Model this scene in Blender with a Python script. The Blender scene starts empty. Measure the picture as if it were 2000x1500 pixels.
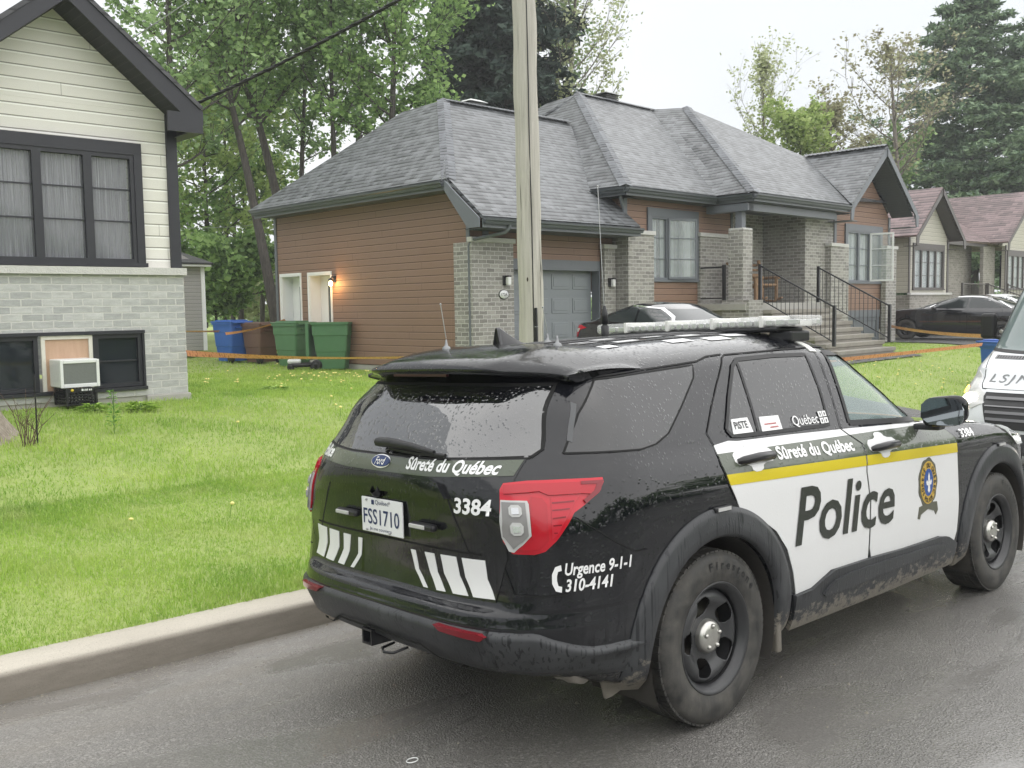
import bpy, bmesh, math, random
import numpy as np
from mathutils import Vector, Matrix
from mathutils.bvhtree import BVHTree
SC = bpy.context.scene
COL = SC.collection
rad = math.radians

# ------------------------------------------------------------------ camera
cam = bpy.data.cameras.new("camera"); camo = bpy.data.objects.new("camera", cam); COL.objects.link(camo)
cam.sensor_width = 36; cam.lens = 33.76; cam.clip_start = 0.05; cam.clip_end = 2000
_y, _p, _r = rad(47.8626), rad(4.5475), rad(0.9009)
_f = Vector((math.cos(_y)*math.cos(_p), math.sin(_y)*math.cos(_p), -math.sin(_p)))
_ri = Vector((math.sin(_y), -math.cos(_y), 0)); _d = _f.cross(_ri)
_rr = _ri*math.cos(_r) + _d*math.sin(_r); _dd = _d*math.cos(_r) - _ri*math.sin(_r)
camo.matrix_world = Matrix(((_rr.x, -_dd.x, -_f.x, -3.3596), (_rr.y, -_dd.y, -_f.y, -3.3728), (_rr.z, -_dd.z, -_f.z, 1.8559), (0, 0, 0, 1)))
SC.camera = camo

# ------------------------------------------------------------------ overcast sky and soft sun
SUN_EL, SUN_AZ = 64, -48; SUN_ROT = 90-SUN_AZ
W = bpy.data.worlds.new("World"); SC.world = W; W.use_nodes = True
wt = W.node_tree; wt.nodes.clear()
wo = wt.nodes.new("ShaderNodeOutputWorld"); bg = wt.nodes.new("ShaderNodeBackground")
sky = wt.nodes.new("ShaderNodeTexSky"); sky.sky_type = 'NISHITA'; sky.sun_disc = False
sky.sun_elevation = rad(SUN_EL); sky.sun_rotation = rad(SUN_ROT); sky.dust_density = 4; sky.air_density = 1.0
hs = wt.nodes.new("ShaderNodeHueSaturation"); hs.inputs['Saturation'].default_value = 0.3
tc = wt.nodes.new("ShaderNodeTexCoord"); nz = wt.nodes.new("ShaderNodeTexNoise")
mp = wt.nodes.new("ShaderNodeMapping"); mp.inputs['Scale'].default_value = (1, 1, 3)
nz.inputs['Scale'].default_value = 1.6; nz.inputs['Detail'].default_value = 3
cr = wt.nodes.new("ShaderNodeValToRGB")
cr.color_ramp.elements[0].position = .3; cr.color_ramp.elements[0].color = (6.7, 7.0, 7.3, 1)
cr.color_ramp.elements[1].position = .75; cr.color_ramp.elements[1].color = (8.3, 8.45, 8.5, 1)
mx = wt.nodes.new("ShaderNodeMixRGB"); mx.inputs[0].default_value = .86
wt.links.new(tc.outputs['Generated'], mp.inputs[0]); wt.links.new(mp.outputs[0], nz.inputs['Vector'])
wt.links.new(nz.outputs['Fac'], cr.inputs[0]); wt.links.new(sky.outputs[0], hs.inputs['Color'])
wt.links.new(hs.outputs[0], mx.inputs[1]); wt.links.new(cr.outputs[0], mx.inputs[2])
wt.links.new(mx.outputs[0], bg.inputs[0]); bg.inputs[1].default_value = 0.067
wt.links.new(bg.outputs[0], wo.inputs[0])
sl = bpy.data.lights.new("sun", 'SUN'); sl.energy = 1.5; sl.angle = rad(150); sl.color = (1, .97, .93)
so = bpy.data.objects.new("sun", sl); COL.objects.link(so)
so.rotation_euler = Vector((math.cos(rad(SUN_AZ))*math.cos(rad(SUN_EL)), math.sin(rad(SUN_AZ))*math.cos(rad(SUN_EL)), math.sin(rad(SUN_EL)))).to_track_quat('Z', 'Y').to_euler()
so.location = (0, 0, 30)
VS = SC.view_settings
SC.display_settings.display_device = 'sRGB'
VS.view_transform = 'Standard'; VS.look = 'None'; VS.gamma = 1; VS.use_curve_mapping = False
VS.exposure = 1.2
SC.cycles.max_bounces = 8; SC.cycles.transparent_max_bounces = 16
SC.cycles.use_denoising = True
# ------------------------------------------------------------------ helpers
def tag(o, label=None, cat=None, group=None, kind=None):
    if label: o['label'] = label
    if cat: o['category'] = cat
    if group: o['group'] = group
    if kind: o['kind'] = kind
    return o
def empty(name, loc=(0, 0, 0), rz=0, label=None, cat=None, group=None):
    o = bpy.data.objects.new(name, None); COL.objects.link(o); o.location = loc; o.rotation_euler = (0, 0, rz)
    o.empty_display_size = .2
    return tag(o, label, cat, group)
def copy_tree(o, parent=None):
    c = o.copy(); COL.objects.link(c); c.parent = parent
    for ch in list(o.children): copy_tree(ch, c)
    return c
def auto_uv(me):
    n = len(me.loops)
    if not n: return
    uv = me.uv_layers.new(name="UVMap")
    out = np.zeros((n, 2), np.float32)
    for p in me.polygons:
        N = p.normal
        h = math.hypot(N.x, N.y)
        if h > .05: T = Vector((-N.y/h, N.x/h, 0))
        else: T = Vector((1, 0, 0))
        B = N.cross(T)
        for li in p.loop_indices:
            c = me.vertices[me.loops[li].vertex_index].co
            out[li] = (c.dot(T), c.dot(B))
    uv.data.foreach_set('uv', out.ravel())
class MB:
    """collects shapes into one mesh"""
    def __init__(s): s.v = []; s.f = []; s.sm = []
    def add(s, vs, fs, smooth=False, M=None):
        b = len(s.v)
        s.v += [tuple(M @ Vector(v)) if M is not None else tuple(v) for v in vs]
        s.f += [tuple(i+b for i in f) for f in fs]; s.sm += [smooth]*len(fs)
        return s
    def box(s, x0, x1, y0, y1, z0, z1, M=None, bev=0):
        if x0 > x1: x0, x1 = x1, x0
        if y0 > y1: y0, y1 = y1, y0
        if z0 > z1: z0, z1 = z1, z0
        if bev:
            bm = bmesh.new(); bmesh.ops.create_cube(bm, size=1)
            for v in bm.verts: v.co = Vector(((x0+x1)/2+v.co.x*(x1-x0), (y0+y1)/2+v.co.y*(y1-y0), (z0+z1)/2+v.co.z*(z1-z0)))
            bmesh.ops.bevel(bm, geom=bm.edges[:], offset=bev, segments=2, profile=.5, affect='EDGES')
            return s.bm(bm, M=M)
        vs = [(x, y, z) for z in (z0, z1) for y in (y0, y1) for x in (x0, x1)]
        return s.add(vs, [(0, 2, 3, 1), (4, 5, 7, 6), (0, 1, 5, 4), (2, 6, 7, 3), (0, 4, 6, 2), (1, 3, 7, 5)], False, M)
    def bm(s, bm, M=None, smooth=False):
        bm.verts.index_update(); s.add([v.co[:] for v in bm.verts], [[v.index for v in f.verts] for f in bm.faces], smooth, M); bm.free(); return s
    def prism(s, pts, axis, a, b, M=None):
        """polygon pts in the plane normal to axis, extruded a..b"""
        n = len(pts)
        def P(p, t): return {'x': (t, p[0], p[1]), 'y': (p[0], t, p[1]), 'z': (p[0], p[1], t)}[axis]
        area = sum(pts[i][0]*pts[(i+1) % n][1]-pts[(i+1) % n][0]*pts[i][1] for i in range(n))
        if (area < 0) != (axis == 'y'): pts = pts[::-1]
        if a > b: a, b = b, a
        vs = [P(p, a) for p in pts]+[P(p, b) for p in pts]
        return s.add(vs, [tuple(range(n))[::-1], tuple(range(n, 2*n))]+[(i, (i+1) % n, (i+1) % n+n, i+n) for i in range(n)], False, M)
    def quad(s, *p): return s.add(p, [tuple(range(len(p)))])
    def slab(s, pts, t):
        """polygon in 3-D thickened by t against its normal"""
        n = len(pts); P = [Vector(p) for p in pts]; N = (P[1]-P[0]).cross(P[2]-P[0]).normalized()
        vs = P+[p-N*t for p in P]
        return s.add(vs, [tuple(range(n)), tuple(range(n, 2*n))[::-1]]+[(i, i+n, (i+1) % n+n, (i+1) % n) for i in range(n)])
    def tube(s, pts, r, n=8, caps=True, smooth=True, M=None):
        P = [Vector(p) for p in pts]; rs = r if isinstance(r, (list, tuple)) else [r]*len(P)
        vs = []; up = None
        for i, p in enumerate(P):
            d = (P[min(i+1, len(P)-1)]-P[max(i-1, 0)]).normalized()
            if up is None: up = Vector((0, 0, 1)) if abs(d.z) < .9 else Vector((1, 0, 0))
            a = d.cross(up).normalized(); b = a.cross(d).normalized(); up = b
            for k in range(n):
                t = 2*math.pi*k/n; vs.append(p+(a*math.cos(t)+b*math.sin(t))*rs[i])
        fs = [(i*n+k, i*n+(k+1) % n, (i+1)*n+(k+1) % n, (i+1)*n+k) for i in range(len(P)-1) for k in range(n)]
        s.add(vs, fs, smooth, M)
        if caps:
            s.add(vs[:n], [tuple(range(n))[::-1]], False, M); s.add(vs[-n:], [tuple(range(n))], False, M)
        return s
    def lathe(s, prof, n=32, M=None, smooth=True):
        """prof: (r, h) pairs around local Z"""
        vs = []; m = len(prof)
        for k in range(n):
            t = 2*math.pi*k/n
            vs += [(r*math.cos(t), r*math.sin(t), h) for r, h in prof]
        fs = [(k*m+i, ((k+1) % n)*m+i, ((k+1) % n)*m+i+1, k*m+i+1) for k in range(n) for i in range(m-1)]
        return s.add(vs, fs, smooth, M)
    def sphere(s, c, r, n=10, M=None):
        rr = r if isinstance(r, (tuple, list)) else (r, r, r)
        bm = bmesh.new(); bmesh.ops.create_uvsphere(bm, u_segments=n, v_segments=max(6, n//2+1), radius=1)
        for v in bm.verts: v.co = Vector((c[0]+v.co.x*rr[0], c[1]+v.co.y*rr[1], c[2]+v.co.z*rr[2]))
        return s.bm(bm, M, True)
    def build(s, name, mat, parent=None, uv=True, loc=None, rot=None):
        me = bpy.data.meshes.new(name); me.from_pydata(s.v, [], s.f); me.update()
        me.polygons.foreach_set('use_smooth', s.sm)
        if uv: auto_uv(me)
        return link_mesh(name, me, mat, parent, loc, rot)
def link_mesh(name, me, mat, parent=None, loc=None, rot=None):
    if mat: me.materials.append(mat)
    o = bpy.data.objects.new(name, me); COL.objects.link(o)
    if parent: o.parent = parent
    if loc: o.location = loc
    if rot: o.rotation_euler = rot
    return o
def np_mesh(name, V, F, mat, parent=None, nv=3, smooth=False):
    me = bpy.data.meshes.new(name); V = np.asarray(V, np.float32); F = np.asarray(F, np.int32).ravel(); nf = len(F)//nv
    me.vertices.add(len(V)); me.vertices.foreach_set('co', V.ravel())
    me.loops.add(len(F)); me.loops.foreach_set('vertex_index', F)
    me.polygons.add(nf); me.polygons.foreach_set('loop_start', np.arange(nf, dtype=np.int32)*nv)
    me.polygons.foreach_set('use_smooth', np.full(nf, smooth)); me.update(calc_edges=True); me.validate()
    return link_mesh(name, me, mat, parent)
_tcache = {}
def text_bm(txt, size, bold=0, shear=0, xs=1, spacing=1):
    """flat text as a bmesh in local XY, starting at x=0"""
    cu = bpy.data.curves.new('t', 'FONT'); cu.body = txt; cu.size = size; cu.offset = bold; cu.shear = shear
    cu.space_character = spacing; cu.resolution_u = 3; cu.fill_mode = 'FRONT'
    o = bpy.data.objects.new('t', cu); COL.objects.link(o)
    bpy.context.view_layer.update()
    me = o.evaluated_get(bpy.context.evaluated_depsgraph_get()).to_mesh()
    bm = bmesh.new(); bm.from_mesh(me); o.to_mesh_clear() if False else None
    bpy.data.objects.remove(o); bpy.data.curves.remove(cu)
    for v in bm.verts:
        if v.co.y > size*1.05 or v.co.y < -size*.4:
            n = [e.other_vert(v) for e in v.link_edges if abs(e.other_vert(v).co.y) < size*1.05]
            if n: v.co = n[0].co
    x0 = min(v.co.x for v in bm.verts)
    for v in bm.verts: v.co.x = (v.co.x-x0)*xs
    return bm
def text_wid(bm): return max(v.co.x for v in bm.verts)

# ------------------------------------------------------------------ materials
def mat(name, col=(.5, .5, .5), rough=.6, metal=0, **kw):
    m = bpy.data.materials.new(name); m.use_nodes = True; b = m.node_tree.nodes['Principled BSDF']
    b.inputs['Base Color'].default_value = (*col, 1); b.inputs['Roughness'].default_value = rough; b.inputs['Metallic'].default_value = metal
    for k, v in kw.items(): b.inputs[k].default_value = v
    return m
class NT:
    def __init__(s, m): s.t = m.node_tree; s.b = s.t.nodes['Principled BSDF']
    def n(s, typ, ins=None, **kw):
        x = s.t.nodes.new(typ)
        for k, v in kw.items(): setattr(x, k, v)
        for k, v in (ins or {}).items():
            if hasattr(v, 'is_output') and v.is_output: s.t.links.new(v, x.inputs[k])
            else: x.inputs[k].default_value = v
        return x
    def link(s, a, b): s.t.links.new(a, b)
    def math(s, op, a, b=0.0, c=None, clamp=False):
        d = {0: a, 1: b}
        if c is not None: d[2] = c
        x = s.n('ShaderNodeMath', d, operation=op, use_clamp=clamp); return x.outputs[0]
    def co(s, w='Object'): return s.n('ShaderNodeTexCoord').outputs[w]
    def mapp(s, vec, scale=(1, 1, 1), rot=(0, 0, 0), loc=(0, 0, 0)):
        return s.n('ShaderNodeMapping', {'Vector': vec, 'Scale': scale, 'Rotation': rot, 'Location': loc}).outputs[0]
    def noise(s, vec, scale=5, detail=3, rough=.5, dist=0):
        return s.n('ShaderNodeTexNoise', {'Vector': vec, 'Scale': scale, 'Detail': detail, 'Roughness': rough, 'Distortion': dist}).outputs['Fac']
    def ramp(s, fac, stops, interp='LINEAR'):
        r = s.n('ShaderNodeValToRGB', {'Fac': fac}); e = r.color_ramp.elements; r.color_ramp.interpolation = interp
        while len(e) < len(stops): e.new(.5)
        for i, (p, c) in enumerate(stops):
            e[i].position = p; e[i].color = (*c, 1) if len(c) == 3 else c
        return r.outputs[0]
    def mix(s, fac, a, b, bt='MIX'):
        x = s.n('ShaderNodeMixRGB', {}, blend_type=bt)
        for k, v in ((0, fac), (1, a), (2, b)):
            if hasattr(v, 'is_output'): s.link(v, x.inputs[k])
            else: x.inputs[k].default_value = v if k == 0 else (*v, 1)
        return x.outputs[0]
    def bump(s, h, strength=.3, dist=.01, nrm=None):
        d = {'Height': h, 'Strength': strength, 'Distance': dist}
        if nrm is not None: d['Normal'] = nrm
        return s.n('ShaderNodeBump', d).outputs[0]
    def col(s, c): s.link(c, s.b.inputs['Base Color'])
    def rough(s, c): s.link(c, s.b.inputs['Roughness'])
    def nrm(s, c): s.link(c, s.b.inputs['Normal'])
def gr(v): return (v, v, v)
def noisy(name, c1, c2, scale=8, rough=.7, bump=.2, bdist=.005, metal=0, detail=5, sc=(1, 1, 1), **kw):
    m = mat(name, c1, rough, metal, **kw); t = NT(m); v = t.mapp(t.co(), sc)
    n = t.noise(v, scale, detail, .6); t.col(t.mix(n, c1, c2))
    if bump: t.nrm(t.bump(t.noise(v, scale*4, 3), bump, bdist))
    return m
def siding_mat(name, c1, c2, board=.15, groove=(.02, .02, .02)):
    m = mat(name, c1, .62); t = NT(m); uv = t.co('UV')
    sx = t.n('ShaderNodeSeparateXYZ', {0: uv}); y = t.math('DIVIDE', sx.outputs[1], board)
    fr = t.math('FRACT', y); fl = t.math('FLOOR', y)
    g = t.math('LESS_THAN', fr, .09)
    edge = t.math('GREATER_THAN', fr, .88)
    cell = t.n('ShaderNodeTexWhiteNoise', {'W': fl}, noise_dimensions='1D').outputs[0]
    grain = t.noise(t.mapp(uv, (1.5, 26, 1)), 3, 6, .6)
    big = t.noise(t.mapp(uv, (.8, .8, 1)), 1.5, 3)
    c = t.mix(grain, c1, c2)
    c = t.mix(t.math('MULTIPLY', cell, .25), c, [min(1, x*1.25) for x in c1])
    c = t.mix(t.math('MULTIPLY', big, .3), c, [x*.75 for x in c1])
    c = t.mix(t.math('MULTIPLY', edge, .6), c, [min(1, x*1.5+.03) for x in c1])  # highlight along each board edge, painted as a lighter colour
    jr = t.n('ShaderNodeTexWhiteNoise', {'W': t.math('ADD', fl, 31.7)}, noise_dimensions='1D').outputs[0]; jt = t.math('LESS_THAN', t.math('FRACT', t.math('ADD', t.math('DIVIDE', sx.outputs[0], 3.6), jr)), .0028)
    c = t.mix(t.math('MULTIPLY', jt, .6), c, groove); c = t.mix(g, c, groove); t.col(c)
    h = t.ramp(fr, [(0, gr(0)), (.07, gr(.05)), (.1, gr(.7)), (1, gr(1))])
    h2 = t.math('ADD', h, t.math('MULTIPLY', grain, .12))
    t.nrm(t.bump(h2, .6, .012)); return m
def brick_mat(name, c1, c2, mortar, bw=.24, bh=.089, rough=.85, off=(0, 0, 0)):
    m = mat(name, c1, rough); t = NT(m); uv = t.mapp(t.co('UV'), loc=off)
    wob = t.n('ShaderNodeTexNoise', {'Vector': uv, 'Scale': 9.0, 'Detail': 2.0}).outputs['Color']
    v2 = t.n('ShaderNodeMixRGB', {0: .012, 1: uv, 2: wob}, blend_type='LINEAR_LIGHT').outputs[0]
    b = t.n('ShaderNodeTexBrick', {'Vector': v2, 'Scale': 1.0, 'Color1': (*c1, 1), 'Color2': (*c2, 1), 'Mortar': (*mortar, 1),
            'Mortar Size': .0085, 'Mortar Smooth': .3, 'Brick Width': bw, 'Row Height': bh, 'Bias': -.1})
    n = t.noise(t.mapp(uv, (3, 9, 1)), 2.5, 5, .65); n2 = t.noise(uv, 60, 4, .6)
    c = t.mix(.45, b.outputs[0], t.ramp(n, [(.3, gr(.35)), (.75, gr(.8))]), 'OVERLAY'); c = t.mix(b.outputs[1], c, mortar)
    c = t.mix(t.math('MULTIPLY', n2, .35), c, [x*.6 for x in c1]); t.col(c)
    h = t.math('ADD', t.math('MULTIPLY', b.outputs[1], -1.0), t.math('MULTIPLY', n2, .35))
    t.nrm(t.bump(h, .55, .01)); return m
def shingle_mat(name, dark, light, row=.135, wid=.24):
    m = mat(name, dark, .55); t = NT(m); uv = t.co('UV')
    b = t.n('ShaderNodeTexBrick', {'Vector': uv, 'Scale': 1.0, 'Color1': (0, 0, 0, 1), 'Color2': (1, 1, 1, 1), 'Mortar': (0, 0, 0, 1),
            'Mortar Size': .002, 'Mortar Smooth': .3, 'Brick Width': wid, 'Row Height': row, 'Bias': 0.0}, offset=.37, squash=.6, squash_frequency=3)
    b2 = t.n('ShaderNodeTexBrick', {'Vector': uv, 'Scale': 1.0, 'Color1': (0, 0, 0, 1), 'Color2': (1, 1, 1, 1), 'Mortar': (.5, .5, .5, 1),
            'Mortar Size': 0.0, 'Brick Width': wid*.55, 'Row Height': row, 'Bias': 0.0}, offset=.61, squash=1.7, squash_frequency=2)
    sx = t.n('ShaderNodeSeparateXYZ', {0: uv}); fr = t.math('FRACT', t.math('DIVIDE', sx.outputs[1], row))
    a0 = t.math('ADD', t.math('MULTIPLY', b.outputs[0], .5), t.math('MULTIPLY', b2.outputs[0], .5)); sh = t.ramp(t.math('ADD', fr, t.math('MULTIPLY', a0, .42)), [(.10, gr(.10)), (.34, gr(.22)), (.46, gr(.95)), (1, gr(1.25))])  # shadows of the shingle tabs, painted into the colour
    gn = t.noise(uv, 220, 2, .7); bigd = t.noise(uv, .7, 4)
    a = t.math('ADD', t.math('MULTIPLY', b.outputs[0], .5), t.math('MULTIPLY', b2.outputs[0], .5))
    c = t.mix(a, dark, light)
    c = t.mix(t.math('MULTIPLY', gn, .5), c, [x*1.6 for x in light])
    c = t.mix(t.math('MULTIPLY', bigd, .25), c, [x*.6 for x in dark])
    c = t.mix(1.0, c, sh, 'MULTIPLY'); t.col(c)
    h = t.math('ADD', t.math('SUBTRACT', 1.0, fr), t.math('MULTIPLY', a, .35))
    t.nrm(t.bump(t.math('ADD', h, t.math('MULTIPLY', gn, .15)), .7, .012))
    t.rough(t.ramp(gn, [(0, gr(.35)), (1, gr(.6))])); return m
def glass_mat(name, tint=(.02, .025, .03), rough=.03, alpha=1.0, spec=.6):
    m = mat(name, tint, rough, IOR=1.52); t = NT(m); t.b.inputs['Alpha'].default_value = alpha
    t.nrm(t.bump(t.noise(t.mapp(t.co(), (1, 1, 1)), 1.3, 1), .04, .05)); return m
M_white_siding = siding_mat('cream_siding', (.70, .68, .625), (.78, .765, .715), .15, (.30, .29, .26))
M_brown_siding = siding_mat('brown_siding', (.205, .122, .085), (.285, .180, .130), .15, (.06, .03, .02))
M_dark_siding = siding_mat('taupe_siding', (.30, .29, .28), (.35, .34, .33), .10, (.08, .08, .08))
M_cream_far = siding_mat('pale_siding', (.44, .42, .36), (.50, .48, .42), .15, (.2, .19, .16))
M_brick_grey = brick_mat('grey_brick', (.37, .375, .375), (.53, .53, .52), (.60, .59, .57), .235, .089)
M_brick_tan = brick_mat('tan_grey_brick', (.21, .20, .185), (.38, .365, .335), (.54, .53, .50), .225, .086)
M_brick_far = brick_mat('far_brick', (.21, .195, .17), (.33, .31, .275), (.37, .355, .32), .225, .086)
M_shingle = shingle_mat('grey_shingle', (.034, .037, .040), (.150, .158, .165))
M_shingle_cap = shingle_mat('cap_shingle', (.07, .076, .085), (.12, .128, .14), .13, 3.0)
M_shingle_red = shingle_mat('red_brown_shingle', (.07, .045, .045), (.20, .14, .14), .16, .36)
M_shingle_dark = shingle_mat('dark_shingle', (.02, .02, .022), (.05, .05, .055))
M_black_trim = noisy('black_trim', (.012, .013, .018), (.022, .023, .03), 6, .45, .05)
M_grey_trim = noisy('grey_trim', (.115, .127, .142), (.14, .152, .17), 4, .5, .03)
M_soffit = siding_mat('soffit_panel', (.07, .078, .088), (.08, .088, .1), .1, (.02, .02, .025))
M_black_soffit = siding_mat('black_soffit_panel', (.014, .015, .02), (.02, .021, .026), .1, (.004, .004, .005))
M_stone = noisy('stone_cap', (.46, .455, .44), (.60, .59, .57), 14, .85, .7, .012)
M_conc = noisy('concrete', (.30, .29, .27), (.42, .41, .38), 5, .85, .3, .004)
M_white = noisy('white_paint', (.72, .73, .74), (.80, .80, .80), 3, .4, .02)
M_vinyl = noisy('white_plastic', (.66, .67, .66), (.75, .76, .75), 6, .4, .03)
M_glass_dark = glass_mat('window_glass')
M_glass_clear = glass_mat('clear_glass', (.6, .65, .66), .02, .22)
M_black_metal = noisy('black_metal', (.008, .008, .01), (.016, .016, .018), 12, .35, .05)
M_steel = noisy('galvanised', (.35, .36, .37), (.5, .5, .5), 20, .35, .05, metal=.8)
M_ply = noisy('plywood', (.42, .27, .18), (.55, .38, .27), 3, .8, .15, sc=(8, 8, 1.2))
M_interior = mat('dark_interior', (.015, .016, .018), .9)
def curtain_mat(name, c1, c2):
    m = mat(name, c1, .9); t = NT(m); uv = t.co('UV')
    v = t.noise(t.mapp(uv, (9, .5, 1)), 2, 3); t.col(t.mix(t.ramp(v, [(.35, gr(0)), (.65, gr(1))]), c1, c2)); t.nrm(t.bump(v, .5, .05)); return m
M_curtain = curtain_mat('sheer_curtain', (.30, .30, .34), (.74, .74, .78))
M_curtain_w = curtain_mat('pale_curtain', (.30, .34, .35), (.62, .67, .68))
def wood_rough(name, c1, c2):
    m = mat(name, c1, .85); t = NT(m); v = t.mapp(t.co(), (9, 9, .7))
    n = t.noise(v, 3, 6, .65, .6); t.col(t.ramp(n, [(.25, [x*.55 for x in c1]), (.45, c1), (.75, c2)])); t.nrm(t.bump(n, .7, .02)); return m
M_log = wood_rough('log_wood', (.22, .13, .07), (.40, .27, .16))
M_bark = wood_rough('bark', (.060, .052, .045), (.13, .115, .10))
M_bark_light = wood_rough('pale_bark', (.16, .14, .12), (.30, .27, .24))
M_rock_stump = wood_rough('weathered_stump', (.24, .20, .16), (.42, .38, .32))
M_rubber = mat('black_rubber', (.010, .010, .011), .55)
M_decal_w = mat('white_decal', (.80, .80, .80), .25)
M_decal_d = mat('dark_green_decal', (.030, .034, .028), .2)
M_decal_k = mat('black_decal', (.01, .01, .012), .3)
M_chrome = mat('chrome', (.75, .75, .76), .08, 1.0)
def lens_mat(name, c, rough=.12, em=0):
    m = mat(name, c, rough); t = NT(m); o = t.co('Object'); b = t.b; b.inputs['Coat Weight'].default_value = .5; b.inputs['Coat Roughness'].default_value = .05; b.inputs['Specular IOR Level'].default_value = .35
    s = t.n('ShaderNodeSeparateXYZ', {0: o}); w = t.math('FRACT', t.math('MULTIPLY', s.outputs[2], 160.0))
    t.nrm(t.bump(w, .12, .002)); return m
M_red = lens_mat('red_lens', (.52, .006, .022)); M_red_dark = lens_mat('dark_red_lens', (.20, .004, .012))
M_clearlens = lens_mat('clear_lens', (.50, .50, .49)); M_bulb = mat('reflector', (.75, .75, .75), .15, .9)

# ------------------------------------------------------------------ ground, road, kerb, grass
def sst(a, b, x):
    t = np.clip((x-a)/(b-a), 0, 1); return t*t*(3-2*t)
def G(x, y):
    """lawn height"""
    x = np.asarray(x, float); y = np.asarray(y, float)
    edge = -.0154*np.clip(x, -30, 14)-.067+.160
    lot = .52+.22*np.exp(-(((x-.5)/4.5)**2+((y-9.5)/4.0)**2))-.05*sst(11, 15, y)+.33*sst(19.5, 26, y)+.10*sst(14, 24, x)*sst(4, 9, y)
    return edge+(lot-edge)*sst(1.6, 9.2, y)+.012*np.sin(x*1.7+y*.6)*np.sin(y*1.3)*sst(2.1, 4, y)
def roadz(x, y):
    x = np.clip(x, -30, 14); return -.0154*x-.0394*np.clip(y, -4, 2)
def asphalt(name, lo, hi, wet=1.0, kerb=True):
    m = mat(name, lo, .5); t = NT(m); o = t.co('Object')
    ag = t.n('ShaderNodeTexVoronoi', {'Vector': o, 'Scale': 95.0}).outputs; fine = t.noise(o, 130, 3, .7); patchn = t.noise(o, .55, 5, .6, .5); strk = t.noise(t.mapp(o, (.35, 3.5, 1)), 1.6, 5, .65)
    c = t.mix(t.ramp(fine, [(.38, gr(0)), (.62, gr(1))]), lo, hi)
    agc = t.n('ShaderNodeSeparateXYZ', {0: ag['Color']}).outputs[0]
    c = t.mix(t.ramp(agc, [(.84, gr(0)), (.95, gr(.35))]), c, [min(.8, x*2.0) for x in hi])
    c = t.mix(t.math('MULTIPLY', t.ramp(patchn, [(.42, gr(0)), (.60, gr(1))]), .38), c, [x*.7 for x in lo])
    xyz = t.n('ShaderNodeSeparateXYZ', {0: o})
    # silty wash along the kerb
    near = t.n('ShaderNodeMapRange', {'Value': xyz.outputs[1], 'From Min': .45, 'From Max': 1.7, 'To Min': 0.0, 'To Max': 1.0}).outputs[0]
    silt = t.math('MULTIPLY', near, t.ramp(strk, [(.40, gr(0)), (.58, gr(1))]))
    if kerb:
        wetm = t.ramp(t.math('ADD', t.noise(t.mapp(o, (.45, .8, 1)), 1.0, 4, .55, .4), t.math('MULTIPLY', xyz.outputs[1], .10)), [(.38, gr(1)), (.60, gr(0))])
        c = t.mix(t.math('MULTIPLY', wetm, .45), c, [x*.35 for x in hi]); c = t.mix(t.math('MULTIPLY', near, .45), c, (.30, .285, .265)); c = t.mix(t.math('MULTIPLY', silt, .5), c, (.21, .185, .15))
    t.col(c)
    pud = t.ramp(t.noise(t.mapp(o, (.55, 1.7, 1)), 1.0, 4, .5, .5), [(.50, gr(0)), (.58, gr(1))]) if kerb else t.math('MULTIPLY', fine, .3)
    damp = t.ramp(t.noise(t.mapp(o, (.8, 1.1, 1), loc=(3, 1, 0)), .8, 3, .5, .3), [(.40, gr(0)), (.65, gr(1))])
    c2 = t.mix(t.math('MULTIPLY', pud, .55), c, [x*.55 for x in hi]); t.col(c2)
    t.rough(t.math('SUBTRACT', t.math('ADD', .40, t.math('MULTIPLY', fine, .12)), t.math('ADD', t.math('MULTIPLY', pud, .34), t.math('MULTIPLY', damp, .16))))
    dist = t.ramp(ag['Distance'], [(0, gr(1)), (.6, gr(0))])
    h = t.math('MULTIPLY', t.math('ADD', dist, t.math('MULTIPLY', fine, .6)), t.math('SUBTRACT', 1.0, t.math('MULTIPLY', pud, .85)))
    t.nrm(t.bump(h, .9, .005)); t.b.inputs['IOR'].default_value = 1.6; return m
M_asph = asphalt('wet_asphalt', (.085, .080, .074), (.305, .293, .275))
def grid_sheet(name, xs, ys, f, m, kind='structure'):
    X, Y = np.meshgrid(xs, ys); Z = f(X, Y); V = np.stack([X, Y, Z], -1).reshape(-1, 3); nx, ny = len(xs), len(ys)
    i = np.arange(ny-1)[:, None]*nx+np.arange(nx-1)[None, :]
    F = np.stack([i, i+1, i+nx+1, i+nx], -1).reshape(-1, 4)
    o = np_mesh(name, V, F, m, None, 4, True); return tag(o, kind=kind)
grid_sheet('road', np.concatenate([[-400, -100], np.linspace(-30, 30, 61), [60, 120, 500]]), np.concatenate([[-400, -40], np.linspace(-10, 1.7, 25)]), roadz, M_asph)
# far ground sheet
def farz(x, y): return np.where((y > 1.5), G(np.clip(x, -40, 60), np.clip(y, 0, 40))-.03, -1.2)
m_soil = noisy('grassy_soil', (.20, .28, .07), (.33, .38, .13), 3, .95, .5, .02)
grid_sheet('ground', np.concatenate([[-500, -120, -50], np.linspace(-12, 45, 115), [60, 90, 200, 600]]), np.concatenate([np.linspace(1.928, 1.96, 3), np.linspace(2.1, 34, 100), [50, 90, 200, 800]]), lambda x, y: G(np.clip(x, -12, 45), np.clip(y, 0, 30)), m_soil)
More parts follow.
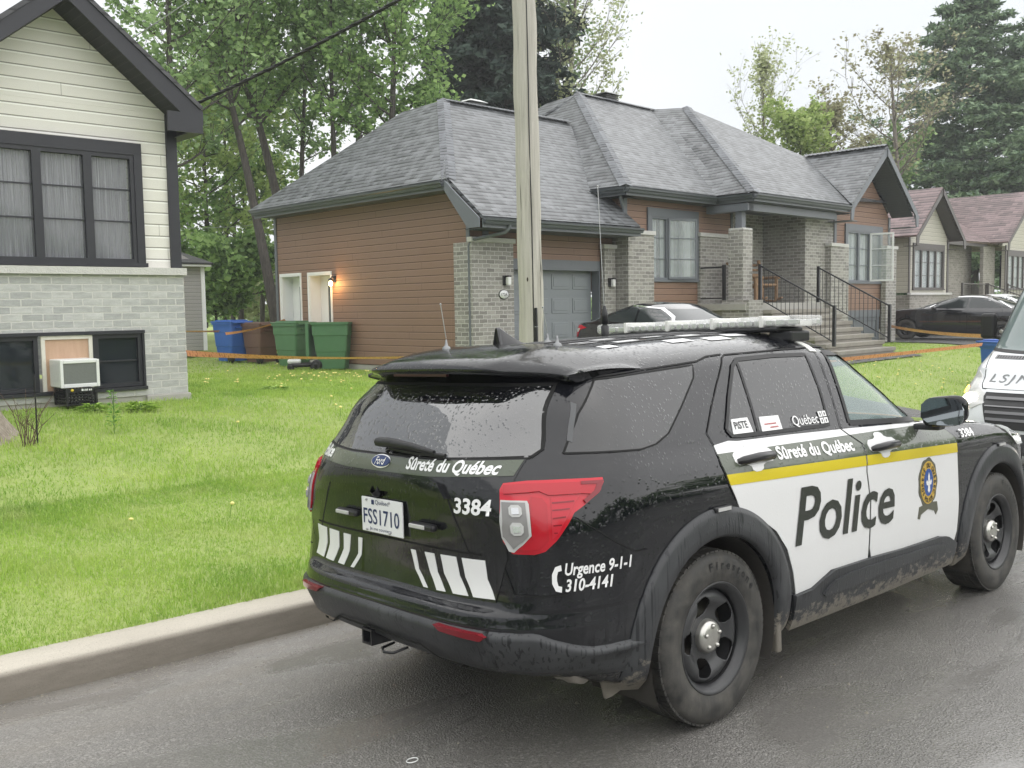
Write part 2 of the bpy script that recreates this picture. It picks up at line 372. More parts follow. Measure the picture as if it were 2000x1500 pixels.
# kerb: rounded concrete section swept along x
kb = MB(); prof = [(1.685, -.10), (1.682, .125), (1.692, .152), (1.715, .164), (1.915, .170), (1.93, .155), (1.935, -.10)]
xs = [-60, -30, -12, -8]+[-6+.25*i for i in range(120)]+[30, 60]; rnd = random.Random(3)
vs = []
for x in xs:
    b = float(roadz(x, 1.7)); w = [rnd.uniform(-.003, .003) for _ in range(2)]
    vs += [(x, y+w[0], b+z+(w[1] if z > 0 else 0)) for y, z in prof]
n = len(prof); kb.add(vs, [(i*n+k, (i+1)*n+k, (i+1)*n+k+1, i*n+k+1) for i in range(len(xs)-1) for k in range(n-1)], True)
m = mat('kerb_concrete', (.4, .38, .33), .85); t = NT(m); o_ = t.co('Object')
n1 = t.noise(o_, 1.2, 6, .65); n2 = t.noise(o_, 90, 3, .7); sp_ = t.ramp(t.noise(o_, 140, 1), [(.68, gr(0)), (.72, gr(1))])
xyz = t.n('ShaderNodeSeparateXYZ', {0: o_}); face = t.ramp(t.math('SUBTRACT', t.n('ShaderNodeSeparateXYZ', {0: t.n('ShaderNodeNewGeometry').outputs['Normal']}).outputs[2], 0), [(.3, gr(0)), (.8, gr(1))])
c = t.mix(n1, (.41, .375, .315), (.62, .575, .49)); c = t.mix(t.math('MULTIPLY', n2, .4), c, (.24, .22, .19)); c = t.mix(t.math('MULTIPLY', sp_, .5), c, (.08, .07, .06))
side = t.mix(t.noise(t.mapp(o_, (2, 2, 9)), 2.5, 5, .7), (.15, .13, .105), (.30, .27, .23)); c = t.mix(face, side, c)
jx = t.math('LESS_THAN', t.math('FRACT', t.math('DIVIDE', t.math('ADD', xyz.outputs[0], 101.5), 7.5)), .0012); c = t.mix(t.math('MULTIPLY', jx, .8), c, (.05, .045, .04)); crk = t.ramp(t.noise(t.mapp(o_, (1.2, 5, 5)), 3.0, 6, .7, 1.2), [(.495, gr(0)), (.5, gr(1)), (.505, gr(0))]); c = t.mix(t.math('MULTIPLY', crk, .35), c, (.12, .11, .09))
t.col(c); t.nrm(t.bump(t.math('ADD', n2, t.math('MULTIPLY', n1, .6)), .5, .006))
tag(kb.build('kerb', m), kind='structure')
# driveways: asphalt sheets on the lots
drv = asphalt('driveway_asphalt', (.06, .06, .06), (.13, .13, .13), kerb=False)
def drive(name, x0, x1, y0, y1, sk=0):
    xs = np.linspace(0, 1, 14); ys = np.linspace(y0, y1, 24)
    X, Y = np.meshgrid(xs, ys); XX = x0+(x1-x0)*X+sk*(Y-y0); Z = G(XX, Y)+.03
    V = np.stack([XX, Y, Z], -1).reshape(-1, 3); i = np.arange(23)[:, None]*14+np.arange(13)[None, :]
    tag(np_mesh(name, V, np.stack([i, i+1, i+15, i+14], -1).reshape(-1, 4), drv, None, 4, True), kind='structure')
drive('driveway', 8.7, 11.9, 1.95, 11.6, .14); drive('walkway', 12.9, 20.4, 7.5, 8.3); drive('driveway', 24.5, 30.5, 1.93, 12.5)
# grass blades
rng = np.random.default_rng(7)
EXCL = [(-14, 2.05, 8.93, 30), (9.0, 30, 11.62, 40), (9.8, 12.6, 6, 11.6), (9.2, 12.0, 0, 6), (12.6, 20.4, 7.5, 8.3), (24.4, 30.6, 0, 12.6)]
def blades(n, x0, x1, y0, y1, h, w, dens=None):
    x = rng.uniform(x0, x1, n); y = rng.uniform(y0, y1, n)
    ok = np.ones(n, bool)
    for a, b, c, d in EXCL: ok &= ~((x > a) & (x < b) & (y > c) & (y < d))
    # keep what the photograph can see of it
    ang = np.degrees(np.arctan2(y+3.37, x+3.36)); ok &= (ang > 12) & (ang < 112)
    x, y = x[ok], y[ok]; n = len(x)
    clump = .75+.5*np.sin(x*2.1+1.3*np.sin(y*1.7))*np.sin(y*2.6+x)+.25*rng.normal(size=n)
    hh = h*(.55+.9*rng.random(n))*np.clip(clump, .5, 1.5); a = rng.uniform(0, 2*np.pi, n); lean = rng.uniform(.1, .9, n)*hh; la = rng.uniform(0, 2*np.pi, n)
    z = G(x, y)-.005; ww = w*(.6+.8*rng.random(n))
    dx, dy = np.cos(a)*ww/2, np.sin(a)*ww/2; mx_, my = np.cos(la)*lean, np.sin(la)*lean
    P0 = np.stack([x-dx, y-dy, z], -1); P1 = np.stack([x+dx, y+dy, z], -1)
    P2 = np.stack([x+dx*.7+mx_*.35, y+dy*.7+my*.35, z+hh*.6], -1); P3 = np.stack([x-dx*.7+mx_*.35, y-dy*.7+my*.35, z+hh*.6], -1)
    P4 = np.stack([x+mx_, y+my, z+hh*.95], -1)
    V = np.stack([P0, P1, P2, P3, P4], 1).reshape(-1, 3); b = np.arange(n)[:, None]*5
    return V, np.concatenate([b+[0, 1, 2], b+[0, 2, 3], b+[3, 2, 4]], 1).reshape(-1, 3)
VV, FF, base = [], [], 0
for args in ((230000, -9, 5, 1.905, 5.0, .050, .0050), (150000, -8, 11, 4.5, 9.6, .055, .0075), (60000, 1.5, 13, 9, 17, .06, .013), (70000, 3, 24, 1.93, 12, .055, .011), (30000, 4, 17, 16, 30, .06, .022)):
    V, F = blades(*args); VV.append(V); FF.append(F+base); base += len(V)
mg = mat('grass_blades', (.12, .25, .03), .55); t = NT(mg); geo = t.n('ShaderNodeNewGeometry'); o_ = t.co('Object')
rnd_ = t.noise(o_, 38, 2, .6); big = t.noise(o_, .9, 4, .6); big2 = t.noise(o_, 3.5, 3, .6)
c = t.ramp(t.math('ADD', t.math('MULTIPLY', big, .55), t.math('MULTIPLY', rnd_, .45)), [(.30, (.16, .29, .055)), (.44, (.28, .44, .080)), (.56, (.40, .55, .11)), (.72, (.55, .62, .22))])
c = t.mix(t.math('MULTIPLY', t.ramp(big2, [(.5, gr(0)), (.75, gr(1))]), .5), c, (.52, .54, .25)); t.col(c)
t.b.inputs['Subsurface Weight'].default_value = 0; t.b.inputs['Specular IOR Level'].default_value = .3
tr = t.n('ShaderNodeBsdfTranslucent', {'Color': c}); ms = t.n('ShaderNodeMixShader', {0: .35, 1: t.b.outputs[0], 2: tr.outputs[0]}); t.link(ms.outputs[0], [n for n in t.t.nodes if n.type == 'OUTPUT_MATERIAL'][0].inputs[0])
g_ = np_mesh('grass', np.concatenate(VV), np.concatenate(FF), mg); tag(g_, 'bright green spring grass on the front lawns', 'grass', kind='stuff')
# dandelions
M_dand = mat('dandelion_yellow', (.78, .70, .25), .7); M_stem = mat('stem_green', (.10, .20, .04), .6)
dd = MB(); dd.sphere((0, 0, .11), (.019, .019, .010), 8); dd0 = dd.build('dandelion', M_dand); MB().tube([(0, 0, 0), (.006, .004, .06), (0, 0, .11)], .002, 4).build('stem', M_stem, dd0)
r_ = random.Random(11); spots = []
def near(cx, cy, n, s):
    for _ in range(n): spots.append((cx+r_.gauss(0, s), cy+r_.gauss(0, s)))
near(6.4, 12.6, 34, .9); near(3.4, 11.2, 12, .8); near(5.6, 10.2, 20, 1.2); near(3.8, 7.6, 10, 1.2); near(7.6, 12.6, 14, 1.0); near(1.2, 5.0, 5, 1.6); near(16, 5.8, 40, 1.5); near(18.5, 7.5, 14, 1.5); near(9, 15, 6, 1.2)
k = 0
for x, y in spots:
    if y < 2.2 or any(a < x < b and c < y < d for a, b, c, d in EXCL): continue
    o = dd0 if k == 0 else copy_tree(dd0); o.location = (x, y, float(G(x, y))-.02); s = r_.uniform(.9, 1.35); o.scale = (s, s, r_.uniform(.9, 1.5)); o.rotation_euler = (r_.uniform(-.2, .2), r_.uniform(-.2, .2), r_.random()*6)
    tag(o, 'small yellow dandelion flower standing in the lawn', 'flower', 'dandelions in the lawns'); k += 1

# grit and leaf scraps washed along the kerb and over the asphalt
gm = MB(); r_ = random.Random(19)
for k in range(520):
    x = r_.uniform(-3.5, 3.5); y = 1.67-abs(r_.gauss(0, .10)) if k < 330 else r_.uniform(-1.5, 1.4); s = r_.uniform(.002, .0055) if k % 9 else r_.uniform(.006, .011); z = float(roadz(x, y)); a = r_.uniform(0, 3)
    c, q = math.cos(a)*s, math.sin(a)*s; gm.add([(x-c, y-q, z), (x+q, y-c, z), (x+c, y+q, z), (x-q, y+c, z), (x, y, z+s*.9)], [(0, 1, 4), (1, 2, 4), (2, 3, 4), (3, 0, 4)])
tag(gm.build('grit', noisy('grit_bits', (.05, .045, .035), (.40, .37, .30), 40, .9, 0), uv=False), 'grit and dead leaf scraps scattered along the foot of the kerb', 'grit', kind='stuff')
# ------------------------------------------------------------------ shared house pieces (house frame: x along the front, y into the lot, z up)
def tri_z(x0, x1, z0, zp):  # gable triangle
    return [(x0, z0), (x1, z0), ((x0+x1)/2, zp)]
def window(par, x0, x1, z0, z1, y, trim, glass=M_glass_dark, splits=(), bars=(), trimw=.11, curtain=None, depth=.10, topw=None, sash=None, axis='y', inner=None):
    """casement window set in a front wall (normal -y); returns the window part"""
    M_ = None
    if axis == 'x': M_ = Matrix(((0, 1, 0, 0), (-1, 0, 0, 0), (0, 0, 1, 0), (0, 0, 0, 1))).inverted()
    topw = topw or trimw; mb = MB()
    if trimw:
        mb.box(x0-trimw, x0, y-.035, y+.02, z0-.0, z1+topw, M_); mb.box(x1, x1+trimw, y-.035, y+.02, z0, z1+topw, M_)
        mb.box(x0, x1, y-.037, y+.02, z1, z1+topw, M_); mb.box(x0-trimw-.02, x1+trimw+.02, y-.055, y+.02, z0-.05, z0, M_)
    else: mb.box(x0-.01, x1+.01, y-.012, y+.01, z1-.01, z1+.01, M_)
    w = mb.build('window', trim, par)
    fr = MB(); sw = .05; edges = [x0]+list(splits)+[x1]
    for a, b in zip(edges[:-1], edges[1:]):
        fr.box(a, a+sw, y-.022, y+.06, z0, z1, M_); fr.box(b-sw, b, y-.022, y+.06, z0, z1, M_)
        fr.box(a+sw, b-sw, y-.022, y+.06, z0, z0+sw, M_); fr.box(a+sw, b-sw, y-.022, y+.06, z1-sw, z1, M_)
        for z in bars: fr.box(a+sw, b-sw, y+.012, y+.026, z-.009, z+.009, M_)
    fr.build('frame', sash or trim, w)
    gl = MB(); gl.box(x0+.02, x1-.02, y+.028, y+.034, z0+.02, z1-.02, M_); gl.build('pane', glass, w)
    if curtain:
        cu = MB(); n = 60
        for (a, b) in (curtain if isinstance(curtain, (list, tuple)) and not hasattr(curtain, 'name') else [(x0+.04, x1-.04)]):
            vs = []
            for i in range(n+1):
                x = a+(b-a)*i/n; yy = y+.12+.025*math.sin(i*1.9)
                vs += [(x, yy, z0+.03), (x, yy, z1-.03)]
            cu.add(vs, [(2*i, 2*i+2, 2*i+3, 2*i+1) for i in range(n)], True, M_)
        cu.build('curtain', inner or M_curtain, w)
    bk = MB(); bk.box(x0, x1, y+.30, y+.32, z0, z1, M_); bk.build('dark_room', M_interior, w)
    return w
def roof_face(mb, pts, t=.10): mb.slab(pts, t)
def gutter(mb, p, q, r=.055):
    """K-style gutter along p->q"""
    P, Q = Vector(p), Vector(q); d = (Q-P).normalized(); n = Vector((d.y, -d.x, 0))
    sec = [(0, 0), (.0, -.10), (.07, -.11), (.085, -.06), (.11, -.04), (.115, .0), (.105, .0), (.10, -.03), (.06, -.09), (.01, -.085), (.008, 0)]
    vs = []
    for R in (P, Q): vs += [R+n*a+Vector((0, 0, b)) for a, b in sec]
    k = len(sec); mb.add(vs, [(i, (i+1) % k, (i+1) % k+k, i+k) for i in range(k)]+[tuple(range(k))[::-1], tuple(range(k, 2*k))])
def sconce(par, x, y, z, lit=False):
    s = MB().box(x-.045, x+.045, y-.03, y, z-.10, z+.10, bev=.006).build('wall_lamp', M_black_metal, par)
    MB().box(x+.0, x+.09, y-.13, y-.04, z-.10, z+.07, bev=.02).build('lamp_shade', mat('lamp_glass', (.75, .75, .74), .3), s)
    MB().box(x-.005, x+.095, y-.135, y-.03, z+.07, z+.10, bev=.01).build('lamp_top', M_black_metal, s); return s
def railing(par, pts, h, m, name='handrail', post=.035, sp=.115, posts=None):
    """pts: two ends (x,y,z at floor)"""
    P, Q = Vector(pts[0]), Vector(pts[1]); L = (Q-P); n = max(2, int(Vector((L.x, L.y, 0)).length/sp)); up = Vector((0, 0, 1))
    mb = MB(); mb.tube([P+up*h, Q+up*h], .022, 6); mb.tube([P+up*.10, Q+up*.10], .016, 6)
    for i in range(1, n):
        a = P+L*i/n; mb.tube([a+up*.10, a+up*h], .008, 5)
    o = mb.build(name, m, par)
    for e in (P, Q): MB().box(e.x-post, e.x+post, e.y-post, e.y+post, e.z, e.z+h+.04).build('post', m, o)
    return o

# ------------------------------------------------------------------ house on the left: cream siding over grey brick
LH = empty('cream_house', (1.998, 8.980, 0), 0, 'gabled house with cream siding above grey brick and black window trim, at the left edge', 'house')
XL = -9.0  # far left end, outside the frame
AP = -1.438  # ridge in x
def holed_wall(x0, x1, z0, z1, y0, y1, holes):
    """front wall with rectangular openings, built from butted blocks"""
    mb = MB(); xs = sorted(set([x0, x1]+[h[0] for h in holes]+[h[1] for h in holes]))
    for a, b in zip(xs[:-1], xs[1:]):
        cuts = sorted([(h[2], h[3]) for h in holes if h[0] <= a and h[1] >= b]); z = z0
        for c, d in cuts:
            if c > z: mb.box(a, b, y0, y1, z, c)
            z = d
        if z < z1: mb.box(a, b, y0, y1, z, z1)
    return mb
mb = holed_wall(XL, -.02, 2.445, 4.43, .10, .20, [(-2.35, -.55, 2.46, 3.90)]); mb.prism([(2*AP+.02, 4.431), (-.02, 4.431), (AP, 5.60)], 'y', .10, .2); mb.box(-.12, -.02, .201, 7.5, 2.445, 4.43); mb.build('upper_wall', M_white_siding, LH)
BW = (-3.05, -.55, .88, 1.645)   # basement window opening
holed_wall(XL, 0.0, .80, 2.345, 0, .16, [BW]).build('brick_wall', M_brick_grey, LH)
MB().box(-.16, 0, .165, 7.5, .80, 2.345).build('brick_side_wall', M_brick_grey, LH)
MB().box(XL, .025, -.06, .14, 2.348, 2.44).box(-.14, .025, .145, 7.5, 2.348, 2.44).build('stone_ledge', M_stone, LH)
MB().box(-.56, .03, -.03, .3, .45, .797, bev=.012).box(XL, -.56, .02, .3, .30, .797).box(XL, 0, .35, 7.4, .2, .7).build('foundation', M_conc, LH)
MB().box(-.125, -.0, .06, .10, 2.445, 4.43).box(-.0, .012, .06, .20, 2.445, 4.43).build('corner_board', M_black_trim, LH)
# roof with boxed black eaves
rf = MB(); s = (5.60-4.43)/1.42; ov = .30; yf = -.42
zt = lambda x: 5.60+.20-abs(x-AP)*s
xr, xl = .17, 2*AP-.17
rf.slab([(AP, yf-.02, zt(AP)), (AP, 8, zt(AP)), (xl, 8, zt(xl)), (xl, yf-.02, zt(xl))], .05)
rf.slab([(AP, 8, zt(AP)), (AP, yf-.02, zt(AP)), (xr, yf-.02, zt(xr)), (xr, 8, zt(xr))], .05)
rf.slab([(2*AP+.05, 4.1, 5.45), (XL-.3, 4.1, 5.45), (XL-.3, .45, 4.47), (2*AP-.2, .45, 4.47)], .06); rf.slab([(XL-.3, 4.1, 5.45), (2*AP+.05, 4.1, 5.45), (2*AP+.05, 7.9, 4.47), (XL-.3, 7.9, 4.47)], .06); rf.build('roof', M_shingle_dark, LH)
MB().box(XL, 2*AP+.01, .75, .90, 2.445, 4.43).build('upper_wall', M_white_siding, LH) if False else None
fs = MB(); th = .22
fs.prism([(AP, zt(AP)-.055), (xr, zt(xr)-.055), (xr, zt(xr)-.055-.17), (xr-.16, zt(xr)-.055-.28), (-.05, zt(-.02)-.055-.26), (AP, zt(AP)-.055-th)], 'y', yf, yf+.03)
fs.prism([(AP, zt(AP)-.055), (xl, zt(xl)-.055), (xl, zt(xl)-.28), (AP, zt(AP)-.055-th)][::-1], 'y', yf+.001, yf+.031)
fs.box(-.02, xr-.01, yf+.032, 7.9, zt(xr)-.335, zt(xr)-.32); fs.box(-.30, xr-.01, yf-.001, yf+.028, zt(xr)-.335, zt(xr)-.09)
fs.box(xr-.03, xr, yf+.032, 7.9, zt(xr)-.32, zt(xr)-.06); fs.build('fascia', M_black_trim, LH)
sf = MB(); z_ = lambda x: zt(x)-.055-.205
sf.slab([(AP, .098, z_(AP)), (AP, yf+.034, z_(AP)), (-.02, yf+.034, z_(-.02)), (-.02, .098, z_(-.02))], .015)
sf.slab([(AP, yf+.034, z_(AP)), (AP, .098, z_(AP)), (2*AP+.02, .098, z_(2*AP+.02)), (2*AP+.02, yf+.034, z_(2*AP+.02))], .015); sf.build('soffit', M_black_soffit, LH)
window(LH, -2.30, -.575, 2.50, 3.86, .06, M_black_trim, glass_mat('picture_window_glass', (.10, .10, .11), .03), splits=(-1.735, -1.145), bars=(3.02, 3.42), trimw=.10, topw=.15, curtain=[(-2.26, -1.78), (-1.69, -1.19), (-1.10, -.62)])
for w in LH.children:
    if w.name.startswith('window'):
        for c in w.children:
            if c.name.startswith('pane'): c.data.materials[0] = glass_mat('curtained_glass', (.25, .26, .28), .02, .30)
window(LH, -3.05, -1.83, .93, 1.60, .05, M_black_trim, M_glass_dark, splits=(-2.4,), trimw=0)
window(LH, -1.17, -.58, .93, 1.60, .05, M_black_trim, M_glass_dark, trimw=0, bars=(1.26,))
MB().box(-3.05, -.55, -.02, .10, 1.603, 1.643).box(-3.05, -.55, -.045, .10, .882, .925).box(-.578, -.552, .0, .10, .926, 1.602).box(-1.20, -1.172, .0, .1, .926, 1.602).build('window_surround', M_black_trim, LH)
bd = MB(); bd.box(-1.795, -1.205, .03, .05, .93, 1.60); b_ = bd.build('window_board', M_ply, LH)
MB().box(-1.80, -1.755, .005, .028, .93, 1.60).box(-1.755, -1.245, .005, .028, 1.555, 1.60).box(-1.245, -1.20, .005, .028, .93, 1.60).build('board_frame', noisy('worn_white_wood', (.55, .52, .45), (.72, .70, .64), 9, .8, .2), b_)
# window air conditioner on a milk crate
AC = empty('air_conditioner', (1.998-1.49, 8.98-.30, .985), 0, 'white boxy air conditioner set in the boarded basement window of the cream house', 'air conditioner')
MB().box(-.22, .22, -.06, .36, 0, .335, bev=.015).build('casing', M_vinyl, AC)
MB().box(-.195, .215, -.072, -.058, .04, .29).build('grille', noisy('dusty_grille', (.12, .13, .12), (.18, .19, .18), 60, .7, .5), AC)
fg = MB(); fg.box(-.225, -.19, -.085, -.05, .0, .33, bev=.006); fg.box(.19, .225, -.085, -.05, 0, .33, bev=.006); fg.box(-.19, .19, -.084, -.05, .29, .33, bev=.006); fg.box(-.19, .19, -.084, -.05, 0, .045, bev=.006)
for k in range(11): fg.box(-.2235, -.2225+.0005, .02+.028*k, .034+.028*k, .06, .27)
fg.build('front_frame', M_vinyl, AC)
CR = empty('milk_crate', (1.998-1.52, 8.98-.28, .775), rad(4), 'black plastic milk crate standing under the air conditioner', 'crate')
cr_ = MB()
for s in (-1, 1):
    for k in range(6): cr_.box(s*.165-.006, s*.165+.006, -.17, .17, .01+k*.036, .022+k*.036); cr_.box(-.165, .165, s*.165-.006, s*.165+.006, .0105+k*.036, .0225+k*.036)
    for k in range(9): cr_.box(s*.164-.004, s*.164+.004, -.165+.04*k, -.155+.04*k, .02, .2); cr_.box(-.165+.04*k, -.155+.04*k, s*.164-.004, s*.164+.004, .02, .2)
for a in (-1, 1):
    for b in (-1, 1): cr_.box(a*.17-.014, a*.17+.014, b*.17-.014, b*.17+.014, 0, .21)
cr_.box(-.16, .16, -.16, .16, .003, .010); cr_.box(-.16, .16, -.174, -.158, .165, .205); cr_.build('basket', mat('crate_plastic', (.008, .008, .009), .4), CR)
MB().lathe([(0, .002), (.018, .002), (.018, 0)], 14, Matrix.Translation((-.11, -.176, .185)) @ Matrix.Rotation(rad(90), 4, 'X')).build('yellow_mark', mat('mark_yellow', (.6, .45, .03), .5), CR)
mb = MB()
for k, (w, h) in enumerate(((.016, .024), (.010, .018), (.014, .020), (.008, .022), (.014, .018), (.010, .020))): mb.box(.0+k*.022, .0+k*.022+w, -.1765, -.1742, .172, .172+h)
mb.build('worn_lettering', M_decal_w, CR)

# ------------------------------------------------------------------ brown house, number 172A
BO = (9.1103, 11.6270); BH = empty('brown_house', (BO[0], BO[1], 0), rad(2), 'brown sided bungalow with grey shingle hip roof, brick pillars and a grey garage door', 'house')
# garage side wall and front
mb = MB(); D_ = 7.45
holes = [(6.32, 7.23, .45, 2.75), (4.98, 5.93, .45, 2.74)]
# side wall as y-z blocks with door recesses
def side_blocks(mb, x0, x1, y0, y1, z0, z1, holes):
    ys = sorted(set([y0, y1]+[h[0] for h in holes]+[h[1] for h in holes]))
    for a, b in zip(ys[:-1], ys[1:]):
        cut = [h for h in holes if h[0] <= a and h[1] >= b]
        if cut: mb.box(x0, x1, a, b, cut[0][3], z1)
        else: mb.box(x0, x1, a, b, z0, z1)
side_blocks(mb, 0, .14, .60, D_, .60, 4.33, holes); mb.prism([(0, .60), (.598, .60), (.598, 4.33), (.52, 4.33), (0, 3.86)], 'x', 0, .14)
mb.build('side_wall', M_brown_siding, BH)
mb = MB(); mb.box(.145, 4.45, 0, .14, 2.88, 3.88); mb.box(.145, 1.10, 0, .14, .5, 2.88); mb.box(4.0, 4.45, 0, .14, .5, 2.88); mb.build('garage_front_wall', M_brown_siding, BH)
MB().box(.01, .16, .05, D_-.02, .1, .597).box(.2, 4.4, .01, .13, .1, .498).build('foundation', M_conc, BH)
for q in ((-.03, .0, -.03, .06, .6, 3.8), (-.03, .0, D_-.08, D_+.02, .6, 4.3), (.36, .52, -.02, 0, 3.3, 3.62)): MB().box(*q).build('corner_board', M_grey_trim, BH)
for (a, b, z0, z1) in holes:
    d = MB(); d.box(.30, .34, a, b, z0, z1-.0); dm = d.build('side_door', M_white, BH)
    MB().box(.0, .298, a+.0, a+.03, z0, z1-.03).box(.0, .298, b-.03, b, z0, z1-.03).box(-.02, .298, a-.0, b+.0, z1-.03, z1+.0).box(-.025, -.001, a-.05, a+.0, z0, z1+.05).box(-.025, -.001, b, b+.05, z0, z1+.05).box(-.025, -.001, a, b, z1+.001, z1+.05).build('door_frame', M_white, dm)
    MB().box(.292, .299, a+.10, b-.38, z0+.55, z1-.28).build('door_glass', glass_mat('door_pane', (.10, .12, .12), .04), dm)
    MB().box(.285, .299, a+.065, a+.10, z0+.5, z1-.24).box(.285, .299, b-.38, b-.345, z0+.5, z1-.24).box(.285, .299, a+.10, b-.38, z0+.5, z0+.55).box(.285, .299, a+.10, b-.38, z1-.28, z1-.24).build('glass_bead', M_white, dm)
    MB().sphere((.27, b-.09, z0+1.0), .03, 8).build('door_handle', M_steel, dm)
# lit lantern by the side door
ln = MB(); ln.tube([(0, 4.80, 2.62), (-.08, 4.80, 2.66), (-.13, 4.80, 2.60)], .012, 6); ln.box(-.02, 0, 4.75, 4.85, 2.52, 2.68); ln.lathe([(.0, .10), (.055, .06), (.06, .04)], 12, Matrix.Translation((-.13, 4.80, 2.53))); lno = ln.build('lit_lantern', M_black_metal, BH)
mw = mat('lit_bulb', (1, .7, .35), .5); mw.node_tree.nodes['Principled BSDF'].inputs['Emission Color'].default_value = (1, .62, .25, 1); mw.node_tree.nodes['Principled BSDF'].inputs['Emission Strength'].default_value = 12
MB().sphere((-.13, 4.80, 2.49), (.045, .045, .065), 12).build('bulb', mw, lno)
pl_ = bpy.data.lights.new('lantern_light', 'POINT'); pl_.energy = 6; pl_.color = (1, .55, .2); pl_.shadow_soft_size = .06; plo = bpy.data.objects.new('lantern_light', pl_); COL.objects.link(plo); plo.parent = lno; plo.location = (-.22, 4.74, 2.45)
# garage door
gd = MB(); gd.box(1.16, 3.95, .22, .26, .5, 2.70); gdo = gd.build('garage_door', noisy('grey_door_paint', (.20, .22, .235), (.225, .245, .26), 3, .5, .03), BH)
pn = MB()
for r in range(4):
    for c in range(4):
        x0 = 1.20+c*.685; z0 = .55+r*.54; pn.box(x0+.05, x0+.60, .205, .2195, z0+.08, z0+.42, bev=.006); pn.box(x0+.10, x0+.55, .196, .2045, z0+.14, z0+.36, bev=.004)
    if r: pn.box(1.16, 3.95, .214, .2195, .50+r*.54+.0, .512+r*.54)
pn.build('raised_panel', gdo.data.materials[0], gdo)
MB().box(1.10, 4.0, -.03, -.001, 2.70, 2.885).box(1.10, 1.155, -.028, .2, .5, 2.70).box(3.955, 4.0, -.028, .2, .5, 2.70).box(1.155, 3.955, -.026, .2, 2.66, 2.70).build('garage_trim', M_grey_trim, BH)
def pier(x0, x1, y0, y1, z0, z1, cap=.10, side=.04, name='brick_pier', m=M_brick_tan):
    p = MB().box(x0, x1, y0, y1, z0, z1).build(name, m, BH)
    if cap: MB().box(x0-side, x1+side, y0-side, y1, z1+.002, z1+cap, bev=.008).build('stone_cap', M_stone, p)
    return p
pier(-.06, 1.10, -.14, -.032, .4, 3.18); 
p_ = MB().box(-.06, -.032, -.030, .42, .4, 3.18).build('brick_return', M_brick_tan, BH)
pier(4.02, 4.42, -.14, -.032, .4, 3.17)
pier(4.44, 5.40, -.50, -.352, .4, 3.50); MB().box(4.44, 4.52, -.350, -.03, .4, 3.50).build('brick_return', M_brick_tan, BH)
pier(7.38, 8.95, -.44, -.352, .4, 3.56)
# main front wall with the big window
YM = -.35
holed_wall(4.52, 8.95, .5, 4.42, YM, YM+.14, [(5.42, 7.28, 2.44, 4.02)]).build('front_wall', M_brown_siding, BH)
MB().box(4.45, 4.515, YM, 3.0, 2.2, 4.42).build('gable_return_wall', M_brown_siding, BH)
for q in ((4.42, 4.56, YM-.03, YM-.001, 3.62, 4.42), (8.86, 8.95, YM-.03, YM-.001, 3.67, 4.42)): MB().box(*q).build('corner_board', M_grey_trim, BH)
w1 = window(BH, 5.45, 7.25, 2.47, 3.97, YM-.01, M_grey_trim, M_glass_clear, splits=(6.10, 6.62), bars=(2.97, 3.47), trimw=.13, topw=.20, curtain=[(5.47, 5.80), (5.98, 6.14), (6.35, 6.5), (6.95, 7.2)], inner=M_curtain_w)
# one sash stands open
sx = MB(); Mo = Matrix.Translation((6.11, YM-.03, 0)) @ Matrix.Rotation(rad(-18), 4, 'Z')
for (a, b, c, d) in ((0, .05, 2.49, 3.95), (.80, .85, 2.49, 3.95), (.05, .80, 2.49, 2.54), (.05, .80, 3.90, 3.95), (.05, .80, 2.96, 2.98), (.05, .80, 3.46, 3.48)): sx.box(a, b, -.03, .0, c, d, M=Mo)
sxo = sx.build('open_sash', M_grey_trim, w1); MB().box(.04, .81, -.018, -.012, 2.53, 3.91, M=Mo).build('pane', M_glass_clear, sxo)
# recessed porch: back wall, brick flank, deck
DZ = 1.87
MB().box(8.96, 11.10, .03, .16, DZ, 4.40).box(8.955, 9.05, YM, .028, DZ, 4.40).build('porch_back_wall', M_brick_tan, BH)
MB().box(11.13, 12.70, -1.25, -1.10, .4, 4.42).box(11.13, 11.25, -1.098, .16, .4, 4.42).build('brick_wall', M_brick_tan, BH)
dr_ = MB().box(9.6, 10.5, .0, .028, DZ, 3.95).build('entrance_door', noisy('dark_door', (.03, .03, .035), (.05, .05, .055), 3, .4, .02), BH); MB().box(9.75, 10.35, -.012, -.001, 2.6, 3.75).build('door_glass', M_glass_dark, dr_)
MB().box(7.30, 11.12, -1.80, -.45, 1.70, DZ, bev=.012).box(7.45, 11.0, -1.74, -.46, .4, 1.695).build('porch_deck', M_conc, BH)
pier(7.50, 7.92, -1.60, -1.18, DZ+.0, 3.66, cap=.05, side=.0, name='porch_pillar'); MB().box(7.42, 7.99, -1.86, -1.82, .4, 1.95).box(7.35, 7.44, -1.86, -1.10, .4, 1.95).build('deck_brick', M_brick_tan, BH)
MB().box(7.62, 7.80, -1.48, -1.30, 3.72, 4.36).build('post', M_grey_trim, BH)
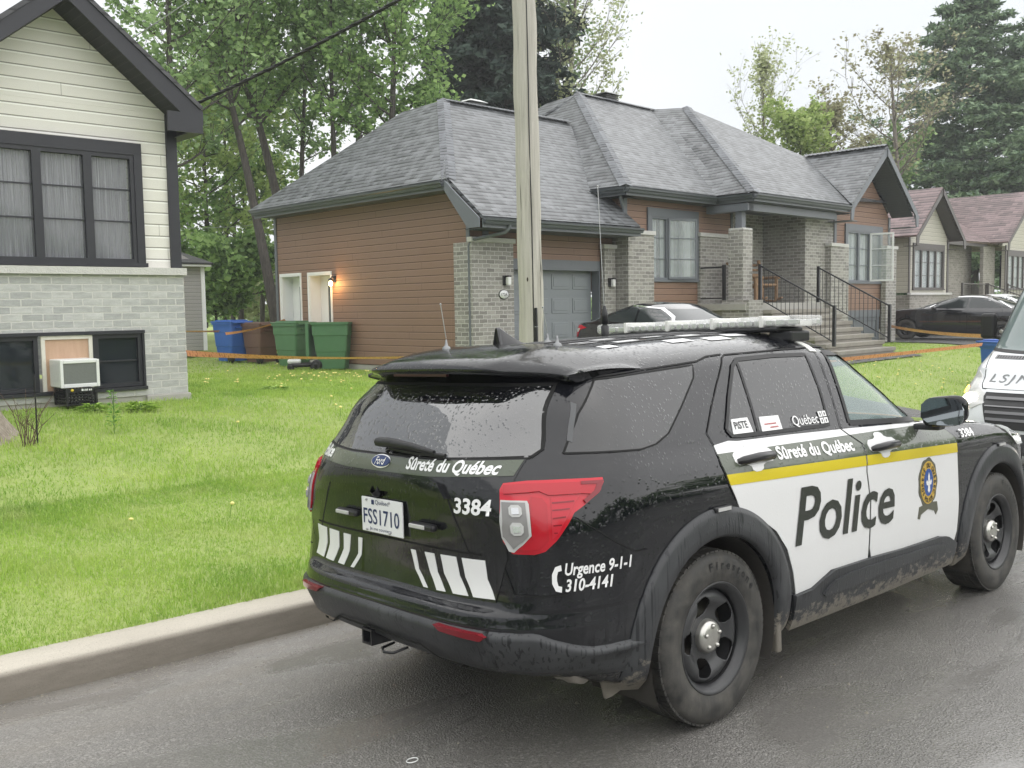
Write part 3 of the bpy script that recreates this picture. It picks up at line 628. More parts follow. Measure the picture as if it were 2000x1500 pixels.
# steps
st_ = MB(); nst = 7
for k in range(nst):
    z = DZ-.165*(k+1); st_.box(7.98, 11.05+.0*k, -1.81-.29*(k+1), -1.81-.29*k+.0, z-.10, z, bev=.012); st_.box(8.05, 10.98, -1.81-.29*(k+1)+.03, -1.805-.29*k, .4, z-.102)
sto = st_.build('front_steps', noisy('weathered_step', (.20, .185, .16), (.34, .32, .28), 4, .85, .4, .006), BH)
for x in (8.02, 10.92):
    railing(BH, [(x, -1.76, DZ), (x, -3.72, DZ-.165*6.3)], .92, M_black_metal)
railing(BH, [(7.98, -1.76, DZ), (8.02-.3+.25, -1.74, DZ)], .92, M_black_metal) if False else None
MB().box(7.36, 7.43, -1.16, -1.09, 1.95, DZ+.95).box(7.36, 7.43, -1.08, -.46, DZ+.88, DZ+.92).box(7.36, 7.43, -1.08, -.46, DZ+.12, DZ+.15).build('rail_post', M_black_metal, BH)
# gable wing on the right
YG = -1.25
gw = holed_wall(12.74, 16.25, 1.55, 4.40, YG, YG+.14, [(13.46, 15.62, 2.42, 4.0)]); gw.prism([(12.74, 4.401), (16.25, 4.401), (14.50, 5.92)], 'y', YG, YG+.14); gw.build('gable_wall', M_brown_siding, BH)
MB().box(16.1, 16.25, YG+.142, 7, 1.0, 4.4).build('right_wall', M_brown_siding, BH)
for q in ((12.71, 12.84, YG-.03, YG-.001, 3.55, 4.42), (16.16, 16.27, YG-.03, YG-.001, 3.6, 4.42)): MB().box(*q).build('corner_board', M_grey_trim, BH)
MB().box(13.3, 15.6, YG-.04, YG-.001, 1.40, 1.62).box(13.3, 15.6, YG-.02, YG+.1, .4, 1.398).build('base_panel', M_grey_trim, BH)
pier(12.25, 12.72, -1.42, -1.252, .4, 3.42); pier(12.722, 13.30, -1.42, -1.292, .4, 3.42, cap=.10, side=0.0); pier(15.64, 16.35, -1.45, -1.292, .4, 3.45)
w2 = window(BH, 13.48, 15.60, 2.45, 3.92, YG-.01, M_grey_trim, M_glass_clear, splits=(14.20, 14.90), bars=(2.94, 3.43), trimw=.12, topw=.20, curtain=[(13.52, 14.15), (14.3, 14.85), (15.0, 15.2)], inner=M_curtain_w)
sx = MB(); Mo = Matrix.Translation((14.92, YG-.03, 0)) @ Matrix.Rotation(rad(-74), 4, 'Z')
for (a, b, c, d) in ((0, .05, 2.47, 3.90), (.62, .67, 2.47, 3.90), (.05, .62, 2.47, 2.52), (.05, .62, 3.85, 3.90), (.05, .62, 2.93, 2.95), (.05, .62, 3.42, 3.44)): sx.box(a, b, -.03, .0, c, d, M=Mo)
sxo = sx.build('open_sash', M_white, w2); MB().box(.04, .63, -.018, -.012, 2.51, 3.86, M=Mo).build('pane', M_glass_clear, sxo)
window(BH, 13.9, 15.4, .75, 1.36, YG-.02, M_grey_trim, M_glass_dark, splits=(14.6,), trimw=0)
sconce(BH, .82, -.142, 2.42); sconce(BH, 4.18, -.142, 2.40); sconce(BH, 9.6, .0, 3.42) ; sconce(BH, 8.86, YM-.09, 3.40)
pq = MB().lathe([(0, .012), (.14, .012), (.145, 0)], 30, Matrix.Translation((.80, -.142, 2.13)) @ Matrix.Rotation(rad(90), 4, 'X') @ Matrix.Diagonal((1, .72, 1, 1))); pqo = pq.build('number_plaque', M_black_metal, BH)
MB().lathe([(0, .018), (.125, .018), (.125, .0)], 30, Matrix.Translation((.80, -.142, 2.13)) @ Matrix.Rotation(rad(90), 4, 'X') @ Matrix.Diagonal((1, .70, 1, 1))).build('plaque_face', M_white, pqo)
bm = text_bm('172A', .085, .001); k = .17/text_wid(bm); [setattr(v, 'co', Vector((.715+v.co.x*k, -.1635, 2.10+v.co.y))) for v in bm.verts]; MB().bm(bm).build('house_number', M_decal_k, pqo)
# roofs
R_ = MB(); t_ = .06
P1 = (1.95, 3.0, 6.74); EL = (-.5, .0, 4.40); EB = (-.5, 7.5, 4.42); GL = (-.42, -.88, 3.62); GR = (4.42, -.88, 3.64)
K1 = (-.42, .10, 4.42)
R_.slab([P1, (P1[0], 4.6, 6.70), (-.5, 7.9, 4.42), (-.5, .10, 4.42)], t_)                      # left slope
R_.slab([GL, GR, (4.46, .2, 4.49), (4.30, .45, 4.69), (6.36, 3.0, 6.74), P1, K1], t_)         # front slope
MP = (7.5, 3.7, 7.78); ME = (11.2, 3.7, 7.80); mc = (4.0, -.80, 4.55); mi = (7.53, -.80, 4.55); pc = (7.53, -1.88, 4.55); AP2 = (10.94, 2.5, 7.66)
R_.slab([mc, MP, (7.5, 5.0, 7.7), (4.0, 9.0, 4.6)], t_)
vt = (10.72, 3.66, 7.755)
R_.slab([mc, mi, vt, ME, MP], t_)
R_.slab([mi, pc, AP2, vt], t_)
FR_ = (16.95, -1.88, 4.55)
g0 = (14.50, .60, 6.33); gL = (12.42, -1.88, 4.55); gR = (16.62, -1.88, 4.55)
QQ = (16.25, -1.37, 4.91)
R_.slab([pc, gL, g0, QQ, AP2], t_)
R_.slab([QQ, (16.66, -1.0, 4.57), (16.95, 9, 4.55), ME, AP2], t_); R_.slab([ME, (16.95, 9, 4.55), (4.0, 9.0, 4.6), MP], t_)
yg = -1.62; pk = (14.50, yg, 6.33)
R_.slab([(12.40, yg, 4.57), pk, g0, (12.42, -1.80, 4.60)], t_) if False else None
R_.slab([(12.40, yg-.02, 4.56), (14.50, yg-.02, 6.34), (14.50, .62, 6.34), (12.44, -1.6, 4.585)], t_) if False else None
# gable saddle
R_.slab([(14.50, .66, 6.36), (12.38, -1.92, 4.57), (12.38, -1.95, 4.57), (14.50, -1.95, 6.36)], t_); R_.slab([(14.50, -1.95, 6.36), (16.66, -1.95, 4.57), (16.66, -1.9, 4.57), (14.50, .66, 6.36)], t_)
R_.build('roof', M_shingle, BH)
def hipcap(a, b, w=.15):
    cp = MB()
    A, B = Vector(a), Vector(b); d = (B-A).normalized(); side = d.cross(Vector((0, 0, 1))).normalized(); up = side.cross(d).normalized()
    n = int((B-A).length/.13)
    for i in range(n):
        p = A+(B-A)*i/n; q = A+(B-A)*(i+1.15)/n; u0, u1 = up*.022, up*.030
        vs = [p-side*w-up*.045+u0*.3, p+u0*1.2, p+side*w-up*.045+u0*.3, q-side*w-up*.04+u1, q+u1*1.6, q+side*w-up*.04+u1]
        cp.add(vs, [(0, 1, 4, 3), (1, 2, 5, 4)])
    cp.build('ridge_cap', M_shingle_cap, BH)
for a, b in ((K1, P1), (mc, MP), (pc, AP2), (P1, (6.3, 3.0, 6.76)), (MP, vt), ((14.5, -1.95, 6.37), (14.5, .6, 6.37))): hipcap(a, b)
ru = MB()   # boxed rakes and fascia
fa = MB()
def fascia_line(p, q, h=.16, t=.03, drop=.06):
    P, Q = Vector(p), Vector(q); d = (Q-P); n = Vector((d.y, -d.x, 0)).normalized(); z = Vector((0, 0, 1))
    vs = [P-z*drop, Q-z*drop, Q-z*(drop+h), P-z*(drop+h)]; fa.add(vs+[v-n*t for v in vs], [(3, 2, 1, 0), (4, 5, 6, 7), (0, 1, 5, 4), (1, 2, 6, 5), (2, 3, 7, 6), (3, 0, 4, 7)])
fascia_line((-.5, 7.6, 4.42), (-.5, .10, 4.42)); fascia_line(GL, GR); fascia_line(mc, mi); fascia_line(mi, pc); fascia_line(pc, gL); fascia_line((4.0, .9, 4.55), mc); fascia_line(gR, FR_, .1)
# rake on the garage corner
fa.slab([(-.50, .12, 4.38), (-.50, -.88, 3.58), (-.50, -.88, 3.40), (-.50, -.55, 3.40), (-.50, .12, 4.18)], .03)
# gable rakes
for s in (-1, 1):
    x0 = 14.50; x1 = 14.50+s*2.15
    q = [(x0, -1.955, 6.29), (x1, -1.955, 4.47), (x1, -1.955, 4.12), (x1-s*.14, -1.955, 4.12), (x1-s*.20, -1.955, 4.44), (x0, -1.955, 6.05)]
    fa.slab(q if s < 0 else q[::-1], .03)
    fa.box(x1, x1-s*.42, -1.92, YG, 4.10, 4.118)
fa.build('fascia', M_grey_trim, BH)
so_ = MB()
so_.box(-.46, -.001, .12, 7.5, 4.22, 4.235); so_.box(-.1, 4.4, -.80, -.001, 3.42, 3.435); so_.box(4.05, 4.44, -.7, .5, 4.33, 4.345); so_.box(4.05, 7.6, -.76, YM-.001, 4.33, 4.345); so_.box(7.6, 12.7, -1.82, -.001+.03, 4.31, 4.325)
for s in (-1, 1):
    a = [(14.50, -1.92, 6.06), (14.50, YG-.001, 6.06), (14.50+s*1.92, YG-.001, 4.43), (14.50+s*1.92, -1.92, 4.43)]; so_.slab(a if s < 0 else a[::-1], .012)
so_.build('soffit', M_soffit, BH)
MB().box(7.6, 12.0, -1.70, -1.45, 4.12, 4.305).box(7.55, 7.8, -1.70, -.5, 4.12, 4.3).build('porch_beam', M_grey_trim, BH)
gt = MB()
gutter(gt, (-.50, 7.6, 4.37), (-.50, .16, 4.37)) ; gutter(gt, (-.42, -.88, 3.575), (4.42, -.88, 3.59)); gutter(gt, (4.0, 1.0, 4.50), (4.0, -.80, 4.50)); gutter(gt, (4.0, -.80, 4.50), (7.55, -.80, 4.50)); gutter(gt, (7.53, -.80, 4.50), (7.53, -1.88, 4.50)); gutter(gt, (7.53, -1.88, 4.50), (12.34, -1.88, 4.50))
gt.build('gutter', noisy('dark_grey_metal', (.055, .065, .068), (.07, .08, .085), 4, .35, .02), BH)
dp = MB()
dp.tube([(.25, -.92, 3.50), (.25, -.92, 3.42), (.20, -.85, 3.33), (-.05, -.12, 3.22), (-.045, -.045, 3.10), (-.045, -.045, .6)], .038, 6).build('downspout', M_grey_trim, BH); dp = MB(); dp.tube([(4.1, -.55, 4.42), (4.1, -.55, 4.30), (4.36, -.42, 4.1), (4.38, -.40, 3.80), (4.40, -.62, 3.62)], .038, 6); dp.build('downspout', M_grey_trim, BH)
def vent(x, y, z, w, m, name='roof_vent', white=False):
    v_ = MB(); v_.box(x-w*.36, x+w*.36, y-w*.36, y+w*.36, z-.3, z+.05)
    for k in range(3): v_.box(x-w*.44, x+w*.44, y-w*.44, y+w*.44, z+.05+k*.05, z+.075+k*.05)
    vo = v_.build(name, M_black_metal, BH)
    MB().add([(x-w*.55, y-w*.55, z+.20), (x+w*.55, y-w*.55, z+.20), (x+w*.55, y+w*.55, z+.20), (x-w*.55, y+w*.55, z+.20), (x-w*.3, y-w*.3, z+.27), (x+w*.3, y-w*.3, z+.27), (x+w*.3, y+w*.3, z+.27), (x-w*.3, y+w*.3, z+.27)], [(3, 2, 1, 0), (4, 5, 6, 7), (0, 1, 5, 4), (1, 2, 6, 5), (2, 3, 7, 6), (3, 0, 4, 7)]).build('vent_cap', m, vo)
vent(3.1, 3.3, 6.66, .55, M_vinyl); vent(9.0, 4.0, 7.78, .62, M_black_metal)
# ------------------------------------------------------------------ neighbour's house with the red-brown roof
RH = empty('tan_house', (29.937, 12.436, 0), rad(2), 'pale sided bungalow with red-brown shingle roof and dark trim, farthest right', 'house')
M_dkbrown = noisy('dark_brown_trim', (.055, .048, .045), (.075, .065, .06), 4, .5, .03)
holed_wall(-.1, 3.32, 2.16, 4.1, 0, .14, [(.30, 2.86, 2.27, 3.80)]).prism([(-.1, 4.101), (3.32, 4.101), (1.61, 5.70)], 'y', 0, .14).box(-1.6, -.101, .9, 1.04, 2.16, 4.1).box(-.1, .02, .141, .9, 2.16, 4.1).build('gable_wall', M_cream_far, RH)
MB().box(-.1, 3.45, -.06, .1, .3, 2.08).box(-1.6, -.1, .84, 1.0, .3, 2.08).box(-.12, -.101, .1, .839, .3, 2.08).build('brick_base', M_brick_far, RH)
MB().box(-.16, 3.5, -.12, .0, 2.085, 2.16).box(-1.66, -.161, .78, .9, 2.085, 2.16).build('stone_ledge', M_stone, RH)
MB().box(3.33, 8.6, 1.1, 1.24, .3, 4.1).box(3.33, 3.45, .141, 1.1, .3, 4.1).box(8.0, 9.3, .4, .54, .3, 4.1).build('brick_wall', M_brick_far, RH)
holed_wall(9.31, 13.5, 2.16, 4.1, -.0, .14, [(9.55, 12.3, 2.27, 3.85)]).prism([(8.9, 4.101), (13.9, 4.101), (11.4, 6.15)], 'y', 0, .14).build('gable_wall', M_cream_far, RH)
MB().box(9.31, 13.5, -.06, .1, .3, 2.15).build('brick_base', M_brick_far, RH)
MB().box(-.12, .0, -.03, -.001, 2.16, 4.15).box(3.22, 3.36, -.03, -.001, 2.16, 4.15).box(9.29, 9.42, -.03, -.001, 2.16, 4.15).build('corner_board', M_dkbrown, RH)
window(RH, .32, 2.84, 2.30, 3.72, -.01, M_dkbrown, M_glass_clear, splits=(.95, 1.58, 2.2), bars=(2.78, 3.25), trimw=.10, topw=.20, curtain=[(.4, 2.8)], inner=M_curtain_w)
window(RH, 9.6, 12.2, 2.30, 3.75, -.01, M_dkbrown, M_glass_clear, splits=(10.25, 10.9, 11.5), bars=(2.78, 3.25), trimw=.10, topw=.20, curtain=[(9.7, 12.1)], inner=M_curtain_w)
R2 = MB()
def saddle(mb, xc, hw, ze, zp, y0, y1):
    mb.slab([(xc, y1, zp), (xc-hw, y1, ze), (xc-hw, y0, ze), (xc, y0, zp)], .08); mb.slab([(xc, y0, zp), (xc+hw, y0, ze), (xc+hw, y1, ze), (xc, y1, zp)], .08)
saddle(R2, 1.61, 2.12, 4.14, 5.92, -.45, 6); saddle(R2, 11.4, 3.1, 4.24, 6.5, -.45, 6)
R2.slab([(-2.2, -.42, 4.14), (-.45, -.42, 4.14), (1.6, 3.5, 5.9), (-2.2, 4.0, 6.2)], .08) if False else None
R2.slab([(-2.4, .35, 4.10), (-.4, .35, 4.10), (1.8, 3.4, 5.9), (-.4, 3.4, 5.9)], .08); R2.slab([(-2.4, 7, 4.1), (-2.4, .35, 4.10), (-.4, 3.4, 5.9), (-.4, 7, 5.9)], .08)
R2.slab([(3.0, .55, 4.22), (9.1, .2, 4.24), (11.4, 4.2, 6.45), (3.6, 4.2, 6.35)], .08); R2.slab([(-.4, 4.2, 6.2), (11.4, 4.21, 6.45), (11.4, 9, 4.2), (-2, 9, 4.2)], .08)
R2.slab([(3.0, .55, 4.22), (3.6, 4.2, 6.35), (1.6, 4.6, 5.9)], .05); R2.build('roof', M_shingle_red, RH)
f2 = MB()
for xc, hw, ze, zp in ((1.61, 2.12, 4.14, 5.92), (11.4, 3.1, 4.24, 6.5)):
    for s in (-1, 1):
        x1 = xc+s*(hw+.02); q = [(xc, -.47, zp-.05), (x1, -.47, ze-.05), (x1, -.47, ze-.36), (x1-s*.16, -.47, ze-.36), (x1-s*.22, -.47, ze-.06), (xc, -.47, zp-.28)]; f2.slab(q if s < 0 else q[::-1], .03)
        a = [(xc, -.44, zp-.27), (xc, -.001, zp-.27), (x1-s*.3, -.001, ze-.03), (x1-s*.3, -.44, ze-.03)]; f2.slab(a if s < 0 else a[::-1], .012); f2.box(x1, x1-s*.5, -.44, -.001, ze-.37, ze-.355)
f2.box(3.7, 8.4, .40, .55, 4.05, 4.2); f2.box(-2.4, -.5, .30, .42, 3.95, 4.06); f2.build('fascia', M_dkbrown, RH)
sconce(RH, 3.9, 1.09, 3.2)
MB().box(3.35, 9.2, -.5, 1.09, 1.45, 1.58).box(3.4, 9.1, -.42, 1.09, .3, 1.449).build('porch_deck', M_conc, RH)
railing(RH, [(3.6, -.45, 1.58), (6.0, -.45, 1.58)], .9, M_dkbrown); railing(RH, [(6.05, -.5, 1.58), (6.05, -2.6, .75)], .9, M_dkbrown); railing(RH, [(8.2, -.5, 1.58), (8.2, -2.6, .75)], .9, M_dkbrown)
s2 = MB()
for k in range(5): s2.box(6.1, 8.1, -.5-.3*(k+1), -.5-.3*k, .3, 1.58-.17*(k+1))
s2.build('front_steps', M_conc, RH)
# shed behind the cream house
SH = empty('garden_shed', (7.8, 22.3, .80), rad(0), 'small grey sided shed with a dark roof, behind the cream house', 'shed')
MB().box(-3.2, .55, 0, 3, 0, 2.32).prism([(-3.2, 2.321), (.55, 2.321), (-1.3, 3.3)], 'y', 0, 3).build('wall', M_dark_siding, SH)
MB().box(-3.3, .68, -.25, -.001, 2.32, 2.42).box(.555, .68, 0, 3.1, 2.32, 2.42).box(-.30, -.22, -.03, -.001, 0.0, 1.9).box(.47, .575, -.03, -.001, 0, 2.31).build('white_trim', M_white, SH)
sr = MB(); sr.slab([(-3.4, -.3, 2.42), (.72, -.3, 2.42), (-.2, 1.5, 3.05), (-3.4, 1.5, 3.05)], .05); sr.slab([(.72, -.3, 2.42), (.72, 3.3, 2.42), (-.2, 1.5, 3.05)], .05); sr.build('roof', M_shingle_dark, SH)

# ------------------------------------------------------------------ utility pole, wires
m = mat('pole_wood', (.34, .34, .28), .85); t = NT(m); o_ = t.co('Object'); v = t.mapp(o_, (22, 22, .55)); n1 = t.noise(v, 2.2, 6, .7, .5); n2 = t.noise(t.mapp(o_, (3, 3, .5)), 1, 3)
c = t.ramp(n1, [(.25, (.19, .18, .145)), (.42, (.40, .38, .335)), (.7, (.56, .535, .48))]); c = t.mix(t.math('MULTIPLY', n2, .5), c, (.42, .41, .35)); ck = t.ramp(t.noise(t.mapp(o_, (26, 26, .22)), 1, 2), [(.66, gr(0)), (.70, gr(1))]); c = t.mix(ck, c, (.05, .048, .035)); t.col(c); t.nrm(t.bump(t.math('SUBTRACT', n1, ck), .7, .012)); M_pole = m
PB = Vector((3.741, 4.123, .2))
UP = empty('utility_pole', PB, 0, 'tall weathered wooden utility pole standing in the lawn behind the police SUV', 'pole')
pm_ = MB(); pts = []; rr = []
for i in range(40):
    k = i/39; pts.append(Vector((-.064, .072, 9.3))*k+Vector((.006*math.sin(i*1.7), .006*math.cos(i*1.1), -.3*(1-k)))); rr.append(.136-.024*k+.0015*math.sin(i*2.3))
pm_.tube(pts, rr, 36); pm_.build('pole', M_pole, UP, uv=False)
vd = Vector((math.cos(_y), math.sin(_y), 0)); sdv = Vector((math.sin(_y), -math.cos(_y), 0))
def on_pole(z, s, out=.0): k = z/9.3; c = Vector((-.064, .072, 9.3))*k; R = .136-.024*k; return c+sdv*s-vd*(math.sqrt(max(0, R*R-s*s))+out)
MB().tube([on_pole(.1+i*.3, .022+.002*math.sin(i), .004) for i in range(31)], .006, 6).build('ground_wire', M_rubber, UP)
MB().tube([on_pole(.05+i*.2, .045, .016) for i in range(9)], .017, 10).build('conduit', M_black_metal, UP)
kn = MB(); p = on_pole(1.95, -.035, -.004); kn.sphere(p, (.010, .012, .03), 8); kn.build('knot', M_seam_ if False else mat('knot_dark', (.04, .03, .02), .9), UP)
for z in (1.1, 1.45): MB().tube([on_pole(z, s, .03-.0*abs(s)) for s in (-.0+.025, .045, .065)], .004, 5).build('pipe_strap', M_steel, UP)
def wire(name, a, b, sag, r, lab, m=M_rubber, strands=1):
    A, B = Vector(a), Vector(b); mb = MB()
    for s in range(strands):
        P = []
        n = 60
        for i in range(n+1):
            k = i/n; p = A.lerp(B, k); p.z -= sag*4*k*(1-k)
            if strands > 1: t = k*60+s*2*math.pi/strands; p += Vector((math.cos(t), 0, math.sin(t)))*r*1.1
            P.append(p)
        mb.tube(P, r, 6)
    return tag(mb.build(name, m, None, uv=False), lab, 'cable')
wire('service_cable', (2.17, 9.0, 4.55), (3.63, 4.22, 5.75), .08, .011, 'thick twisted black service cable running from the cream house eave to the pole', strands=3)
wire('phone_cable', (1.35, 9.6, 5.2), (3.62, 4.2, 7.3), .05, .006, 'thin pale cable rising from the roof edge of the cream house', M_steel)
wire('rear_cable', (3.0, 19.0, 3.9), (14, 30, 5.1), .15, .010, 'thin cable crossing the trees behind the brown house', M_steel)

# ------------------------------------------------------------------ wheeled bins
def cart(name, px, col, lab, rz, grp='wheeled bins beside the brown house', lid_open=False, h=1.02, w=.58, d=.68):
    x, y = px; z = float(G(x, y)); E = empty(name, (x, y, z), rz, lab, 'bin', grp)
    m = noisy(name+'_plastic', [c*.85 for c in col], [min(1, c*1.15) for c in col], 5, .45, .03)
    wb, db = w*.80, d*.72; b = MB()
    lv = [(.04, wb, db), (.42, wb+(w-wb)*.45, db+(d-db)*.45), (.44, wb+(w-wb)*.45+.02, db+(d-db)*.45+.02), (.80, w*.97, d*.95), (.82, w, d), (h-.05, w+.01, d+.01), (h-.05, w+.06, d+.06), (h, w+.06, d+.06)]
    vs = []
    for z_, a, c in lv:
        r = .05
        for (sx, sy) in ((1, 1), (-1, 1), (-1, -1), (1, -1)):
            for q in range(3):
                ang = math.pi/4*q/1+{(1, 1): 0, (-1, 1): math.pi/2, (-1, -1): math.pi, (1, -1): 1.5*math.pi}[(sx, sy)]
                vs.append((sx*(a/2-r)+r*math.cos(ang), sy*(c/2-r)+r*math.sin(ang), z_))
    n = 12; b.add(vs, [(i*n+k, i*n+(k+1) % n, (i+1)*n+(k+1) % n, (i+1)*n+k) for i in range(len(lv)-1) for k in range(n)]+[tuple(range(n))[::-1], tuple(range(len(vs)-n, len(vs)))])
    b.box(-.20, .20, -d/2-.06, -d/2-.0, h-.14, h-.11); bo = b.build('body', m, E)
    if lid_open: MB().box(-w/2, w/2, -d/2-.15, -d/2-.075, h-.88, h-.01, bev=.015).box(-w/2+.12, w/2-.12, -d/2-.165, -d/2-.151, h-.35, h-.22, bev=.006).build('lid', m, E)
    else:
        l = MB(); l.box(-w/2-.04, w/2+.04, -d/2-.05, d/2+.04, h+.002, h+.04, bev=.015); l.box(-w/2+.05, w/2-.05, -d/2+.06, d/2-.05, h+.035, h+.07, bev=.015); l.tube([(-w/2+.02, -d/2-.07, h), (w/2-.02, -d/2-.07, h)], .02, 8); l.build('lid', m, E)
    for s in (-1, 1):
        Mx = Matrix.Translation((s*(wb/2+.035), -db/2-.03, .13)) @ Matrix.Rotation(rad(90), 4, 'Y'); wmb = MB(); wmb.lathe([(.0, .03), (.08, .032), (.125, .03), (.13, 0), (.125, -.03), (.08, -.032), (0, -.03)], 24, Mx); wh = wmb.build('wheel', M_rubber, E)
        MB().lathe([(0, .042*s), (.035, .042*s), (.05, .033*s)], 12, Mx).build('hub', M_black_metal, wh)
    return E
def atD(u, D): 
    d = cam_ray(u, 700); return (d[0]*D-3.3596, d[1]*D-3.3728)
def cam_ray(u, v):
    q = _f+_rr*((u-1000)/1875.6)+_dd*((v-750)/1875.6); return q
BLUE, GRN, BRN = (.035, .12, .42), (.075, .175, .085), (.14, .08, .06)
cart('blue_bin', atD(455, 25.8), BLUE, 'blue wheeled bin with a closed lid at the far left of the row', rad(12), w=.66, d=.78, h=1.06)
cart('brown_bin', atD(511, 25.6), BRN, 'brown wheeled bin between the blue bin and the green bins', rad(10), w=.66, d=.78, h=1.02)
cart('green_bin', atD(578, 23.9), GRN, 'green wheeled bin with its lid closed, in front of the white side door', rad(12), w=.70, d=.86, h=1.08)
cart('green_bin', atD(654, 22.6), [c*1.05 for c in GRN], 'green wheeled bin with its lid hanging open, nearest to the road', rad(-138), lid_open=True, w=.74, d=.86, h=1.12)
cart('blue_bin', atD(1958, 19.5), BLUE, 'blue wheeled bin on the right-hand lawn beside the white van', rad(60), grp='wheeled bins beside the brown house', h=.92)
# lawn mower
mx_, my_ = atD(590, 22.6); MW = empty('lawn_mower', (mx_, my_, float(G(mx_, my_))), rad(-30), 'low black and white lawn mower lying by the green bins', 'mower')
MB().box(-.28, .30, -.22, .22, .08, .17, bev=.04).build('deck', M_rubber, MW); MB().box(-.34, -.02, -.13, .13, .16, .26, bev=.04).build('motor_cover', M_vinyl, MW)
for sx in (-1, 1):
    for sy in (-1, 1): MB().lathe([(0, .025), (.08, .025), (.085, 0), (.08, -.025), (0, -.025)], 16, Matrix.Translation((sx*.26, sy*.25, .085)) @ Matrix.Rotation(rad(90), 4, 'X')).build('wheel', M_rubber, MW)
MB().tube([(.25, -.18, .15), (.75, -.18, .28), (.78, 0, .29), (.75, .18, .28), (.25, .18, .15)], .013, 6).build('handle', M_black_metal, MW)
# orange barrier tape
m = mat('barrier_tape', (.88, .40, .22), .45); t = NT(m); t.b.inputs['Alpha'].default_value = 1
uv = t.co('Object'); wv = t.noise(t.mapp(uv, (7, 7, 1)), 6, 2); t.col(t.mix(t.ramp(wv, [(.56, gr(0)), (.6, gr(1))]), (.88, .38, .20), (.60, .18, .08)))
def tape(pts, lab, w=.075, sag=.12, tw=1.6, nseg=60):
    P = [Vector(p) for p in pts]; mb = MB(); vs = []
    for k, (A, B) in enumerate(zip(P[:-1], P[1:])):
        for i in range(nseg+1):
            q = i/nseg; p = A.lerp(B, q); p.z -= sag*4*q*(1-q); d = (B-A).normalized(); up = Vector((0, 0, 1)); sd = d.cross(up).normalized(); a = .5+tw*math.sin(q*2.6+k); o = (up*math.cos(a*.6)+sd*math.sin(a*.6))*w/2; vs += [p-o, p+o]
    n = len(vs)//2; mb.add(vs, [(2*i, 2*i+1, 2*i+3, 2*i+2) for i in range(n-1)], True)
    return tag(mb.build('barrier_tape', m, None, uv=False), lab, 'tape', 'orange barrier tapes')
tape([(1.99, 8.96, 1.32), (3.60, 4.30, 1.36)], 'orange barrier tape sagging from the cream house corner to the utility pole', sag=.055, w=.085)
bx, by = atD(455, 25.4); gx, gy = atD(548, 24.3)
tape([(2.1, 14.2, 1.62), (bx-.35, by, 1.36)], 'orange barrier tape between the cream house and the blue bin', sag=.02)
tape([(bx-.35, by-.35, 1.30), (gx, gy-.3, 1.64)], 'orange barrier tape from the blue bin to the green bin', sag=.05)
rx, ry = atD(1922, 19.2); pr = BH.matrix_basis @ Vector((16.0, -1.5, 1.05)) if False else Vector((BO[0]+15.9, BO[1]-.9, 1.12))
tape([pr, (rx, ry, 1.14)], 'orange barrier tape from the brick pillar to the blue bin by the van', sag=.05, tw=.4, w=.09)
qx, qy = atD(1300, 14.0); tape([(qx, qy, .85), (rx-.1, ry, .98)], 'low orange barrier tape across the right-hand lawn', sag=.03, tw=.3)
# ------------------------------------------------------------------ rocking chairs on the porch
def rocker(x, y, rz, lab):
    E = empty('rocking_chair', (BO[0]+x, BO[1]+y+.3, DZ+.004), rz, lab, 'chair', 'log rocking chairs on the porch')
    def L(name, *segs, r=.035):
        mb = MB()
        for sg in segs: mb.tube(sg, r, 8)
        return mb.build(name, M_log, E)
    for s in (-1, 1):
        L('rocker_rail', [(-.40, s*.28, .14), (-.1, s*.28, .06), (.2, s*.28, .05), (.45, s*.28, .14)], r=.03); L('front_leg', [(.25, s*.28, .06), (.25, s*.28, .66)], r=.045); L('back_post', [(-.20, s*.28, .06), (-.26, s*.28, .55), (-.38, s*.28, 1.14)], r=.045); L('arm', [(-.30, s*.30, .66), (.33, s*.30, .66)], r=.038)
    L('seat', *[[(-.24+.1*k, -.28, .42+.01*k), (-.24+.1*k, .28, .42+.01*k)] for k in range(6)]); L('backrest', *[[(-.30-.05*k, -.28, .62+.13*k), (-.30-.05*k, .28, .62+.13*k)] for k in range(4)])
rocker(8.55, -1.05, rad(-60), 'log rocking chair on the brick porch, half hidden behind the stair railing'); rocker(9.55, -.85, rad(-100), 'log rocking chair nearer the brick side wall of the porch')
# ------------------------------------------------------------------ front garden bits
ST = empty('tree_stump', (-.95, 7.55, float(G(-.6, 7.6))-.1), 0, 'thick weathered grey stump at the left edge in front of the cream house', 'stump')
r_ = random.Random(5); sm = MB(); vs = []; n = 40
for i in range(9):
    z = i*.08; R = .50*(1-.30*(i/8)**.8)+.10*math.exp(-i/1.5)
    for k in range(n):
        a = 2*math.pi*k/n; q = R*(1+.09*math.sin(3*a+1)+.05*math.sin(7*a+i*.2)+r_.uniform(-.02, .02)); vs.append((-.12*i/8+q*math.cos(a)-.1, q*math.sin(a), z))
vs.append((-.25, 0, .70)); fs = [(i*n+k, i*n+(k+1) % n, (i+1)*n+(k+1) % n, (i+1)*n+k) for i in range(8) for k in range(n)]+[(8*n+k, 8*n+(k+1) % n, 9*n) for k in range(n)]
sm.add(vs, fs, True).build('stump', M_rock_stump, ST, uv=False); ST.scale = (1.1, 1.0, .95)
x, y = -.47, 6.95; z = float(G(x, y)); SP = empty('sapling', (x, y, z), 0, 'bare young sapling tied to a thin dark stake in the lawn', 'sapling')
MB().tube([(0, 0, -.1), (.005, .01, .72)], .008, 8).build('stake', M_black_metal, SP)
tw = MB(); r_ = random.Random(8)
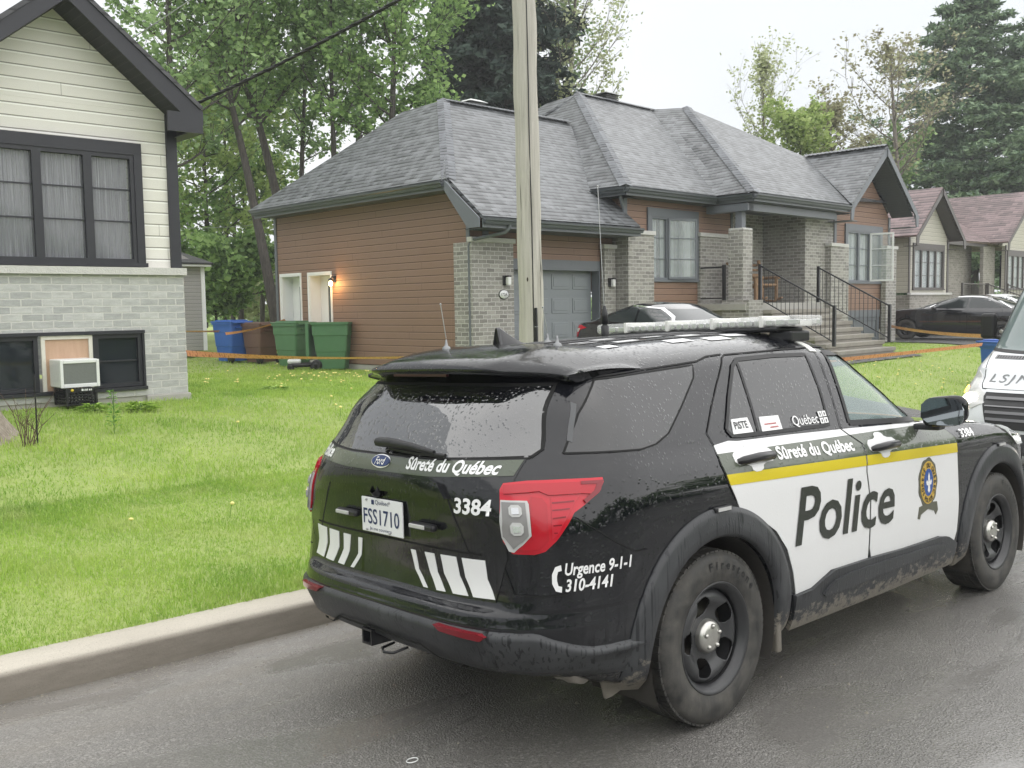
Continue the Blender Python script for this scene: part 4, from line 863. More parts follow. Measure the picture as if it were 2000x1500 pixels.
for k in range(14):
    a = r_.uniform(0, 6.28); b = Vector((-.07+r_.uniform(-.06, .06), .03, 0)); h = r_.uniform(.22, .60); L_ = r_.uniform(.05, .26); mid = b+Vector((math.cos(a)*L_*.4, math.sin(a)*L_*.4, h*.6)); tip = b+Vector((math.cos(a)*L_, math.sin(a)*L_, h)); tw.tube([b, mid, tip], [.005, .0035, .0015], 5)
    for q in range(3): tw.tube([mid, mid+Vector((r_.uniform(-.1, .1), r_.uniform(-.1, .1), r_.uniform(.05, .15)))], [.0025, .001], 4)
tw.build('twigs', wood_rough('twig_bark', (.10, .06, .045), (.20, .13, .10)), SP, uv=False)
def leafy(x, y, h, n, lab, rr=.12, name='young_plant', colr=(.13, .27, .04)):
    z = float(G(x, y)); E = empty(name, (x, y, z), 0, lab, 'plant'); q = random.Random(int(x*100)+n); mb = MB(); st = MB()
    for k in range(n):
        a = q.uniform(0, 6.28); hh = q.uniform(.15, 1)*h; R = rr*q.uniform(.4, 1)*(1.2-hh/h*.7); c = Vector((math.cos(a)*R*.3, math.sin(a)*R*.3, hh)); e = Vector((math.cos(a)*R, math.sin(a)*R, hh+q.uniform(-.01, .03))); s = Vector((-math.sin(a), math.cos(a), 0))*.018; md = (c+e)/2+Vector((0, 0, .01))
        mb.add([c, md-s, e, md+s], [(0, 1, 2, 3)]); 
        if k % 4 == 0: st.tube([(0, 0, hh*.7), c], .002, 4)
    st.tube([(0, 0, -.02), (.01, 0, h)], .004, 5); mb.build('leaves', noisy(name+'_leaf', colr, [c*1.6 for c in colr], 30, .5, 0), E, uv=False); st.build('stem', M_stem, E, uv=False)
leafy(.36, 7.15, .48, 60, 'tiny leafy seedling alone in the lawn, right of the sapling', .13)
leafy(1.05, 8.2, .10, 90, 'low yellow-green leafy clump in the lawn below the air conditioner', .35, 'ground_plant', (.22, .34, .05)); leafy(.55, 8.35, .09, 70, 'low leafy weed patch by the milk crate', .30, 'weed_patch', (.20, .32, .05))
leafy(3.6, 9.6, .08, 80, 'pale leafy weed patch right of the cream house corner', .40, 'weed_patch', (.22, .34, .06))

q = cam_ray(805, 1476); k = (roadz(-1, -1)-1.8559)/q.z; ring = MB(); ring.tube([(.026*math.cos(t), .018*math.sin(t), .004) for t in [2*math.pi*i/20 for i in range(21)]], .0025, 6)
rg_ = ring.build('plastic_ring', M_vinyl, None, uv=False, loc=(-3.3596+q.x*k, -3.3728+q.y*k, float(roadz(-3.3596+q.x*k, -3.3728+q.y*k))+.002)); tag(rg_, 'tiny pale plastic ring lying on the wet asphalt near the bottom edge', 'litter')
# ------------------------------------------------------------------ trees
def leaf_mat(name, stops, tl=.42):
    m = mat(name, stops[0], .6); t = NT(m); g = t.n('ShaderNodeNewGeometry'); o = t.co('Object')
    r = t.math('ADD', t.math('MULTIPLY', g.outputs['Random Per Island'], .55), t.math('MULTIPLY', t.noise(o, .55, 3, .6), .6))
    c = t.ramp(r, [(.25+.5*i/(len(stops)-1), s) for i, s in enumerate(stops)]); t.col(c); t.b.inputs['Specular IOR Level'].default_value = .25
    tr = t.n('ShaderNodeBsdfTranslucent', {'Color': c}); ms = t.n('ShaderNodeMixShader', {0: tl, 1: t.b.outputs[0], 2: tr.outputs[0]}); t.link(ms.outputs[0], [n for n in t.t.nodes if n.type == 'OUTPUT_MATERIAL'][0].inputs[0]); return m
L_maple = leaf_mat('maple_leaves', [(.11, .19, .07), (.22, .35, .12), (.38, .54, .20)])
L_mid = leaf_mat('mid_green_leaves', [(.12, .20, .085), (.23, .35, .14), (.38, .52, .24)])
L_fresh = leaf_mat('fresh_leaves', [(.19, .27, .08), (.32, .43, .13), (.47, .57, .22)])
L_pale = leaf_mat('pale_bud_leaves', [(.30, .34, .18), (.45, .50, .27), (.58, .62, .38)])
L_brownish = leaf_mat('budding_leaves', [(.20, .18, .12), (.33, .31, .20), (.42, .43, .26)])
L_pine = leaf_mat('pine_needles', [(.07, .12, .075), (.14, .215, .13), (.25, .34, .20)], .1)
L_spruce = leaf_mat('spruce_needles', [(.020, .036, .030), (.036, .06, .048), (.065, .095, .072)], .05)
def leaf_cloud(cent, rad_, n, size, rg, flat=1.0, asp=1.5, hang=0):
    """n leaf quads scattered round the given twig points"""
    cent = np.asarray(cent); idx = rg.integers(0, len(cent), n); R = np.asarray(rad_)[idx] if np.ndim(rad_) else rad_
    off = rg.normal(size=(n, 3)); off /= np.linalg.norm(off, axis=1)[:, None]+1e-9; off *= (rg.random(n)**.6)[:, None]*np.reshape(R, (-1, 1)) if np.ndim(R) else (rg.random(n)**.6)[:, None]*R
    off[:, 2] *= flat; c = cent[idx]+off
    a = rg.normal(size=(n, 3)); a[:, 2] = a[:, 2]*.5-hang; a /= np.linalg.norm(a, axis=1)[:, None]; b = rg.normal(size=(n, 3)); b -= (a*b).sum(1)[:, None]*a; b /= np.linalg.norm(b, axis=1)[:, None]
    s = size*(.6+.8*rg.random(n))[:, None]; P = np.stack([c-a*s*asp/2, c+b*s/2, c+a*s*asp/2, c-b*s/2], 1).reshape(-1, 3)
    return P, np.arange(n*4).reshape(-1, 4)
def atP(u, v, D): q = cam_ray(u, v); return Vector((-3.3596+q.x*D, -3.3728+q.y*D, 1.8559+q.z*D))
def decid(name, lab, trunk, H, spread, nprim, nleaf, size, lm, seed, z0=.35, up=.7, rt=.18, cat='tree', grp='trees behind the houses', clump=.55, bark=None, fork=3, narrow=1.0, dens_top=1.0, sub=6):
    """trunk: list of world points (path); crown grown from it"""
    r = random.Random(seed); rg = np.random.default_rng(seed); B = Vector(trunk[0]); E = empty(name, B, 0, lab, cat, grp)
    T = [Vector(p)-B for p in trunk]; L = [0]
    for a, b in zip(T[:-1], T[1:]): L.append(L[-1]+(b-a).length)
    def at(k):
        d = k*L[-1]
        for i in range(len(T)-1):
            if d <= L[i+1]+1e-6: return T[i].lerp(T[i+1], (d-L[i])/(L[i+1]-L[i]))
        return T[-1]
    mb = MB(); n = 16; mb.tube([at(i/n) for i in range(n+1)], [rt*(1-.88*(i/n)**1.1) for i in range(n+1)], 10)
    tips = []; rads = []
    for i in range(nprim):
        k = z0+(1-z0)*(i+.5)/nprim+r.uniform(-.03, .03); k = min(.99, max(z0, k)); p = at(k); a = i*2.4+r.uniform(-.5, .5)
        prof = math.sin(math.pi*min(1, (k-z0)/(1-z0)*.80+.20))**.7; Lb = spread*prof*r.uniform(.65, 1.15); el = up*(.5+.7*k)+r.uniform(-.15, .2)
        d = Vector((math.cos(a)*narrow, math.sin(a)*narrow, math.tan(min(1.35, el)))).normalized(); pts = [p]; m_ = 5
        for s in range(m_): d = (d+Vector((r.uniform(-.18, .18), r.uniform(-.18, .18), r.uniform(-.02, .20)))).normalized(); pts.append(pts[-1]+d*Lb/m_)
        rb = max(.012, rt*.38*(1-k*.75)); mb.tube(pts, [rb*(1-.8*s/m_) for s in range(m_+1)], 5)
        for s in range(1, m_+1):
            for q in range(fork):
                dd = (d+Vector((r.uniform(-1, 1), r.uniform(-1, 1), r.uniform(-.3, .8)))*.9).normalized(); l2 = Lb*.32*r.uniform(.5, 1.2); e = pts[s]+dd*l2; mb.tube([pts[s], pts[s]+dd*l2*.5+Vector((0, 0, .03)), e], [rb*.35*(1-.5*s/m_), rb*.22, .006], 4)
                for w in range(sub):
                    f = r.uniform(.3, 1.1); c = pts[s].lerp(e, f)+Vector((r.uniform(-1, 1), r.uniform(-1, 1), r.uniform(-1, 1)))*l2*.25; tips.append(c); rads.append(clump*r.uniform(.35, 1.0))
    P, F = leaf_cloud([list(c) for c in tips], np.array(rads), nleaf, size, rg, .75)
    mb.build('trunk', bark or M_bark, E, uv=False); np_mesh('crown', P, F, lm, E, 4); return E
def conifer(name, lab, base, H, R, nb, nleaf, size, lm, seed, z0=.1, droop=.15, prof=None, rt=.3, clump=.35, flat=.45, lean=(0, 0), asp=3.0):
    r = random.Random(seed); rg = np.random.default_rng(seed); E = empty(name, base, 0, lab, 'tree', 'trees behind the houses'); mb = MB()
    at = lambda k: Vector((lean[0]*k, lean[1]*k, H*k)); mb.tube([at(i/12) for i in range(13)], [rt*(1-.93*i/12) for i in range(13)], 10); tips = []; rads = []
    for i in range(nb):
        k = z0+(1-z0)*(i+r.random())/nb; a = r.uniform(0, 2*math.pi); p = at(k); pr = prof(k) if prof else (1-k)**.8; Lb = R*pr*r.uniform(.6, 1.12)+.15
        pts = [p]; d = Vector((math.cos(a), math.sin(a), r.uniform(.0, .25))); m_ = 6
        for s in range(m_): d.z -= droop*.35; dn = (d+Vector((r.uniform(-.08, .08), r.uniform(-.08, .08), 0))).normalized(); pts.append(pts[-1]+dn*Lb/m_)
        pts[-1].z += Lb*.05; mb.tube(pts, [max(.01, rt*.16*(1-k))*(1-.8*s/m_)+.006 for s in range(m_+1)], 4)
        for s in range(1, m_+1):
            for q in range(4):
                side = Vector((-math.sin(a), math.cos(a), 0))*r.uniform(-.42, .42)*Lb*(1.1-s/m_*.6); tips.append(pts[s]+side+Vector((0, 0, r.uniform(-.05, .12)))); rads.append(clump*r.uniform(.5, 1.1))
    P, F = leaf_cloud([list(c) for c in tips], np.array(rads), nleaf, size, rg, flat, asp, .2)
    mb.build('trunk', M_bark, E, uv=False); np_mesh('crown', P, F, lm, E, 4); return E
def gz(p): p = Vector(p); p.z = .3; return p
# left group
decid('maple_tree', 'tall leafy tree with a leaning grey trunk beside the brown house wall', [atP(541, 640, 29), atP(520, 520, 29), atP(482, 330, 29), atP(455, 215, 29), atP(430, 60, 29), atP(425, -120, 29)], 0, 4.2, 26, 6800, .115, L_maple, 21, .52, .55, .17)
decid('maple_tree', 'tall leafy tree whose trunk curves left above the brown roof slope', [atP(556, 600, 31), atP(545, 400, 31), atP(508, 250, 31), atP(470, 130, 31), atP(455, -60, 31)], 0, 4.0, 24, 6200, .115, L_maple, 22, .50, .6, .20)
decid('maple_tree', 'tall tree with fresh leaves behind the cream house roof', [atP(330, 640, 27), atP(335, 300, 27), atP(330, 60, 27), atP(335, -160, 27)], 0, 3.6, 26, 7000, .115, L_mid, 23, .35, .55, .15)
decid('slender_tree', 'slender straight tree with sparse leaves above the roof hip', [atP(660, 560, 30), atP(652, 300, 30), atP(645, 80, 30), atP(650, -140, 30)], 0, 3.0, 26, 6000, .115, L_mid, 24, .38, .9, .12, clump=.45)
decid('slender_tree', 'slim tree left of the dense maple crown', [atP(585, 560, 33), atP(590, 300, 33), atP(600, 60, 33), atP(598, -120, 33)], 0, 2.8, 24, 6000, .115, L_mid, 25, .35, .8, .11, clump=.5)
decid('maple_tree', 'dense bright green maple crown left of the dark spruce', [atP(770, 560, 29), atP(765, 300, 29), atP(770, 60, 29), atP(775, -130, 29)], 0, 3.3, 28, 12500, .115, L_maple, 26, .38, .5, .16)
decid('maple_tree', 'green maple behind the slender trees', [atP(700, 560, 36), atP(700, 300, 36), atP(705, 60, 36), atP(705, -100, 36)], 0, 4.0, 22, 3200, .125, L_mid, 27, .30, .6, .18)
decid('maple_tree', 'leafy tree hanging low between the cream house and the shed', [atP(400, 640, 36), atP(405, 480, 36), atP(400, 330, 36), atP(395, 200, 36)], 0, 4.2, 22, 8500, .125, L_fresh, 28, .30, .3, .13)
decid('understory_tree', 'low shadowy green tree behind the bins', [atP(470, 660, 38), atP(472, 560, 38), atP(480, 440, 38), atP(470, 330, 38)], 0, 4.0, 20, 10000, .13, L_maple, 29, .22, .3, .12)
decid('understory_tree', 'small tree filling the gap beside the shed', [atP(425, 665, 33), atP(420, 590, 33), atP(425, 500, 33)], 0, 2.2, 16, 12000, .15, L_maple, 30, .25, .4, .06)
decid('understory_tree', 'low bush of pale blossom leaves behind the bins', [atP(500, 660, 44), atP(505, 610, 44), atP(500, 560, 44)], 0, 3.2, 16, 10000, .15, L_pale, 31, .2, .3, .07)
for i, (u, D) in enumerate(((440, 40), (455, 42), (512, 41))):
    decid('slender_tree', ['thin dark trunk seen through the leaves, left of the pair', 'thin dark trunk just right of its twin behind the shed', 'thin trunk nearest the leaning maple'][i], [atP(u, 650, D), atP(u+3, 450, D), atP(u-2, 250, D), atP(u+8, 60, D)], 0, 2.8, 12, 3000, .15, L_mid, 32+i, .5, .6, .11)
# conifers
conifer('spruce_tree', 'very dark tall spruce standing behind the utility pole', gz(atP(1000, 640, 40)), 24, 3.6, 300, 75000, .14, L_spruce, 41, .05, .35, lambda k: .62+.38*(1-k) if k < .75 else (1-k)*2.8, .28, .5, .6)
conifer('spruce_tree', 'dark spruce just left of the taller one', gz(atP(925, 640, 44)), 20, 3.0, 200, 45000, .16, L_spruce, 42, .05, .35, lambda k: .55+.45*(1-k) if k < .75 else (1-k)*2.6, .25, .5, .6)
pp = lambda k: max(.06, math.sin(math.pi*min(1, (1-k)*.80+.03))**.75)
conifer('pine_tree', 'huge dark green pine with layered boughs at the right edge', gz(atP(1905, 560, 55)), 18.0, 6.0, 120, 60000, .115, L_pine, 43, .18, .02, pp, .34, .55, .42, (-.5, .5))
conifer('pine_tree', 'shorter pine in front of the huge one, cut by the right edge', gz(atP(1985, 560, 53)), 15.4, 5.0, 90, 34000, .115, L_pine, 44, .15, .05, pp, .28, .5, .42)
conifer('pine_tree', 'dark low pine boughs behind the tan house roof', gz(atP(1830, 560, 58)), 12.0, 5.2, 80, 34000, .12, L_pine, 45, .12, .05, pp, .28, .55, .42)
# sparse spring trees
decid('birch_tree', 'tall sparse tree with new leaves right of the utility pole', [atP(1105, 520, 40), atP(1110, 250, 40), atP(1120, 60, 40), atP(1135, -160, 40)], 0, 4.0, 30, 5200, .11, L_pale, 51, .25, .85, .15, clump=.5, bark=M_bark_light)
decid('birch_tree', 'budding tree just behind the utility pole', [atP(1080, 520, 43), atP(1085, 250, 43), atP(1090, -60, 43)], 0, 3.4, 24, 4500, .12, L_mid, 52, .25, .8, .14, clump=.55)
decid('poplar_tree', 'pale young poplar with upright twigs standing alone against the sky', [atP(1488, 420, 42), atP(1490, 300, 42), atP(1492, 215, 42), atP(1490, 135, 42)], 0, 2.9, 26, 2300, .10, L_pale, 53, .22, 1.25, .08, clump=.4, bark=M_bark_light, narrow=.8)
decid('small_tree', 'small bright yellow-green tree behind the gable wing', [atP(1565, 420, 40), atP(1563, 320, 40), atP(1560, 240, 40)], 0, 1.9, 18, 5500, .12, L_fresh, 54, .3, .7, .07)
decid('small_tree', 'grey-green tree between the bright one and the bare one', [atP(1625, 420, 43), atP(1622, 320, 43), atP(1620, 225, 43)], 0, 2.3, 20, 3600, .11, L_brownish, 55, .3, .7, .08, clump=.5)
decid('oak_tree', 'sparse budding tree with a tall bare trunk, left of the pine', [atP(1755, 470, 44), atP(1752, 330, 44), atP(1745, 210, 44), atP(1738, 100, 44)], 0, 3.9, 26, 2600, .11, L_brownish, 56, .28, .5, .17, clump=.5, bark=M_bark_light)
decid('small_tree', 'low green tree behind the tan roof', [atP(1700, 470, 46), atP(1700, 380, 46), atP(1705, 310, 46)], 0, 2.6, 16, 7000, .15, L_mid, 57, .25, .5, .09)
# far hedge-like wood closing the horizon behind the yards
wr = np.random.default_rng(77); cs = []; rs = []
for k in range(260):
    u = wr.uniform(-200, 2300); D = wr.uniform(62, 80); p = atP(u, 560, D); h = wr.uniform(.3, 2.4)*(1+.3*math.sin(u/90)); cs.append([p.x, p.y, h]); rs.append(wr.uniform(.8, 1.8))
P, F = leaf_cloud(cs, np.array(rs), 40000, .30, wr, .8); tag(np_mesh('far_wood', P, F, L_mid, None, 4), 'far line of mixed trees closing the view behind the yards', 'wood', kind='stuff')

# unseen tree row added behind the camera to darken reflections in the paintwork
cs = []; rs = []
for k in range(520):
    a = wr.uniform(rad(130), rad(350)); R_b = wr.uniform(19, 27); h = wr.uniform(.3, 6.0)*(.75+.35*math.sin(a*9)); cs.append([R_b*math.cos(a), R_b*math.sin(a), h-.8]); rs.append(wr.uniform(.9, 1.9))
P, F = leaf_cloud(cs, np.array(rs), 95000, .26, wr, .8); tag(np_mesh('reflection_wood', P, F, L_maple, None, 4), 'unseen tree row added behind the camera for the car paint reflections', 'wood', kind='stuff')
# ------------------------------------------------------------------ police SUV
# car frame: +X forward, +Y left, Z up, origin on the road under the rear axle; the road falls to the kerb
_a, _b = -.0154, -.0394
_X = Vector((1, 0, _a)).normalized(); _Z = _X.cross(Vector((0, 1, _b))).normalized(); _Yv = _Z.cross(_X)
SUV = empty('police_suv', label='black police SUV with white doors, yellow stripe and roof light bar, parked by the kerb', cat='police car')
SUV.matrix_world = Matrix(((_X.x, _Yv.x, _Z.x, 0), (_X.y, _Yv.y, _Z.y, 0), (_X.z, _Yv.z, _Z.z, 0), (0, 0, 0, 1)))
# rows: z, half width, rear x, front x, slope of z along x, rear lift, roof arc, rear corner length
ROWS = [(.255, .86, -.86, 3.66, 0, .10, 0, .50), (.275, .915, -.96, 3.78, 0, .10, 0, .55), (.33, .945, -1.03, 3.86, 0, .08, 0, .58), (.42, .965, -1.07, 3.92, 0, .03, 0, .60),
    (.50, .975, -1.085, 3.94, 0, .01, 0, .60), (.57, .98, -1.10, 3.94, 0, 0, 0, .60), (.592, .982, -1.102, 3.94, 0, 0, 0, .60), (.605, .982, -1.099, 3.93, 0, 0, 0, .60),
    (.632, .983, -1.093, 3.92, 0, 0, 0, .60), (.652, .984, -1.086, 3.92, 0, 0, 0, .60), (.668, .985, -1.080, 3.91, 0, 0, 0, .58), (.76, .986, -1.068, 3.90, 0, 0, 0, .58),
    (.85, .987, -1.062, 3.90, 0, 0, 0, .58), (.94, .987, -1.060, 3.88, 0, 0, 0, .59), (1.01, .985, -1.058, 3.86, -.004, 0, 0, .60), (1.06, .980, -1.05, 3.84, -.012, 0, 0, .60),
    (1.11, .968, -1.045, 3.74, -.02, 0, 0, .60), (1.155, .948, -1.035, 3.60, -.026, 0, 0, .59), (1.19, .929, -1.015, 3.30, -.03, 0, 0, .57), (1.225, .912, -.99, 2.58, -.031, 0, 0, .55),
    (1.26, .898, -.965, 2.42, -.028, 0, 0, .54), (1.36, .855, -.905, 2.20, -.015, 0, .2, .50), (1.46, .808, -.84, 1.99, -.005, 0, .5, .46), (1.550, .765, -.775, 1.83, 0, 0, .9, .42),
    (1.590, .738, -.74, 1.74, 0, 0, 1, .41), (1.628, .69, -.70, 1.66, 0, 0, 1, .40), (1.664, .60, -.66, 1.58, 0, 0, 1, .42), (1.694, .45, -.60, 1.50, 0, 0, 1, .36), (1.708, .25, -.54, 1.42, 0, 0, 1, .26), (1.713, .0, -.48, 1.36, 0, 0, 1, .16)]
def _catmull(T, u):
    i = min(int(u), len(T)-2); t = u-i; A, B, Cc, D = T[max(i-1, 0)], T[i], T[i+1], T[min(i+2, len(T)-1)]
    out = []
    for a, b, c, d in zip(A, B, Cc, D):
        m0 = (c-a)/2; m1 = (d-b)/2
        if (b-a)*(c-b) <= 0: m0 = 0
        if (c-b)*(d-c) <= 0: m1 = 0
        out.append((2*t**3-3*t*t+1)*b+(t**3-2*t*t+t)*m0+(-2*t**3+3*t*t)*c+(t**3-t*t)*m1)
    return out
def _sst(a, b, x):
    t = max(0, min(1, (x-a)/(b-a))); return t*t*(3-2*t)
STEP = True
def loft(ROWS, sub=3, NC=14, NS=46, LF=.62, taper=.02, mid=1.0):
    us = [i/sub for i in range((len(ROWS)-1)*sub+1)]; vs = []; ncol = 0
    for u in us:
        z, w, xb, xf, sl, lift, arc, L = _catmull(ROWS, u); w = max(w, 0); pn = 2/(3.0+1.7*_sst(1.21, .95, z)+(1.3*_sst(1.27, 1.50, z) if STEP else 0))
        Lf = min(LF, (xf-xb)*.35); half = []
        for k in range(NC+1):
            t = (k/NC)**1.35*math.pi/2; half.append((xb+L-L*math.cos(t), w*math.sin(t)**pn))
        x0, x1 = xb+L, xf-Lf
        for k in range(1, NS): half.append((x0+(x1-x0)*k/NS, w))
        for k in range(NC, -1, -1):
            t = (k/NC)**1.35*math.pi/2; half.append((xf-Lf+Lf*math.cos(t), w*math.sin(t)**pn))
        ring = []; stp = (.040*_sst(.634, .668, z)-.022*_sst(.70, .92, z)-.018*_sst(.95, 1.1, z)) if STEP else 0
        for x, y in half:
            f = 1-taper*_sst(1.5, 3.6, x)-.012*_sst(0.2, -1.0, x)
            zz = z+sl*(x+.3)+lift*_sst(-.35, -.85, x)-arc*.022*(x-1.25)**2
            if .95 < z < 1.25: zz -= .05*_sst(2.9, 3.9, x)
            if stp and x < 0: x += stp*(1-_sst(.64, .80, abs(y)))
            ring.append((x, -y*f, zz))
        full = ring+[(x, -y, z_) for x, y, z_ in ring[-2:0:-1]]
        ncol = len(full); vs += full
    fs = []
    for r in range(len(us)-1):
        for c in range(ncol): fs.append((r*ncol+c, r*ncol+(c+1) % ncol, (r+1)*ncol+(c+1) % ncol, (r+1)*ncol+c))
    fs.append(tuple(range(ncol))[::-1])
    return vs, fs, ncol
_bv, _bf, _nc = loft(ROWS)
_bm = bmesh.new()
for v in _bv: _bm.verts.new(v)
_bm.verts.ensure_lookup_table()
for f in _bf:
    try: _bm.faces.new([_bm.verts[i] for i in f])
    except ValueError: pass
bmesh.ops.remove_doubles(_bm, verts=_bm.verts[:], dist=1e-4); bmesh.ops.recalc_face_normals(_bm, faces=_bm.faces[:])
SBVH = BVHTree.FromBMesh(_bm)
def paint_mat(name, base, dirty=0.0, drops=True, rough=.10, streak=1.0, z0=.78, spec=.5):
    m = mat(name, base, rough); t = NT(m); o = t.co('Object'); m.node_tree.nodes['Principled BSDF'].inputs['Coat Weight'].default_value = .12
    m.node_tree.nodes['Principled BSDF'].inputs['Coat Roughness'].default_value = .04
    xyz = t.n('ShaderNodeSeparateXYZ', {0: o})
    st = t.noise(t.mapp(o, (75, 75, .55)), 1.0, 2, .5, 0)
    st = t.ramp(st, [(.57, gr(0)), (.60, gr(1))])
    low = t.n('ShaderNodeMapRange', {'Value': xyz.outputs[2], 'From Min': z0+.45, 'From Max': z0-.25, 'To Min': 0.0, 'To Max': 1.0}).outputs[0]
    big = t.ramp(t.noise(o, 3.5, 4), [(.35, gr(.25)), (.7, gr(1))])
    film = t.math('MULTIPLY', t.math('MULTIPLY', low, big), dirty, clamp=True)
    filmd = t.math('MULTIPLY', film, t.math('SUBTRACT', 1.0, t.math('MULTIPLY', st, streak)))
    mud = t.ramp(t.math('ADD', t.noise(t.mapp(o, (14, 14, 20)), 1.3, 5, .7), t.math('MULTIPLY', t.math('SUBTRACT', .40, xyz.outputs[2]), 2.2)), [(.60, gr(0)), (.72, gr(1))])
    c = t.mix(filmd, base, (.085, .088, .092) if max(base) < .3 else [x*.72 for x in base])
    if dirty: c = t.mix(t.math('MULTIPLY', mud, min(1, dirty*.95)), c, (.25, .225, .185))
    t.col(c)
    t.rough(t.math('ADD', t.math('MULTIPLY', filmd, .35), rough))
    v = t.n('ShaderNodeTexVoronoi', {'Vector': t.mapp(o, (1, 1, .8)), 'Scale': 62.0, 'Randomness': 1.0}).outputs['Distance']
    pick = t.ramp(t.noise(o, 38, 2), [(.47, gr(0)), (.55, gr(1))])
    d = t.math('MULTIPLY', t.ramp(v, [(.1, gr(1)), (.42, gr(0))]), pick)
    h = t.math('ADD', t.math('MULTIPLY', d, t.math('SUBTRACT', 1.0, t.math('MULTIPLY', low, .85))), t.math('MULTIPLY', st, t.math('MULTIPLY', low, .35)))
    if drops: t.nrm(t.bump(h, .55 if max(base) < .3 else .12, .003))
    b = t.b; b.inputs['Specular IOR Level'].default_value = spec
    return m
M_paint = paint_mat('black_paint', (.006, .0065, .009), .22, rough=.045, z0=.55)
M_wpaint = paint_mat('white_door_film', (.74, .74, .74), .35, rough=.16, z0=.35, streak=.3)
M_olive = paint_mat('olive_film', (.078, .092, .066), .2, rough=.10)
M_yellow = paint_mat('yellow_film', (.62, .50, .03), .15, rough=.18, z0=.3)
M_sglass = paint_mat('tinted_car_glass', (.004, .0045, .006), 0, rough=.015); M_sglass.node_tree.nodes['Principled BSDF'].inputs['IOR'].default_value = 1.7
M_clad = paint_mat('wet_black_plastic', (.020, .021, .024), .75, rough=.36, z0=.95, spec=.3)
M_handle = mat('satin_black', (.010, .010, .012), .28)
M_seam = mat('seam_black', (.002, .002, .002), .8)
def tyre_mat():
    m = mat('dirty_tyre', (.02, .02, .02), .75); t = NT(m); o = t.co('Object')
    n = t.noise(o, 9, 5, .65); n2 = t.noise(t.mapp(o, (30, 4, 30)), 2, 3)
    t.col(t.mix(t.ramp(n, [(.35, gr(0)), (.65, gr(1))]), (.018, .018, .018), (.085, .08, .072))); t.rough(t.ramp(n, [(.3, gr(.35)), (.6, gr(.85))])); t.nrm(t.bump(n2, .3, .004)); return m
M_tyre = tyre_mat()
M_rim = noisy('black_steel_rim', (.018, .019, .022), (.05, .05, .052), 12, .38, .1)
M_hubcap = noisy('steel_hub_cap', (.42, .41, .38), (.62, .61, .58), 16, .28, .15, metal=.85)
M_disc = mat('brake_disc', (.12, .11, .10), .4, .8)
M_red2 = lens_mat('bright_red_lens', (.42, .004, .016), .25); M_red3 = lens_mat('ribbed_red_lens', (.50, .008, .026), .35); M_lensgrey = lens_mat('grey_lens', (.22, .215, .21), .2)
M_alum = noisy('white_strap', (.72, .72, .68), (.8, .8, .77), 10, .5, .02)

FR = {'R': (Vector((1, 0, 0)), Vector((0, 1, 0))), 'L': (Vector((1, 0, 0)), Vector((0, -1, 0))), 'B': (Vector((0, -1, 0)), Vector((1, 0, 0))),
      'T': (Vector((1, 0, 0)), Vector((0, 0, -1))), 'F': (Vector((0, 1, 0)), Vector((-1, 0, 0))),
      'RB': (Vector((.70711, -.70711, 0)), Vector((.70711, .70711, 0))), 'LB': (Vector((.70711, .70711, 0)), Vector((.70711, -.70711, 0))),
      'RF': (Vector((.70711, .70711, 0)), Vector((-.70711, .70711, 0))), 'LF': (Vector((.70711, -.70711, 0)), Vector((-.70711, -.70711, 0)))}
OFFD = False
def frame_pt(fr, s, z, off):
    T, D = FR[fr]
    if fr == 'T': o = Vector((s, z, 3))
    else: o = T*s-D*9+Vector((0, 0, z))
    h = SBVH.ray_cast(o, D)
    if h[0] is None:
        n = SBVH.find_nearest(o+D*8.2)
        return n[0]+n[1]*off, n[1]
    N = h[1]
    if N.dot(D) > 0: N = -N
    if OFFD: N = -D
    return h[0]+N*off, N
def conform_bm(bm, fr, off=.003, grid=.025, skirt=True, mb=None, inset=-.003):
    """bm holds flat faces in XY = (s, z); lay them on the body"""
    xs = [v.co.x for v in bm.verts]; ys = [v.co.y for v in bm.verts]
    for ax, lo, hi in ((0, min(xs), max(xs)), (1, min(ys), max(ys))):
        k = math.floor(lo/grid)+1
        while k*grid < hi:
            co = [0, 0, 0]; no = [0, 0, 0]; co[ax] = k*grid; no[ax] = 1
            bmesh.ops.bisect_plane(bm, geom=bm.verts[:]+bm.edges[:]+bm.faces[:], plane_co=co, plane_no=no, dist=1e-6); k += 1
    bmesh.ops.triangulate(bm, faces=[f for f in bm.faces if len(f.verts) > 4], quad_method='BEAUTY', ngon_method='BEAUTY')
    bm.verts.index_update(); mb = mb or MB(); vs = []; low = []
    for v in bm.verts:
        p, N = frame_pt(fr, v.co.x, v.co.y, off); vs.append(p); low.append(p-N*(off-inset))
    n = len(vs); T, D = FR[fr]; fs = []
    for f in bm.faces:
        idx = [v.index for v in f.verts]
        a, b, c = vs[idx[0]], vs[idx[1]], vs[idx[2]]
        if (b-a).cross(c-a).dot(D) > 0: idx = idx[::-1]
        fs.append(idx)
    mb.add(vs, fs, True)
    if skirt:
        fs = []
        for e in bm.edges:
            if len(e.link_faces) == 1: i, j = e.verts[0].index, e.verts[1].index; fs.append((i, j, j+n, i+n))
        mb.add(vs+low, fs, False)
    bm.free(); return mb
def poly_bm(pts, bm=None):
    bm = bm or bmesh.new(); vs = [bm.verts.new((x, y, 0)) for x, y in pts]
    bm.faces.new(vs); return bm
def patch(name, fr, pts, m, parent=None, off=.003, grid=.025, skirt=True, inset=-.003):
    if fr in ('B',): pts = [(-y, z) for y, z in pts]
    bm = poly_bm(pts); return conform_bm(bm, fr, off, grid, skirt, inset=inset).build(name, m, parent or SUV)
